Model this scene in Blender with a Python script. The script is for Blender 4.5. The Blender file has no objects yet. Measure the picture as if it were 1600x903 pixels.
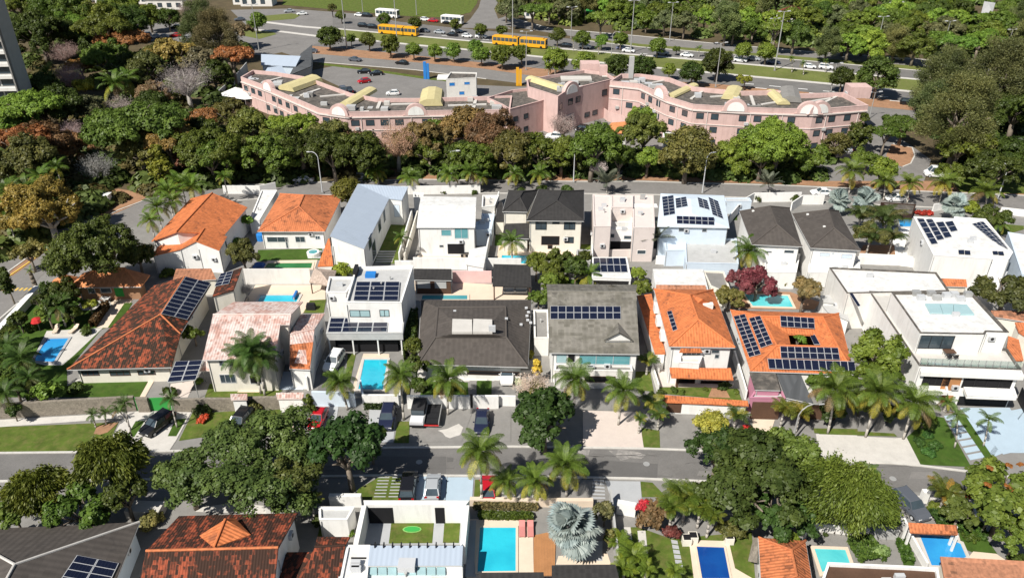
import bpy, math, random
import numpy as np
from mathutils import Vector as V, Matrix
random.seed(7); RNG = np.random.default_rng(7)
R = math.radians
# ---------------------------------------------------------------- camera, sky, sun, exposure
CH, TH, FX = 62.0, R(30.0), 1200.0            # camera height (m), pitch below horizon, focal length in photo pixels
sc = bpy.context.scene; COL = sc.collection
cam = bpy.data.cameras.new('camera'); cam.sensor_width = 36; cam.lens = 36 * FX / 1600
cam.clip_start = .5; cam.clip_end = 6000
co = bpy.data.objects.new('camera', cam); COL.objects.link(co)
co.location = (0, 0, CH); co.rotation_euler = (R(90) - TH, 0, 0); sc.camera = co
SUN_EL, SUN_AZ = R(48), R(41)                 # shadows fall away from the camera and to the right
wd = bpy.data.worlds.new('World'); sc.world = wd; wd.use_nodes = True
nt = wd.node_tree; bg = nt.nodes['Background']
sky = nt.nodes.new('ShaderNodeTexSky'); sky.sky_type = 'NISHITA'; sky.sun_disc = False
sky.sun_elevation = SUN_EL; sky.sun_rotation = R(180) + SUN_AZ; sky.air_density = 1.0; sky.dust_density = .6
nt.links.new(sky.outputs[0], bg.inputs[0]); bg.inputs[1].default_value = .05
sl = bpy.data.lights.new('sun', 'SUN'); sl.energy = 5.0; sl.angle = R(.53); sl.color = (1, .955, .88)
so = bpy.data.objects.new('sun', sl); COL.objects.link(so)
sdir = V((math.sin(SUN_AZ) * math.cos(SUN_EL), math.cos(SUN_AZ) * math.cos(SUN_EL), -math.sin(SUN_EL)))
so.rotation_euler = sdir.to_track_quat('-Z', 'Y').to_euler(); so.location = (-60, -60, 120)
sc.view_settings.view_transform = 'Standard'; sc.view_settings.look = 'None'
sc.view_settings.exposure = 0.36; sc.view_settings.gamma = 1
sc.render.engine = 'CYCLES'; sc.cycles.use_denoising = True
sc.cycles.max_bounces = 5; sc.cycles.diffuse_bounces = 3; sc.cycles.glossy_bounces = 3; sc.cycles.transparent_max_bounces = 4
sc.cycles.sample_clamp_indirect = 4
# ---------------------------------------------------------------- survey: read off the photograph -> places on the ground
c_, s_ = math.cos(TH), math.sin(TH)
def ray(px, py):
    u = (px - 800) / FX; v = (451.5 - py) / FX
    return V((u, c_ + v * s_, -s_ + v * c_))
CP = V((0, 0, CH))
def G(px, py, z=0.0):
    d = ray(px, py); return CP + d * ((z - CH) / d.z)
def OP(p, pl):
    d = ray(*p); o, n = pl; return CP + d * ((o - CP).dot(n) / d.dot(n))
def ZT(P, py):
    v = (451.5 - py) / FX; return CH + P.y * (v * c_ - s_) / (c_ + v * s_)
def SC(P):                                     # photo pixels per metre at a point
    d = P - CP; return FX / (d.y * c_ - d.z * s_)
def PX(P):
    d = P - CP; f = d.y * c_ - d.z * s_
    return (800 + FX * d.x / f, 451.5 - FX * (d.y * s_ + d.z * c_) / f)
ZM = dict(P=(0, 0, 1), M1=(0, 0, 3.995), M2=(350, 0, 3.995), M3=(700, 0, 3.995), M4=(1000, 0, 5.313), M5=(1200, 0, 3.995), M6=(0, 200, 3.995),
          Z1=(350, 220, 4.516), Z2=(620, 220, 4.516), Z3=(900, 220, 4.516), Z4=(1120, 250, 5.31), Z5=(1300, 230, 4.513), Z6=(0, 400, 4.106),
          Y1=(240, 400, 3.764), Y2=(470, 380, 3.474), Y3=(630, 380, 3.475), Y4=(810, 380, 3.475), Y5=(980, 400, 3.475), Y6=(1120, 400, 3.475), Y7=(1290, 390, 3.345),
          X1=(0, 580, 4.103), X2=(220, 600, 4.3), X3=(540, 600, 4.3), X4=(800, 580, 4.103), X5=(1060, 600, 4.514), X6=(1280, 600, 4.103),
          W1=(0, 750, 5.714), W2=(200, 750, 5.714), W3=(430, 730, 4.848), W4=(700, 730, 5.22), W5=(940, 740, 5.539), W6=(1160, 740, 5.54), W7=(1340, 740, 5.538))
def q(tag, s):                                 # 'x,y x,y' on an enlargement -> photo pixels ('x,y,z' keeps the height)
    ox, oy, f = ZM[tag]; out = []
    for t in s.split():
        a = [float(k) for k in t.split(',')]
        out.append((ox + a[0] / f, oy + a[1] / f) + tuple(a[2:]))
    return out
# ---------------------------------------------------------------- objects
WL = {}                                        # object name -> world location
def link(o, parent=None, loc=None):
    COL.objects.link(o)
    loc = V(loc) if loc is not None else V((0, 0, 0))
    WL[o.name] = loc
    if parent is not None:
        o.parent = parent; o.location = loc - WL[parent.name]
    else: o.location = loc
    return o
PENDING = []
ORD = ['', 'second', 'third', 'fourth', 'fifth', 'sixth', 'seventh', 'eighth', 'ninth', 'tenth', 'eleventh', 'twelfth', 'thirteenth', 'fourteenth', 'fifteenth', 'sixteenth', 'seventeenth', 'eighteenth', 'nineteenth', 'twentieth']
def lab(o, look, zone, cat, group=None, x=None):
    o['category'] = cat
    if group: o['group'] = group
    PENDING.append((o, look, zone, WL[o.name] if x is None else x))
def finish_labels():
    d = {}
    for o, look, zone, p in PENDING: d.setdefault((look, zone), []).append((PX(p)[0], o))
    for (look, zone), l in d.items():
        l.sort(key=lambda t: t[0]); n = len(l)
        for i, (_, o) in enumerate(l):
            if n == 1: o['label'] = (look + ' ' + zone).strip()
            elif i == 0: o['label'] = f'leftmost {look} {zone}'
            elif i == n - 1: o['label'] = f'rightmost {look} {zone}'
            else: o['label'] = f'{ORD[i]} {look} from left {zone}'
            if n > 1 and 'group' not in o: o['group'] = look + 's ' + zone
def thing(name, look, zone, cat, loc, group=None):
    o = bpy.data.objects.new(name, None); o.empty_display_size = .3; link(o, None, loc)
    lab(o, look, zone, cat, group); return o
def mk(name, vs, fs, mats, parent=None, fm=None, uv=None, smooth=False):
    vs = [V(v) for v in vs]; c = V((0, 0, 0))
    for v in vs: c += v
    c /= len(vs); c.z = min(v.z for v in vs)
    me = bpy.data.meshes.new(name); me.from_pydata([v - c for v in vs], [], fs)
    for m in (mats if isinstance(mats, (list, tuple)) else [mats]): me.materials.append(m)
    if fm: me.polygons.foreach_set('material_index', fm)
    if uv:
        l = me.uv_layers.new(name='UVMap'); k = 0
        for f in uv:
            for t in f: l.data[k].uv = t; k += 1
    if smooth: me.polygons.foreach_set('use_smooth', [True] * len(me.polygons))
    me.update()
    return link(bpy.data.objects.new(name, me), parent, c)
class MB:                                      # collects boxes, tubes and prisms into one mesh
    def __init__(s): s.v = []; s.f = []; s.m = []
    def add(s, vs, fs, m=0):
        b = len(s.v); s.v += [V(v) for v in vs]; s.f += [[b + i for i in f] for f in fs]; s.m += [m] * len(fs); return s
    def box(s, x0, x1, y0, y1, z0, z1, m=0):
        return s.add([(x0,y0,z0),(x1,y0,z0),(x1,y1,z0),(x0,y1,z0),(x0,y0,z1),(x1,y0,z1),(x1,y1,z1),(x0,y1,z1)],
                     [(0,3,2,1),(4,5,6,7),(0,1,5,4),(1,2,6,5),(2,3,7,6),(3,0,4,7)], m)
    def prism(s, xy, z0, z1, m=0, mt=None):
        n = len(xy); zz0 = z0 if isinstance(z0, (list, tuple)) else [z0] * n; zz1 = z1 if isinstance(z1, (list, tuple)) else [z1] * n
        s.add([(p[0], p[1], a) for p, a in zip(xy, zz0)] + [(p[0], p[1], a) for p, a in zip(xy, zz1)],
              [tuple(range(n))[::-1]] + [(i, (i+1) % n, n + (i+1) % n, n + i) for i in range(n)], m)
        b = len(s.v) - 2 * n; s.f.append([b + n + i for i in range(n)]); s.m.append(m if mt is None else mt); return s
    def tube(s, a, b, r0, r1, n=6, m=0):
        a, b = V(a), V(b); d = (b - a).normalized(); x = d.orthogonal().normalized(); y = d.cross(x)
        vs = [p + (x * math.cos(6.2832 * i / n) + y * math.sin(6.2832 * i / n)) * r for p, r in ((a, r0), (b, r1)) for i in range(n)]
        return s.add(vs, [(i, (i+1) % n, n + (i+1) % n, n + i) for i in range(n)] + [tuple(range(n))[::-1], tuple(range(n, 2*n))], m)
    def build(s, name, mats, parent=None, smooth=False): return mk(name, s.v, s.f, mats, parent, s.m, None, smooth)
    def mesh(s, name, mats, smooth=False):
        me = bpy.data.meshes.new(name); me.from_pydata(s.v, [], s.f)
        for m in mats: me.materials.append(m)
        me.polygons.foreach_set('material_index', s.m)
        if smooth: me.polygons.foreach_set('use_smooth', [True] * len(me.polygons))
        return me
def inset(xy, d):
    n = len(xy); out = []
    for i in range(n):
        p0, p1, p2 = (V((p[0], p[1])) for p in (xy[i-1], xy[i], xy[(i+1) % n]))
        e0 = (p1 - p0).normalized(); e1 = (p2 - p1).normalized()
        n0 = V((-e0.y, e0.x)); n1 = V((-e1.y, e1.x)); b = n0 + n1; l = b.length_squared
        out.append(p1 + (b * (2 * d / l) if l > .3 else n0 * d))
    return out
def ccw(xy):
    a = sum(xy[i-1][0] * xy[i][1] - xy[i][0] * xy[i-1][1] for i in range(len(xy)))
    return xy if a > 0 else xy[::-1]
# ---------------------------------------------------------------- procedural materials
def newmat(name):
    m = bpy.data.materials.new(name); m.use_nodes = True; t = m.node_tree
    return m, t, t.nodes['Principled BSDF']
def nd(t, typ, ins=None, **kw):
    n = t.nodes.new('ShaderNode' + typ)
    for k, v in kw.items(): setattr(n, k, v)
    for k, v in (ins or {}).items():
        if isinstance(v, bpy.types.NodeSocket): t.links.new(v, n.inputs[k])
        else: n.inputs[k].default_value = v
    return n
def mixc(t, f, a, b, mode='MIX'):
    n = nd(t, 'Mix', data_type='RGBA', blend_type=mode)
    for k, v in ((0, f), (6, a), (7, b)):
        if isinstance(v, bpy.types.NodeSocket): t.links.new(v, n.inputs[k])
        else: n.inputs[k].default_value = (*v, 1) if k and len(v) == 3 else v
    return n.outputs[2]
def ma(t, op, a, b=None, c=None):
    n = nd(t, 'Math', operation=op)
    for k, v in enumerate((a, b, c)):
        if v is None: continue
        if isinstance(v, bpy.types.NodeSocket): t.links.new(v, n.inputs[k])
        else: n.inputs[k].default_value = v
    return n.outputs[0]
def ramp(t, f, lo, hi): return nd(t, 'MapRange', {0: f, 1: lo, 2: hi}).outputs[0]
def noise(t, vec, scale, detail=3, rough=.55):
    return nd(t, 'TexNoise', {'Vector': vec, 'Scale': scale, 'Detail': detail, 'Roughness': rough}).outputs['Fac']
def setup(b, rough, spec=.3, metal=0):
    b.inputs['Roughness'].default_value = rough; b.inputs['Specular IOR Level'].default_value = spec; b.inputs['Metallic'].default_value = metal
def bump(t, b, h, strength, dist=.05):
    t.links.new(nd(t, 'Bump', {'Height': h, 'Strength': strength, 'Distance': dist}).outputs[0], b.inputs['Normal'])
def plain(name, c, rough=.85, var=.14, scale=.8, dirt=0, dcol=(.12, .1, .08), spec=.25, metal=0, bmp=.15, bs=14, fine=None, streak=False, obj=False):
    m, t, b = newmat(name); pos = nd(t, 'NewGeometry').outputs['Position']
    n1 = noise(t, pos, scale, 4); n2 = noise(t, pos, fine or scale * 9, 3)
    base = c
    if obj: base = nd(t, 'ObjectInfo').outputs['Color']
    k = ma(t, 'ADD', ma(t, 'MULTIPLY', n1, .6), ma(t, 'MULTIPLY', n2, .4))
    f = ma(t, 'MULTIPLY_ADD', ramp(t, k, .3, .7), 2 * var, 1 - var)
    cc = nd(t, 'CombineXYZ', {0: f, 1: f, 2: f}).outputs[0]
    col = mixc(t, 1.0, base, cc, 'MULTIPLY')
    if dirt:
        v2 = nd(t, 'Mapping', {'Vector': pos, 'Scale': (1, 1, .18 if streak else 1)}).outputs[0]
        d = ramp(t, noise(t, v2, 1.1, 5, .65), .62 - .25 * dirt, .85)
        col = mixc(t, ma(t, 'MULTIPLY', d, min(1, dirt * 1.4)), col, dcol)
    t.links.new(col, b.inputs['Base Color']); setup(b, rough, spec, metal)
    if bmp: bump(t, b, noise(t, pos, bs, 3), bmp)
    return m
def tile(name, c, dark, amt, pitch=.36, course=.45, lit=.25, edge=.5, bs=.5, patch=.35, pale=None, pamt=0, streaky=False):
    m, t, b = newmat(name); uv = nd(t, 'UVMap').outputs[0]; s = nd(t, 'SeparateXYZ', {0: uv})
    pos = nd(t, 'NewGeometry').outputs['Position']
    u = ma(t, 'DIVIDE', s.outputs[0], pitch); v = ma(t, 'DIVIDE', s.outputs[1], course)
    cell = nd(t, 'CombineXYZ', {0: ma(t, 'FLOOR', u), 1: ma(t, 'FLOOR', v)}).outputs[0]
    wn = nd(t, 'TexWhiteNoise', {'Vector': cell}, noise_dimensions='2D').outputs['Value']
    n1 = noise(t, nd(t, 'CombineXYZ', {0: s.outputs[0], 1: ma(t, 'MULTIPLY', s.outputs[1], .3 if streaky else .8), 2: nd(t, 'ObjectInfo').outputs['Random']}).outputs[0], patch, 4, .65); n2 = noise(t, pos, 3.0, 3)
    f = ma(t, 'MULTIPLY_ADD', wn, lit, 1 - lit / 2)  # tone differs at random from tile to tile
    col = mixc(t, 1.0, c, nd(t, 'CombineXYZ', {0: f, 1: f, 2: f}).outputs[0], 'MULTIPLY')
    if pale: col = mixc(t, ma(t, 'MULTIPLY', ramp(t, ma(t, 'ADD', noise(t, pos, .5, 4), ma(t, 'MULTIPLY', wn, .25)), .5, .72), pamt), col, pale)
    k = ma(t, 'ADD', ma(t, 'ADD', ma(t, 'MULTIPLY', n1, .8), ma(t, 'MULTIPLY', wn, .22)), ma(t, 'MULTIPLY', n2, .26))
    msk = ramp(t, k, .86 - .42 * amt, .98 - .36 * amt)
    col = mixc(t, ma(t, 'MULTIPLY', msk, min(1, .55 + amt * .5)), col, dark)
    t.links.new(col, b.inputs['Base Color']); setup(b, .85, .2)
    su = ma(t, 'SINE', ma(t, 'MULTIPLY', u, 6.2832)); fv = ma(t, 'FRACT', v)
    bump(t, b, ma(t, 'ADD', ma(t, 'MULTIPLY', su, .5), ma(t, 'MULTIPLY', fv, edge)), bs, .09)
    return m
def leafmat(name, tr=.2, hue=.12):
    m, t, b = newmat(name); t.nodes.remove(b); out = t.nodes['Material Output']
    at = nd(t, 'Attribute', attribute_name='lc').outputs['Fac']; oc = nd(t, 'ObjectInfo').outputs['Color']
    f = ma(t, 'MULTIPLY_ADD', at, 1.1, .5)
    col = mixc(t, 1.0, oc, nd(t, 'CombineXYZ', {0: ma(t, 'MULTIPLY', f, ma(t, 'MULTIPLY_ADD', at, hue * 2, 1 - hue)), 1: f, 2: f}).outputs[0], 'MULTIPLY')
    d = nd(t, 'BsdfDiffuse', {'Color': col}).outputs[0]; l = nd(t, 'BsdfTranslucent', {'Color': col}).outputs[0]
    g = nd(t, 'BsdfGlossy', {'Color': (1, 1, .9, 1), 'Roughness': .5}).outputs[0]
    mx = nd(t, 'MixShader', {0: tr, 1: d, 2: l}).outputs[0]
    mx = nd(t, 'MixShader', {0: .02, 1: mx, 2: g}).outputs[0]
    t.links.new(mx, out.inputs[0]); return m
WHITE = plain('white_stucco', (.80, .79, .76), var=.06, dirt=.45, dcol=(.5, .48, .44), streak=True)
WHITE2 = plain('weathered_white', (.72, .70, .66), var=.08, dirt=.4, dcol=(.4, .38, .34), streak=True)
CREAM = plain('cream_stucco', (.74, .70, .61), var=.06, dirt=.35, dcol=(.45, .4, .32), streak=True)
BEIGE = plain('pale_pink_stucco', (.66, .58, .54), var=.06, dirt=.3, dcol=(.45, .38, .34))
PINK = plain('pink_stucco', (.60, .425, .39), var=.08, dirt=.55, dcol=(.40, .27, .24), streak=True)
MAUVE = plain('mauve_stucco', (.50, .22, .30), var=.07)
GREYW = plain('grey_stucco', (.42, .42, .41), var=.08, dirt=.3, dcol=(.25, .25, .24), streak=True)
ROOFW = plain('white_roof_paint', (.68, .675, .655), var=.12, scale=.4, dirt=.6, dcol=(.42, .41, .38))
ROOFG = plain('grey_roof_membrane', (.46, .46, .45), var=.1, dirt=.4, dcol=(.28, .28, .27))
ROOFD = plain('dark_roof_felt', (.085, .078, .07), var=.35, scale=.35, dirt=.75, dcol=(.26, .225, .19))
PALEB = plain('pale_blue_paint_and_shade', (.58, .66, .74), var=.06, dirt=.25, dcol=(.4, .44, .48))  # blue paint; on the solar house walls it holds the eave shade
ORANGE = tile('orange_clay_tile', (.56, .175, .064), (.19, .07, .038), .42, lit=.38, patch=.6)
ORANGE2 = tile('worn_orange_tile', (.54, .18, .075), (.14, .055, .03), .5, lit=.35, patch=.6)
PEACH = tile('peach_clay_tile', (.60, .24, .10), (.3, .13, .07), .15)
MOSSY = tile('mossy_red_tile', (.36, .088, .042), (.040, .026, .018), .90, pitch=.28, course=.4, patch=1.0)
REDT = tile('dark_red_tile', (.35, .085, .042), (.045, .024, .017), .92, pitch=.27, course=.42, patch=1.1, streaky=True)
FADED = tile('faded_pink_tile', (.50, .30, .25), (.27, .13, .10), .35, pale=(.66, .58, .54), pamt=.85)
RUSTB = tile('brown_shingle', (.42, .19, .11), (.13, .07, .045), .55, pitch=.6, course=.3)
SLATE = tile('dark_slate', (.040, .038, .037), (.02, .02, .02), .3, pitch=.6, course=.45, bs=.25)
BROWNT = tile('brown_grey_tile', (.085, .074, .066), (.05, .045, .042), .3, pitch=.7, course=.5, bs=.3)
GREYT = tile('grey_olive_tile', (.155, .145, .12), (.08, .075, .065), .4, pitch=.8, course=.5, bs=.35, pale=(.3, .28, .25), pamt=.4)
SHEET = tile('blue_grey_sheet_metal', (.38, .44, .52), (.3, .35, .4), .2, pitch=.5, course=8, lit=.04, bs=.2)
CORR = tile('dark_corrugated', (.09, .095, .10), (.06, .06, .06), .3, pitch=1.1, course=6, bs=.9)
CONC = plain('concrete', (.235, .226, .212), var=.16, dirt=.4, dcol=(.2, .19, .18))
PALEC = plain('pale_concrete', (.55, .525, .485), var=.12, dirt=.35, dcol=(.42, .39, .36))
PAVE = plain('warm_paving', (.68, .56, .44), var=.07, dirt=.2, dcol=(.5, .4, .32))
PINKP = plain('pink_paving', (.60, .52, .465), var=.08, dirt=.3, dcol=(.48, .38, .35))
SLAB = plain('grey_slab', (.40, .41, .42), var=.08, dirt=.2, dcol=(.3, .3, .3))
BLUEP = plain('blue_grey_paint', (.40, .50, .58), var=.05, dirt=.15, dcol=(.3, .36, .42))
ASPH = plain('asphalt', (.165, .158, .15), var=.22, scale=.25, dirt=.45, dcol=(.20, .19, .18), fine=5)
ASPHD = plain('new_asphalt', (.13, .125, .12), var=.15, scale=.3, dirt=.2, dcol=(.12, .12, .12), fine=6)
ASPHP = plain('pale_asphalt', (.20, .19, .18), var=.15, scale=.2, dirt=.4, dcol=(.33, .31, .29), fine=4)
SANDY = plain('sandy_asphalt', (.21, .20, .19), var=.25, scale=.6, dirt=.8, dcol=(.52, .48, .44), fine=5)
KERB = plain('kerb_stone', (.55, .53, .49), var=.15, dirt=.4, dcol=(.3, .28, .25))
PAINT = plain('road_paint', (.72, .72, .70), var=.1, dirt=.4, dcol=(.4, .4, .4))
YELP = plain('yellow_road_paint', (.66, .45, .10), var=.1, dirt=.4, dcol=(.35, .28, .15))
GRASS = plain('lawn_grass', (.085, .125, .018), rough=.95, var=.42, scale=.7, dirt=.65, dcol=(.19, .16, .06), bmp=.6, bs=30, fine=22)
GRASSD = plain('green_lawn', (.050, .098, .012), rough=.95, var=.38, scale=.7, dirt=.4, dcol=(.11, .12, .035), bmp=.6, bs=30, fine=22)
GRASSF = plain('dry_verge_grass', (.13, .155, .038), rough=.95, var=.3, scale=.12, dirt=.55, dcol=(.24, .19, .10), bmp=.4, bs=8, fine=3)
EARTH = plain('brown_earth', (.10, .075, .042), rough=.95, var=.4, scale=.25, dirt=.6, dcol=(.06, .07, .025), bmp=.5, bs=6, fine=3)
SOIL = plain('orange_earth', (.34, .19, .11), rough=.95, var=.2, scale=.4, dirt=.5, dcol=(.13, .1, .06))
WOOD = plain('brown_deck_wood', (.42, .20, .085), var=.15, scale=1.2)
DKWOOD = plain('dark_wood', (.10, .055, .035), var=.2)
STONE = plain('rough_stone', (.24, .21, .17), rough=.95, var=.45, scale=2.2, dirt=.5, dcol=(.12, .1, .08), bmp=.9, bs=5, fine=6)
DARK = plain('dark_opening', (.012, .012, .014), var=.1, bmp=0)  # near-black colour stands for shade inside openings; also planter soil
BLACK = plain('black_metal', (.02, .02, .022), rough=.5, var=.1, bmp=0)
METAL = plain('galvanised_steel', (.42, .42, .41), rough=.5, var=.08, metal=.3, bmp=0)
ALU = plain('aluminium', (.52, .53, .54), rough=.4, var=.05, bmp=0, spec=.4)
GLASS = plain('window_glass', (.05, .07, .085), rough=.06, var=.2, spec=.6, bmp=0)
TEAL = plain('teal_glass', (.12, .33, .36), rough=.08, var=.15, spec=.6, bmp=0)
SKYG = plain('pale_sky_glass', (.36, .52, .54), rough=.06, var=.08, spec=.6, bmp=0)
def clearglass():
    m, t, b = newmat('clear_glass'); t.nodes.remove(b); g = nd(t, 'BsdfGlossy', {'Roughness': .03}).outputs[0]; tr = nd(t, 'BsdfTransparent', {'Color': (.86, .93, .92, 1)}).outputs[0]
    t.links.new(nd(t, 'MixShader', {0: .14, 1: tr, 2: g}).outputs[0], t.nodes['Material Output'].inputs[0]); return m
CLEAR = clearglass()
GREENP = plain('green_paint', (.04, .30, .06), var=.08)
REDP = plain('red_paint', (.5, .03, .03), var=.1); BLUE = plain('blue_paint', (.03, .2, .55), rough=.5, var=.08)
YELLOW = plain('yellow_panel', (.56, .49, .26), var=.12, dirt=.4, dcol=(.42, .36, .16))
CORAL = plain('coral_cushion', (.55, .22, .2), var=.08)
THATCH = plain('thatch', (.44, .35, .29), rough=1, var=.45, scale=3, bmp=1, bs=18)
BARK = plain('bark', (.20, .165, .13), rough=.95, var=.35, scale=2); PALEBARK = plain('pale_bark', (.40, .37, .33), rough=.95, var=.25, scale=2)
TYRE = plain('tyre_rubber', (.018, .018, .018), bmp=0); BUSY = plain('bus_yellow', (.72, .36, .02), rough=.35, var=.04, bmp=0, spec=.5)
PAINTC = plain('car_paint', (.5, .5, .5), rough=.22, var=.02, spec=.6, bmp=0, obj=True)
CLOTH = plain('tinted_fabric', (.5, .5, .5), var=.08, obj=True)
LAMPR = plain('tail_lamp', (.45, .01, .01), rough=.2, bmp=0); LAMPW = plain('head_lamp', (.8, .8, .78), rough=.1, bmp=0)
def water(name, c, deep):
    m, t, b = newmat(name); pos = nd(t, 'NewGeometry').outputs['Position']
    n = noise(t, pos, .35, 2); t.links.new(mixc(t, ramp(t, n, .35, .65), c, deep), b.inputs['Base Color'])
    setup(b, .05, .5); bump(t, b, noise(t, pos, 2.2, 3), .35, .08); return m
W_AQUA = water('aqua_pool_water', (.03, .50, .64), (.02, .40, .55)); W_TURQ = water('turquoise_pool_water', (.12, .58, .60), (.08, .5, .54))
W_BLUE = water('deep_blue_pool_water', (.01, .075, .30), (.008, .05, .24)); W_SKY = water('blue_pool_water', (.04, .34, .68), (.03, .26, .60))
W_GREEN = water('green_pool_water', (.04, .20, .07), (.03, .15, .05)); W_TEAL = water('teal_pool_water', (.08, .33, .36), (.06, .26, .3))
def solarmat():
    m, t, b = newmat('solar_cells'); uv = nd(t, 'UVMap').outputs[0]; s = nd(t, 'SeparateXYZ', {0: uv})
    def line(x, n, w): return ma(t, 'LESS_THAN', ma(t, 'ABSOLUTE', ma(t, 'SUBTRACT', ma(t, 'FRACT', ma(t, 'MULTIPLY', x, n)), .5)), w)
    g = ma(t, 'MAXIMUM', line(s.outputs[0], 6, .05), line(s.outputs[1], 6, .05))
    t.links.new(mixc(t, ma(t, 'MULTIPLY', g, .5), (.008, .011, .028), (.035, .042, .07)), b.inputs['Base Color']); setup(b, .12, .5); return m
SOLAR = solarmat()
LEAF = leafmat('foliage'); PALML = leafmat('palm_leaf', .25, .1); TWIG = plain('twig', (.2, .17, .15), obj=True, bmp=0)
# ---------------------------------------------------------------- builders: ground, walls, houses
LAY = [0]
def patch(name, pts, mat, layer=None, kind='structure', side=0.0):
    """a sheet of ground cover; each lies a few millimetres above the one below"""
    if layer is None: layer = 3
    LAY[0] += 1
    z = .012 * layer + .0006 * (LAY[0] % 18) + side
    ps = ccw([G(p[0], p[1], z) for p in pts])
    b = MB()
    if side: b.prism([(p.x, p.y) for p in ps], 0, z)
    else: b.add(ps, [tuple(range(len(ps)))])
    o = b.build(name, mat); o['kind'] = kind; return o
def strip(name, pts, w, h, mat, parent=None, z0=0.0, kind='structure', px=True):
    """kerb, low edging or painted line along a line of points"""
    P = [G(p[0], p[1]) for p in pts] if px else [V(p) for p in pts]
    n = len(P); L = []; Rr = []
    for i in range(n):
        d = (P[min(i+1, n-1)] - P[max(i-1, 0)]); d.z = 0; d.normalize(); k = V((-d.y, d.x, 0)) * (w / 2)
        L.append(P[i] + k); Rr.append(P[i] - k)
    vs = []; fs = []
    for i in range(n):
        vs += [(L[i].x, L[i].y, z0), (Rr[i].x, Rr[i].y, z0), (Rr[i].x, Rr[i].y, z0 + h), (L[i].x, L[i].y, z0 + h)]
    for i in range(n - 1):
        a = 4 * i; b = a + 4; fs += [(a+3, a+2, b+2, b+3), (a+1, b+1, b+2, a+2), (a, a+3, b+3, b)]
    fs += [(0, 1, 2, 3), (4*n-4, 4*n-1, 4*n-2, 4*n-3)]
    o = mk(name, vs, fs, mat, parent)
    if parent is None and kind: o['kind'] = kind
    return o
def bwall(pts, h, mat, look, zone, t=.22, cap=None, name='boundary_wall'):
    P = [G(p[0], p[1]) for p in pts]
    T = thing(name, look, zone, 'wall', P[len(P)//2])
    strip('wall_panel', P, t, h, mat, T, px=False)
    if cap: strip('coping', P, t + .12, .08, cap, T, z0=h + .002, px=False)
    return T
def hedge(pts, w, h, col, look, zone):
    P = [G(p[0], p[1]) for p in pts]; T = thing('hedge', look, zone, 'hedge', P[len(P)//2])
    vs = []; fs = []; lc = []
    L = sum((P[i+1] - P[i]).length for i in range(len(P) - 1)); n = int(min(6000, 110 * L * (w + 2 * h)))
    seg = [(P[i], P[i+1], (P[i+1] - P[i]).length) for i in range(len(P) - 1)]
    for k in range(n):
        r = random.random() * L
        for a, b, l in seg:
            if r <= l: break
            r -= l
        d = (b - a).normalized(); s = V((-d.y, d.x, 0)); ph = random.uniform(-1, 1); f = random.random()
        if f < w / (w + 2 * h): off, z, nr = ph * w / 2, h * random.uniform(.88, 1.05), V((0, 0, 1))
        else: sg = 1 if ph > 0 else -1; off, z, nr = sg * w / 2 * random.uniform(.85, 1.1), h * random.random(), s * sg
        c = a + d * r + s * off + V((0, 0, z)); nr = (nr + V((random.gauss(0, .6), random.gauss(0, .6), random.gauss(0, .6)))).normalized()
        x = nr.orthogonal().normalized(); y = nr.cross(x); e = random.uniform(.07, .15); i = len(vs)
        vs += [c - x*e - y*e, c + x*e - y*e, c + x*e + y*e, c - x*e + y*e]; fs.append((i, i+1, i+2, i+3)); lc += [random.random()] * 4
    o = mk('foliage', vs, fs, LEAF, T); o.color = (*col, 1)
    a = o.data.attributes.new('lc', 'FLOAT', 'POINT'); a.data.foreach_set('value', lc)
    return T
def facenorm(p):
    n = V((0, 0, 0))
    for i in range(len(p)):
        a, b = p[i], p[(i+1) % len(p)]
        n += V(((a.y - b.y) * (a.z + b.z), (a.z - b.z) * (a.x + b.x), (a.x - b.x) * (a.y + b.y)))
    n.normalize(); return n if n.z > 0 else -n
HLIST = []
def W3(pts): return [G(p[0], p[1], p[2]) for p in pts]
def roofmesh(parent, vs, faces, loop, mat, th=.16, name='roof', ridges=(), capmat=None):
    nv = len(vs); fs = []; uv = []
    def split(f):                              # a warped quad becomes two triangles, above and below alike
        if len(f) != 4: return [tuple(f)]
        p = [vs[i] for i in f]; n = facenorm(p)
        if max(abs((v - p[0]).dot(n)) for v in p) < .01: return [tuple(f)]
        return [(f[0], f[1], f[3]), (f[1], f[2], f[3])] if (p[1] - p[3]).length < (p[0] - p[2]).length else [(f[0], f[1], f[2]), (f[0], f[2], f[3])]
    faces = [g for f in faces for g in split(f)]
    for f in faces:
        p = [vs[i] for i in f]; n = facenorm(p); d = V((0, 0, -1)); d = d - n * d.dot(n)
        d = d.normalized() if d.length > .02 else V((0, -1, 0)); a = n.cross(d)
        nn = V((0, 0, 0))
        for i in range(len(p)): nn += p[i].cross(p[(i+1) % len(p)])
        f2 = list(f) if nn.dot(n) > 0 else list(f)[::-1]
        fs.append(f2); uv.append([(vs[i].dot(a), vs[i].dot(d)) for i in f2])
    low = [v - V((0, 0, th)) for v in vs]
    for k in range(len(loop)):
        i, j = loop[k], loop[(k+1) % len(loop)]
        fs.append([i, nv + i, nv + j, j]); uv.append([(0, 0), (0, .1), (.5, .1), (.5, 0)])
    for f in faces: fs.append([nv + i for i in f][::-1]); uv.append([(0, 0)] * len(f))
    o = mk(name, list(vs) + low, fs, mat, parent, None, uv)
    for i, j in ridges:
        b = MB(); b.tube(vs[i] + V((0, 0, .03)), vs[j] + V((0, 0, .03)), .13, .13, 6); b.build('ridge_tile', capmat or mat, o)
    return o
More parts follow.
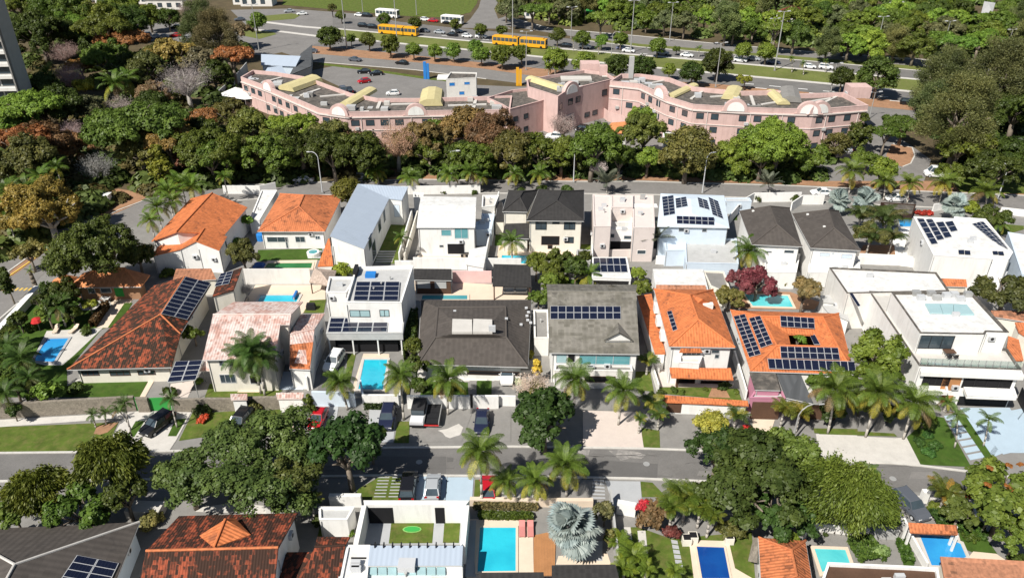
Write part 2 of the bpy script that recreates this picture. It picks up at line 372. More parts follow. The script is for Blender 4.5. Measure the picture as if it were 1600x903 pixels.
def house(name, look, zone, verts, faces, loop, rmat, wmat, over=.35, tag='P', ridges=(), th=.16, capmat=None, cat='house', T=None, wall=True, base=0.0):
    vs = W3(q(tag, verts)) if isinstance(verts, str) else verts
    L = [vs[i] for i in loop]; c = sum(L, V((0, 0, 0))) / len(L)
    if T is None: T = thing(name, look, zone, cat, (c.x, c.y, 0))
    a = sum(L[i-1].x * L[i].y - L[i].x * L[i-1].y for i in range(len(L)))
    if a < 0: loop = loop[::-1]; L = L[::-1]
    rf = roofmesh(T, vs, faces, loop, rmat, th, ridges=ridges, capmat=capmat)
    xy = inset([(p.x, p.y) for p in L], over) if over else [V((p.x, p.y)) for p in L]
    n = len(L); zt = [p.z - th - .01 for p in L]
    if wall:
        w = [(p.x, p.y, base) for p in xy] + [(p.x, p.y, z) for p, z in zip(xy, zt)]
        mk('wall', w, [(i, (i+1) % n, n + (i+1) % n, n + i) for i in range(n)], wmat, T)
    if wall and over: HLIST.append(('eave', T, xy, [p for p in L], zt, rf))
    return dict(t=T, W=xy, z=max(zt), roof=rf, pl=[(vs[f[0]], facenorm([vs[i] for i in f])) for f in faces], vs=vs)
def block(name, look, zone, verts, z, wmat, rmat, tag='P', T=None, z0=0.0, par=.35, pt=.2, cat='house', cap=None):
    """flat-roofed block; the outline is its top edge at height z, listed front-left, front-right, then round the back"""
    P = [G(p[0], p[1], z) for p in q(tag, verts)]; xy = ccw([(p.x, p.y) for p in P])
    i0 = min(range(len(xy)), key=lambda i: (xy[i][0] - P[0].x) ** 2 + (xy[i][1] - P[0].y) ** 2); xy = xy[i0:] + xy[:i0]
    c = sum((V(p) for p in xy), V((0, 0))) / len(xy)
    if T is None: T = thing(name, look, zone, cat, (c.x, c.y, 0))
    n = len(xy); zr = z - par
    mk('wall', [(p[0], p[1], z0) for p in xy] + [(p[0], p[1], z - .001) for p in xy], [(i, (i+1) % n, n + (i+1) % n, n + i) for i in range(n)] + ([tuple(range(n))[::-1]] if z0 > .1 else []), wmat, T)
    ins = inset(xy, pt)
    b = MB(); b.add([(p[0], p[1], zr) for p in inset(xy, .01)], [tuple(range(n))]); rf = b.build('roof', rmat, T)
    if par > .05:
        b = MB(); o = inset(xy, -.04)
        b.add([(p[0], p[1], z + .06) for p in o] + [(p[0], p[1], z + .06) for p in ins] + [(p[0], p[1], zr) for p in ins] + [(p[0], p[1], z - .02) for p in o],
              [f for i in range(n) for j in [(i+1) % n] for f in ((i, j, n+j, n+i), (n+i, n+j, 2*n+j, 2*n+i), (3*n+i, 3*n+j, j, i))])
        b.build('parapet', cap or wmat, T)
    if z0 < .1: HLIST.append(('flat', T, [V(p) for p in xy], None, zr, rf))
    return dict(t=T, W=[V(p) for p in xy], z=z, zr=zr, roof=rf, pl=[(V((0, 0, zr)), V((0, 0, 1)))])
def opening(h, i, tag, s, kind='window', frame=None, pane=None, out=.05, bars=0):
    """a window or door whose corners were read off the photograph, set on wall i of the house"""
    W = h['W']; A = W[i % len(W)]; B = W[(i+1) % len(W)]; d = (B - A).normalized(); n = V((d.y, -d.x))
    x0, y0, x1, y1 = [float(k) for k in s.replace(' ', ',').split(',')]
    tl, br = q(tag, f'{x0},{y0} {x1},{y1}'); pl = (V((A.x, A.y, 0)), V((n.x, n.y, 0)))
    P = OP(tl, pl); Q = OP(br, pl); L = (B - A).length
    t0 = max(.1, (P.xy - A).dot(d)); t1 = min(L - .1, (Q.xy - A).dot(d)); z1, z0 = P.z, max(.06, Q.z)
    if t1 - t0 < .25 or z1 - z0 < .2: return None
    return rawopening(h['t'], A, d, n, t0, t1, z0, z1, kind, frame, pane, out, bars)
def rawopening(T, A, d, n, t0, t1, z0, z1, kind='window', frame=None, pane=None, out=.05, bars=0):
    frame = frame or ALU; pane = pane or GLASS; fw = .07
    def P(t, o, z): p = A + d * t + n * o; return (p.x, p.y, z)
    b = MB()
    def bar(ta, tb, za, zb):
        b.add([P(ta, 0, za), P(tb, 0, za), P(tb, out, za), P(ta, out, za), P(ta, 0, zb), P(tb, 0, zb), P(tb, out, zb), P(ta, out, zb)],
              [(0,1,2,3), (4,7,6,5), (3,2,6,7), (0,3,7,4), (1,5,6,2)])
    bar(t0, t1, z0, z0 + fw); bar(t0, t1, z1 - fw, z1); bar(t0, t0 + fw, z0 + fw, z1 - fw); bar(t1 - fw, t1, z0 + fw, z1 - fw)
    for k in range(bars):
        m = t0 + (t1 - t0) * (k + 1) / (bars + 1); bar(m - .03, m + .03, z0 + fw, z1 - fw)
    w = b.build(kind, frame, T)
    b = MB(); b.add([P(t0 + fw, .012, z0 + fw), P(t1 - fw, .012, z0 + fw), P(t1 - fw, .012, z1 - fw), P(t0 + fw, .012, z1 - fw)], [(0,1,2,3)])
    b.build('pane' if kind == 'window' else 'door_leaf_or_shade', pane, w); return w  # a near-black fill here is painted shade of an open recess
def solar(T, tag, s, pl, cols, rows, gap=.035, lift=.12, frame=None):
    cs = [OP(p, pl) for p in q(tag, s)] if isinstance(s, str) else s
    n = pl[1]; tl, tr, br, bl = [c + n * lift for c in cs]
    def P(u, v): return (tl * (1-u) + tr * u) * (1-v) + (bl * (1-u) + br * u) * v
    du = gap / max(.1, (tr - tl).length); dv = gap / max(.1, (bl - tl).length)
    for r in range(rows):
        for c in range(cols):
            u0, u1 = c / cols + du / 2, (c+1) / cols - du / 2; v0, v1 = r / rows + dv / 2, (r+1) / rows - dv / 2
            o4 = [P(u0, v1), P(u1, v1), P(u1, v0), P(u0, v0)]
            fu, fv = .03 * (u1-u0), .03 * (v1-v0)
            i4 = [P(u0+fu, v1-fv) + n * .001, P(u1-fu, v1-fv) + n * .001, P(u1-fu, v0+fv) + n * .001, P(u0+fu, v0+fv) + n * .001]
            b4 = [p - n * .05 for p in o4]
            fs = [(4,5,6,7)] + [f for i in range(4) for j in [(i+1) % 4] for f in ((i, j, 4+j, 4+i), (8+i, 8+j, j, i))] + [(11,10,9,8)]
            fm = [0] + [1] * 9; uv = [[(0,0),(1,0),(1,1),(0,1)]] + [[(0,0)] * 4] * 9
            mk('solar_panel', o4 + i4 + b4, fs, [SOLAR, frame or ALU], T, fm, uv)
def pool(tag, s, mat, look, zone, rim=None, lift=.06, rw=.35, z=.1):
    P = ccw([G(p[0], p[1], z) for p in q(tag, s)]); xy = [(p.x, p.y) for p in P]; n = len(xy)
    c = sum(P, V((0, 0, 0))) / n; T = thing('swimming_pool', look, zone, 'pool', (c.x, c.y, 0))
    b = MB(); b.add([(p[0], p[1], z) for p in xy], [tuple(range(n))]); b.build('water', mat, T)
    o = inset(xy, -rw); zt = z + lift
    b = MB(); b.add([(p[0], p[1], zt) for p in o] + [(p[0], p[1], zt) for p in xy] + [(p[0], p[1], z - .01) for p in xy] + [(p[0], p[1], .005) for p in o],
                    [f for i in range(n) for j in [(i+1) % n] for f in ((i, j, n+j, n+i), (n+i, n+j, 2*n+j, 2*n+i), (3*n+i, 3*n+j, j, i))])
    b.build('coping', rim or PALEC, T); return T
def slabs(tag, s, n, mat, name='paving', gap=.1, along='v', h=.05):
    """a path of separate slabs, each a piece of its own"""
    tl, tr, br, bl = [G(p[0], p[1]) for p in q(tag, s)]
    root = bpy.data.objects.new(name, None); link(root, None, (tl + br) / 2); root['kind'] = 'structure'
    for k in range(n):
        a, b2 = k / n, (k + 1) / n - gap
        if along == 'v': p = [tl.lerp(bl, a), tr.lerp(br, a), tr.lerp(br, b2), tl.lerp(bl, b2)]
        else: p = [tl.lerp(tr, a), tl.lerp(tr, b2), bl.lerp(br, b2), bl.lerp(br, a)]
        b = MB(); b.prism(ccw([(v.x, v.y) for v in p]), .002, h); b.build('slab', mat, root)
def local(name, look, zone, cat, loc, rz=0, s=1, group=None):
    o = thing(name, look, zone, cat, loc, group); o.rotation_euler = (0, 0, rz); o.scale = (s, s, s); return o
def part(name, me, parent, loc=(0, 0, 0), rot=(0, 0, 0), scale=(1, 1, 1), color=None):
    o = bpy.data.objects.new(name, me); COL.objects.link(o); o.parent = parent; o.location = loc; o.rotation_euler = rot; o.scale = scale
    if color: o.color = (*color, 1)
    return o
# ---------------------------------------------------------------- builders: trees and palms
def leafmesh(name, C, N, S, LC, asp=1.0, mat=None, T=None):
    """many small leaf faces: centres C, normals N, half sizes S, tint LC"""
    n = len(C); N = N / np.linalg.norm(N, axis=1, keepdims=True)
    r = RNG.normal(size=(n, 3)) if T is None else T
    X = np.cross(N, r); X /= np.linalg.norm(X, axis=1, keepdims=True) + 1e-9; Y = np.cross(N, X)
    a = X * S[:, None]; b = Y * (S * asp)[:, None]
    v = np.stack([C - a * .35 - b, C + a * .9 - b * .1, C + a * .35 + b, C - a * .9 + b * .1], 1).reshape(-1, 3)
    me = bpy.data.meshes.new(name); me.vertices.add(4 * n); me.loops.add(4 * n); me.polygons.add(n)
    me.vertices.foreach_set('co', v.astype(np.float32).ravel()); me.loops.foreach_set('vertex_index', np.arange(4 * n, dtype=np.int32))
    me.polygons.foreach_set('loop_start', np.arange(0, 4 * n, 4, dtype=np.int32)); me.polygons.foreach_set('loop_total', np.full(n, 4, dtype=np.int32))
    me.update(calc_edges=True); me.materials.append(mat or LEAF)
    at = me.attributes.new('lc', 'FLOAT', 'POINT'); at.data.foreach_set('value', np.repeat(LC, 4).astype(np.float32))
    return me
def blobs(kind, rng):
    B = []
    if kind == 'round':
        B.append((0, 0, -.05, .78, .62))
        for k in range(34):
            d = rng.normal(size=3); d /= np.linalg.norm(d); B.append((d[0]*.72, d[1]*.72, d[2]*.58 - .05, rng.uniform(.2, .32), .26))
    elif kind == 'broad':
        lop = rng.normal(size=2) * .12; sk = [rng.uniform(.75, 1.12) for _ in range(6)]
        for k in range(30):
            a = rng.uniform(0, 6.283); r = math.sqrt(rng.uniform(0, 1)) * .86 * sk[int(a / 1.0472) % 6]; h = .48 * math.cos(r * 1.7) + rng.uniform(-.42, .14)
            s = rng.choice([rng.uniform(.13, .2), rng.uniform(.2, .34)]); B.append((r * math.cos(a) + lop[0], r * math.sin(a) + lop[1], h, s, s * rng.uniform(.6, .9)))
    elif kind == 'umbrella':
        for k in range(30):
            a = rng.uniform(0, 6.283); r = math.sqrt(rng.uniform(0, 1)) * .85; h = .2 * math.cos(r * 1.6) + rng.uniform(-.08, .08)
            s = rng.uniform(.14, .28); B.append((r * math.cos(a), r * math.sin(a), h, s, s * .45))
    elif kind == 'tall':
        for k in range(28):
            a = rng.uniform(0, 6.283); z = rng.uniform(-.9, 1.1); w = max(.1, .62 - .45 * abs(z) ** 1.5 * (1 if z > 0 else .6)); r = rng.uniform(.2, 1) * w
            s = rng.uniform(.2, .34); B.append((r * math.cos(a), r * math.sin(a), z, s, s))
    elif kind == 'lumpy':
        for k in range(15):
            a = 2.4 * k; r = .3 + .5 * rng.uniform(0, 1); h = rng.uniform(-.7, .75) * (1.1 - r * .6)
            s = rng.uniform(.26, .36); B.append((r * math.cos(a), r * math.sin(a), h, s, s * .75))
    elif kind == 'bush':
        for k in range(16):
            a = rng.uniform(0, 6.283); r = math.sqrt(rng.uniform(0, 1)) * .65; s = rng.uniform(.25, .42)
            B.append((r * math.cos(a), r * math.sin(a), .25 * math.cos(r * 2) + rng.uniform(-.25, .1), s, s * .8))
    return np.array(B)
CROWN = {}
def crownmesh(kind, size, var):
    key = (kind, size, var)
    if key in CROWN: return CROWN[key]
    rng = np.random.default_rng(hash((kind == 'round', len(kind), ord(kind[0]), size, var)) % 9973)
    n, ls = {0: (3000, .075), 1: (11000, .038), 2: (26000, .024), 3: (60000, .0155)}[size]
    if kind in ('bare', 'feather', 'willow'):
        n = int(min(n, 26000) * (.8 if kind == 'bare' else 2.2)); m = 70
        a = rng.uniform(0, 6.283, m); r = np.sqrt(rng.uniform(.02, 1, m)) * .85; h = .45 * np.cos(r * 1.6) + rng.uniform(-.25, .2, m)
        if kind == 'feather': h = rng.uniform(-.7, .9, m); r *= np.clip(1.05 - .55 * (h + .2), .2, 1)
        K = np.stack([r * np.cos(a), r * np.sin(a), h], 1); k = rng.integers(0, m, n); t = rng.uniform(0, 1, n)
        root = np.array([0, 0, -.55]) if kind == 'bare' else K[k] * .3
        sp = rng.normal(size=(n, 3)) * (np.array([.14, .14, .12]) if kind == 'bare' else np.array([.085, .085, .075]))
        if kind == 'bare':
            C = root + (K[k] - root) * (t ** .6)[:, None] + sp * (t * .9)[:, None]; ax = (K[k] - root) + rng.normal(size=(n, 3)) * .5
        elif kind == 'feather': C = K[k] + sp * 1.15; ax = (K[k] * np.array([1, 1, .3])) + np.array([0, 0, .25]) + rng.normal(size=(n, 3)) * .3
        else: C = K[k] + sp; ax = K[k] * np.array([1.2, 1.2, .2]) + np.array([0, 0, -.75]) + rng.normal(size=(n, 3)) * .2; C[:, 2] -= (t ** 2) * .18
        N = np.cross(ax, rng.normal(size=(n, 3))); N[:, 2] = np.abs(N[:, 2])
        lc = np.clip(rng.uniform(0, 1, m)[k] * .55 + rng.uniform(0, 1, n) * .45, 0, 1)
        S = rng.uniform(.6, 1.3, n) * ls * (.2 if kind == 'bare' else .62)
        me = leafmesh('crown_' + kind, C, N, S, lc, 5.5 if kind == 'bare' else 2.6, TWIG if kind == 'bare' else LEAF, ax)
    else:
        B = blobs(kind, rng); m = {0: 4, 1: 9, 2: 16, 3: 30}[size]; f = {0: .62, 1: .46, 2: .36, 3: .28}[size]
        kb = np.repeat(np.arange(len(B)), m); d0 = rng.normal(size=(len(kb), 3)); d0 /= np.linalg.norm(d0, axis=1, keepdims=True); d0[:, 2] = np.where(d0[:, 2] < -.5, -d0[:, 2], d0[:, 2])
        SBc = B[kb, :3] + d0 * rng.uniform(.6, 1.02, len(kb))[:, None] * np.stack([B[kb, 3], B[kb, 3], B[kb, 4]], 1); SBr = B[kb, 3] * f * rng.uniform(.6, 1.35, len(kb))
        w = SBr ** 2; k = rng.choice(len(SBr), n, p=w / w.sum()); d = rng.normal(size=(n, 3)); d /= np.linalg.norm(d, axis=1, keepdims=True)
        C = SBc[k] + d * (SBr[k] * rng.uniform(.45, 1.12, n) * np.where(rng.uniform(0, 1, n) < .06, 1.45, 1))[:, None]
        N = d * .8 + d0[k] * .5 + rng.normal(size=(n, 3)) * .42 + np.array([0, 0, .4])
        lc = np.clip(rng.uniform(0, 1, len(B))[kb[k]] * .3 + rng.uniform(0, 1, len(SBr))[k] * .4 + rng.uniform(0, 1, n) * .3, 0, 1)
        S = np.clip(rng.lognormal(0, .38, n), .45, 2.2) * ls * .92
        me = leafmesh('crown_' + kind, C, N, S, lc, 1.25)
    CROWN[key] = me; return me
TRUNK = {}
def trunkmesh(var, pale=False, multi=False):
    key = (var, pale, multi)
    if key in TRUNK: return TRUNK[key]
    rnd = random.Random(var * 7 + 3); b = MB(); h = .55
    b.tube((0, 0, 0), (.03, .02, h), .085, .06, 7)
    for k in range(6):
        a = k * 1.05 + rnd.uniform(-.3, .3); r = rnd.uniform(.35, .6); e = V((r * math.cos(a), r * math.sin(a), rnd.uniform(.85, 1.05)))
        m = V((.03, .02, h)).lerp(e, .5) + V((0, 0, .05)); b.tube((.03, .02, h - .03), m, .05, .032, 5); b.tube(m, e, .032, .012, 5)
        for j in range(2):
            e2 = m + V((rnd.uniform(-.3, .3), rnd.uniform(-.3, .3), rnd.uniform(.2, .35))); b.tube(m, e2, .022, .008, 4)
    TRUNK[key] = b.mesh('trunk', [PALEBARK if pale else BARK], True); return TRUNK[key]
SH = random.Random(11)
def tree(cx, cy, rw, kind, col, look, zone, name='tree', zc=None, flat=None, pale=False, cat='tree'):
    """cx, cy: crown centre in the photo; rw: half width of the crown there"""
    k = {'umbrella': .95, 'tall': 1.35, 'feather': 1.1, 'bush': .42, 'round': .95, 'lumpy': 1.3}.get(kind, .72)
    hv = SH.uniform(.85, 1.3) if kind not in ('bush', 'round') else 1; rw *= SH.uniform(.88, 1.14) if rw > 12 and kind != 'round' and zc is None else 1
    r = rw / SC(G(cx, cy, 3))
    for _ in range(3):
        z = zc if zc is not None else (r * k + (0 if kind == 'bush' else 1.2)) * hv
        P = G(cx, cy, z); r = rw / SC(P)
    z = P.z
    T = local(name, look, zone, cat, (P.x, P.y, 0), SH.uniform(0, 6.28))
    size = 0 if r < 2.2 else 1 if r < 4.6 else 2 if r < 7 else 3
    br = 1.5 * SH.uniform(.78, 1.25); warm = SH.uniform(.95, 1.3); col = (col[0] * warm, col[1], col[2]); j = lambda c: min(1, c * br)
    if kind != 'bush' or z > 1.5: part('trunk', trunkmesh(SH.randrange(3), pale or kind == 'bare'), T, scale=(r, r, z + .1 * r))
    fl = flat or {'umbrella': 1.0, 'round': .92}.get(kind, 1)
    part('crown', crownmesh(kind, size, SH.randrange(3 if size < 3 else 2)), T, (0, 0, z), (0, 0, SH.uniform(0, 6)), (r, r * SH.uniform(.9, 1.08), r * fl), tuple(j(c) for c in col))
    return T
FR = {}
def frondmesh(kind):
    if kind in FR: return FR[kind]
    vs, fs, lc = [], [], []; rnd = random.Random(len(kind) * 5 + 1)
    if kind == 'fan':
        n = 28; st = V((0, 0, 0)); ce = V((.40, 0, .07))
        vs += [V((0, -.012, 0)), V((0, .012, 0)), ce + V((0, .012, 0)), ce + V((0, -.012, 0))]; fs.append((0, 1, 2, 3)); lc += [.3] * 4
        for i in range(n):
            a = R(-125 + 250 * i / (n - 1)); d = V((math.cos(a), math.sin(a), 0)); l = .56 * (1 - .15 * abs(a) / 2.2) * rnd.uniform(.93, 1.05); p = V((-d.y, d.x, 0))
            w = .054; dz = .012 if i % 2 else -.006
            b = len(vs); vs += [ce, ce + d * l * .72 + p * w + V((0, 0, -.04 + dz)), ce + d * l + V((0, 0, -.13 - .08 * abs(a) / 2.2)), ce + d * l * .72 - p * w + V((0, 0, -.04 - dz))]
            fs.append((b, b+1, b+2, b+3)); lc += [rnd.uniform(.4, .75)] * 4
    else:
        e0, bend = {'up': (68, 75), 'mid': (35, 95), 'low': (-2, 75), 'arch': (75, 120), 'stiff': (60, 35)}[kind]
        nseg = 9; p = V((0, 0, 0)); pts = [p.copy()]; ang = R(e0)
        for i in range(nseg):
            ang -= R(bend) / nseg * (.5 + i / nseg); p = p + V((math.cos(ang), 0, math.sin(ang))) / nseg; pts.append(p.copy())
        for i in range(nseg):
            w0, w1 = .018 * (1 - i / nseg) + .004, .018 * (1 - (i+1) / nseg) + .004; b = len(vs)
            vs += [pts[i] + V((0, -w0, 0)), pts[i] + V((0, w0, 0)), pts[i+1] + V((0, w1, 0)), pts[i+1] + V((0, -w1, 0))]; fs.append((b, b+1, b+2, b+3)); lc += [.9] * 4
        m = 32
        for i in range(m):
            t = .12 + .86 * i / (m - 1); f = t * nseg; k = min(nseg - 1, int(f)); c = pts[k].lerp(pts[k+1], f - k); tg = (pts[k+1] - pts[k]).normalized()
            l = .27 * math.sin(math.pi * min(1, .18 + .8 * t)) ** .7 * rnd.uniform(.85, 1.1); up = V((-tg.z, 0, tg.x)); wv = tg * (.5 / m * .62)
            for s in (-1, 1):
                tip = c + V((0, s * l * .82, 0)) + tg * l * .55 - up * 0 + V((0, 0, -l * (.45 if kind != 'stiff' else .1) * rnd.uniform(.7, 1.3)))
                mid = c + V((0, s * l * .5, 0)) + tg * l * .3 + V((0, 0, .02 - l * .05))
                b = len(vs); vs += [c - wv, mid - wv * 1.1, tip, mid + wv * 1.1, c + wv]; fs.append((b, b+1, b+2, b+3, b+4)); lc += [rnd.uniform(.2, .9)] * 5
    me = bpy.data.meshes.new('frond_' + kind); me.from_pydata(vs, [], fs); me.materials.append(PALML)
    a = me.attributes.new('lc', 'FLOAT', 'POINT'); a.data.foreach_set('value', lc); FR[kind] = me; return me
def palm(cx, cy, rw, look, zone, base=None, col=(.075, .13, .018), low=(.20, .20, .03), n=19, kind='coco', h=None, name='palm_tree', trunk=None, thick=.13):
    """cx, cy: where the fronds spring from; rw: their reach; base: foot of the trunk"""
    if base: B = G(*base); zc = ZT(B, cy)
    else:
        zc = h or 5.0; P = G(cx, cy, zc); B = V((P.x, P.y, 0))
    d = ray(cx, cy); t = (B.y - CP.y) / d.y; T0 = CP + d * t; top = V((T0.x, B.y, max(.3, zc)))
    if abs(top.x - B.x) > .35 * top.z: B.x = top.x - .3 * top.z * (1 if top.x > B.x else -1)
    L = rw / SC(top) * (1.25 if kind != 'fan' else .95)
    T = local(name, look, zone, 'palm tree', B); dt = top - B; ph = SH.uniform(0, 6.28)
    if top.z > .6:
        b = MB(); m = 5; pv = V((0, 0, 0))
        for i in range(m):
            f = (i + 1) / m; nx = V((dt.x * f ** 1.6, 0, dt.z * f)); b.tube(pv, nx, thick * (1.25 - .5 * i / m), thick * (1.25 - .5 * (i+1) / m), 7); pv = nx
        o = part('trunk', b.mesh('trunk', [trunk or PALEBARK], True), T)
    def j(c): k = SH.uniform(.82, 1.18); w = SH.uniform(.95, 1.06); return (min(1, c[0] * k * w), min(1, c[1] * k), min(1, c[2] * k / w))
    if kind in ('coco', 'areca'): n = int(n * 1.25)
    for i in range(n):
        f = i / n; az = ph + i * 2.39996 + SH.uniform(-.15, .15)
        if kind == 'fan': fk, el, cc = 'fan', R(-80 + 130 * f + SH.uniform(-14, 14)), col; az = SH.uniform(0, 6.283) if i % 2 else az
        elif kind == 'areca': fk, el, cc = ('arch' if i % 3 else 'up'), R(SH.uniform(-12, 12)), col if i % 4 else low
        elif kind == 'stiff': fk, el, cc = 'stiff', R(28 - 62 * (1-f)) * -1 + R(8), col
        else: fk = 'up' if f < .34 else 'mid' if f < .68 else 'low'; el = R(SH.uniform(-10, 10)) + (R(18) if f > .9 else 0); cc = col if f < .68 else low if SH.random() > .15 else (.16, .11, .05)
        s = L * (SH.uniform(.85, 1.08) if kind != 'fan' else SH.uniform(.68, 1.12))
        off = (0, 0, 0)
        if kind == 'areca': off = (SH.uniform(-.12, .12) * L, SH.uniform(-.12, .12) * L, -SH.uniform(.0, .25) * L)
        part('frond', frondmesh(fk), T, V((dt.x, 0, dt.z)) + V(off), (SH.uniform(-.25, .25) * (2.2 if kind == 'fan' else 1), el, az), (s, s, s), j(cc))
    return T
# ---------------------------------------------------------------- builders: vehicles, poles, furniture
CARM = {}
def carparts(kind):
    """meshes of one vehicle, nose towards +Y, standing on z = 0"""
    if kind in CARM: return CARM[kind]
    L, W, H, hood, belt, ws, wt, rt, rb = {'hatch': (3.9, 1.72, 1.5, .92, .98, .95, .3, -1.25, -1.8), 'sedan': (4.4, 1.76, 1.46, .9, .95, .95, .25, -.95, -1.55),
        'suv': (4.5, 1.86, 1.68, 1.05, 1.08, 1.05, .45, -1.75, -2.1), 'van': (5.2, 1.95, 2.3, 1.15, 1.25, 1.9, 1.3, -2.5, -2.6)}[kind]
    h = L / 2; b = MB(); secs = [(-h, .86, .42, .72), (-h + .12, .94, .3, belt - .06), (-h + .6, 1, .24, belt), (0, 1, .22, belt), (ws - .05, 1, .22, belt), (h - .5, .97, .24, hood - .06), (h - .12, .9, .3, hood - .2), (h, .8, .42, hood - .32)]
    vs = []
    for y, w, z0, z1 in secs:
        w = w * W / 2; vs += [(-w * .92, y, z0), (-w, y, (z0 + z1) / 2), (-w * .93, y, z1), (w * .93, y, z1), (w, y, (z0 + z1) / 2), (w * .92, y, z0)]
    fs = [(6*i + k, 6*i + (k+1) % 6, 6*i + 6 + (k+1) % 6, 6*i + 6 + k) for i in range(len(secs) - 1) for k in range(6)]
    b.add(vs, [f[::-1] for f in fs] + [(0, 1, 2, 3, 4, 5), tuple(range(len(vs) - 6, len(vs)))[::-1]]); body = b.mesh('body', [PAINTC], False)
    w0, w1 = W / 2 * .9, W / 2 * .74; z1 = H - .05
    g = MB(); g.add([(-w0, ws, belt - .01), (w0, ws, belt - .01), (w0, rb, belt - .01), (-w0, rb, belt - .01), (-w1, wt, z1), (w1, wt, z1), (w1, rt, z1), (-w1, rt, z1)],
                    [(0, 1, 5, 4), (1, 2, 6, 5), (2, 3, 7, 6), (3, 0, 4, 7)]); glass = g.mesh('window', [GLASS])
    r = MB(); r.add([(-w1-.03, wt+.04, z1-.04), (w1+.03, wt+.04, z1-.04), (w1+.03, rt-.04, z1-.04), (-w1-.03, rt-.04, z1-.04), (-w1+.08, wt-.08, H), (w1-.08, wt-.08, H), (w1-.08, rt+.08, H), (-w1+.08, rt+.08, H)],
                    [(4, 5, 6, 7), (0, 1, 5, 4), (1, 2, 6, 5), (2, 3, 7, 6), (3, 0, 4, 7)])
    for sx in (-1, 1):                        # pillars
        r.tube((sx * w0, ws, belt), (sx * w1, wt, z1), .05, .05, 4); r.tube((sx * w0, rb, belt), (sx * w1, rt, z1), .07, .07, 4)
        m = (wt + rt) / 2; r.tube((sx * (w0 + .01), m, belt), (sx * (w1 + .01), m, z1), .04, .04, 4)
    roof = r.mesh('roof', [PAINTC]); t = MB(); t.tube((-.11, 0, 0), (.11, 0, 0), .32, .32, 14); tyre = t.mesh('tyre', [TYRE], False)
    t = MB(); t.tube((-.12, 0, 0), (.12, 0, 0), .19, .19, 10); rim = t.mesh('rim', [ALU])
    t = MB(); t.box(-.17, .17, -.05, .05, -.07, .07); lw = t.mesh('headlight', [LAMPW]); t = MB(); t.box(-.13, .13, -.04, .04, -.12, .12); lr = t.mesh('tail_light', [LAMPR])
    t = MB(); t.box(-.09, .09, -.05, .05, -.06, .06); mi = t.mesh('mirror', [PAINTC])
    CARM[kind] = (L, W, H, hood, belt, body, glass, roof, tyre, rim, lw, lr, mi, ws); return CARM[kind]
def car(px, py, yaw, kind, col, look, zone, group=None, cat='car', name=None, lite=False, P=None):
    L, W, H, hood, belt, body, glass, roof, tyre, rim, lw, lr, mi, ws = carparts(kind)
    P = P if P is not None else G(px, py)
    T = local(name or ('van' if kind == 'van' else 'car'), look, zone, cat, (P.x, P.y, .03), R(yaw), 1, group)
    part('body', body, T, color=col); part('window', glass, T); part('roof', roof, T, color=col)
    for sx in (-1, 1):
        for y in (-L * .3, L * .31):
            w = part('wheel', tyre, T, (sx * (W / 2 - .1), y, .32))
            if not lite: part('rim', rim, w)
        if not lite:
            part('headlight', lw, T, (sx * W * .33, L / 2 - .06, hood - .34)); part('tail_light', lr, T, (sx * W * .38, -L / 2 + .06, .82)); part('mirror', mi, T, (sx * (W / 2 + .06), ws - .25, belt + .06), color=col)
    return T
def lamp_post(base, top, look, zone, kind='double', mat=None, P=None, h=None, arm=None, yaw=0):
    B = P or G(*base); h = h or ZT(B, top); T = thing('lamp_post', look, zone, 'lamp post', B)
    r = max(.09, h * .0085); b = MB(); b.tube(B, B + V((0, 0, h)), r * 1.5, r * .8, 8); b.build('pole', mat or METAL, T)
    b = MB(); b.box(B.x - .3, B.x + .3, B.y - .3, B.y + .3, 0.01, .25); b.build('base_plate', CONC, T)
    dx, dy = math.cos(yaw), math.sin(yaw); e = B + V((0, 0, h))
    if kind == 'curved':
        L = arm or 1.8; b = MB(); p = e
        for k in range(4):
            a = R(90 - 25 * (k + 1)); nx = p + V((dx * math.cos(a), dy * math.cos(a), math.sin(a))) * (L / 3.2); b.tube(p, nx, r * .8, r * .7, 6); p = nx
        b.build('arm', mat or METAL, T); b = MB(); b.tube(p, p + V((dx * .7, dy * .7, -.08)), .13, .09, 6); b.build('lamp_head', ALU, T)
    else:
        for sg in ((-1, 1) if kind == 'double' else (1,)):
            q2 = e + V((dx * 1.1 * sg, dy * 1.1 * sg, .15)); b = MB(); b.tube(e, q2, r * .6, r * .5, 5); b.build('arm', mat or METAL, T)
            b = MB(); b.tube(q2, q2 + V((dx * .9 * sg, dy * .9 * sg, .02)), .2, .16, 6); b.build('lamp_head', ALU, T)
    return T
def furn(name, look, zone, cat, px, py, rz=0, z=0.0): 
    P = G(px, py, z); return local(name, look, zone, cat, P, R(rz))
def boxes(T, name, specs, mat, color=None):
    for s in specs:
        b = MB(); b.box(*s); part(name, b.mesh(name, [mat]), T, color=color)
def lounger(px, py, rz, look, zone, mat=None, z=.1):
    T = furn('sun_lounger', look, zone, 'sun lounger', px, py, rz, z); m = mat or WHITE
    b = MB(); b.box(-.32, .32, -.95, .35, .25, .36); part('seat', b.mesh('seat', [m]), T)
    b = MB(); b.add([(-.32, .35, .25), (.32, .35, .25), (.32, .95, .6), (-.32, .95, .6), (-.32, .33, .36), (.32, .33, .36), (.32, .9, .7), (-.32, .9, .7)], [(0,3,2,1),(4,5,6,7),(0,1,5,4),(1,2,6,5),(2,3,7,6),(3,0,4,7)]); part('backrest', b.mesh('backrest', [m]), T)
    for x in (-.27, .27):
        for y in (-.85, .3): b = MB(); b.box(x - .03, x + .03, y - .03, y + .03, 0, .25); part('leg', b.mesh('leg', [METAL]), T)
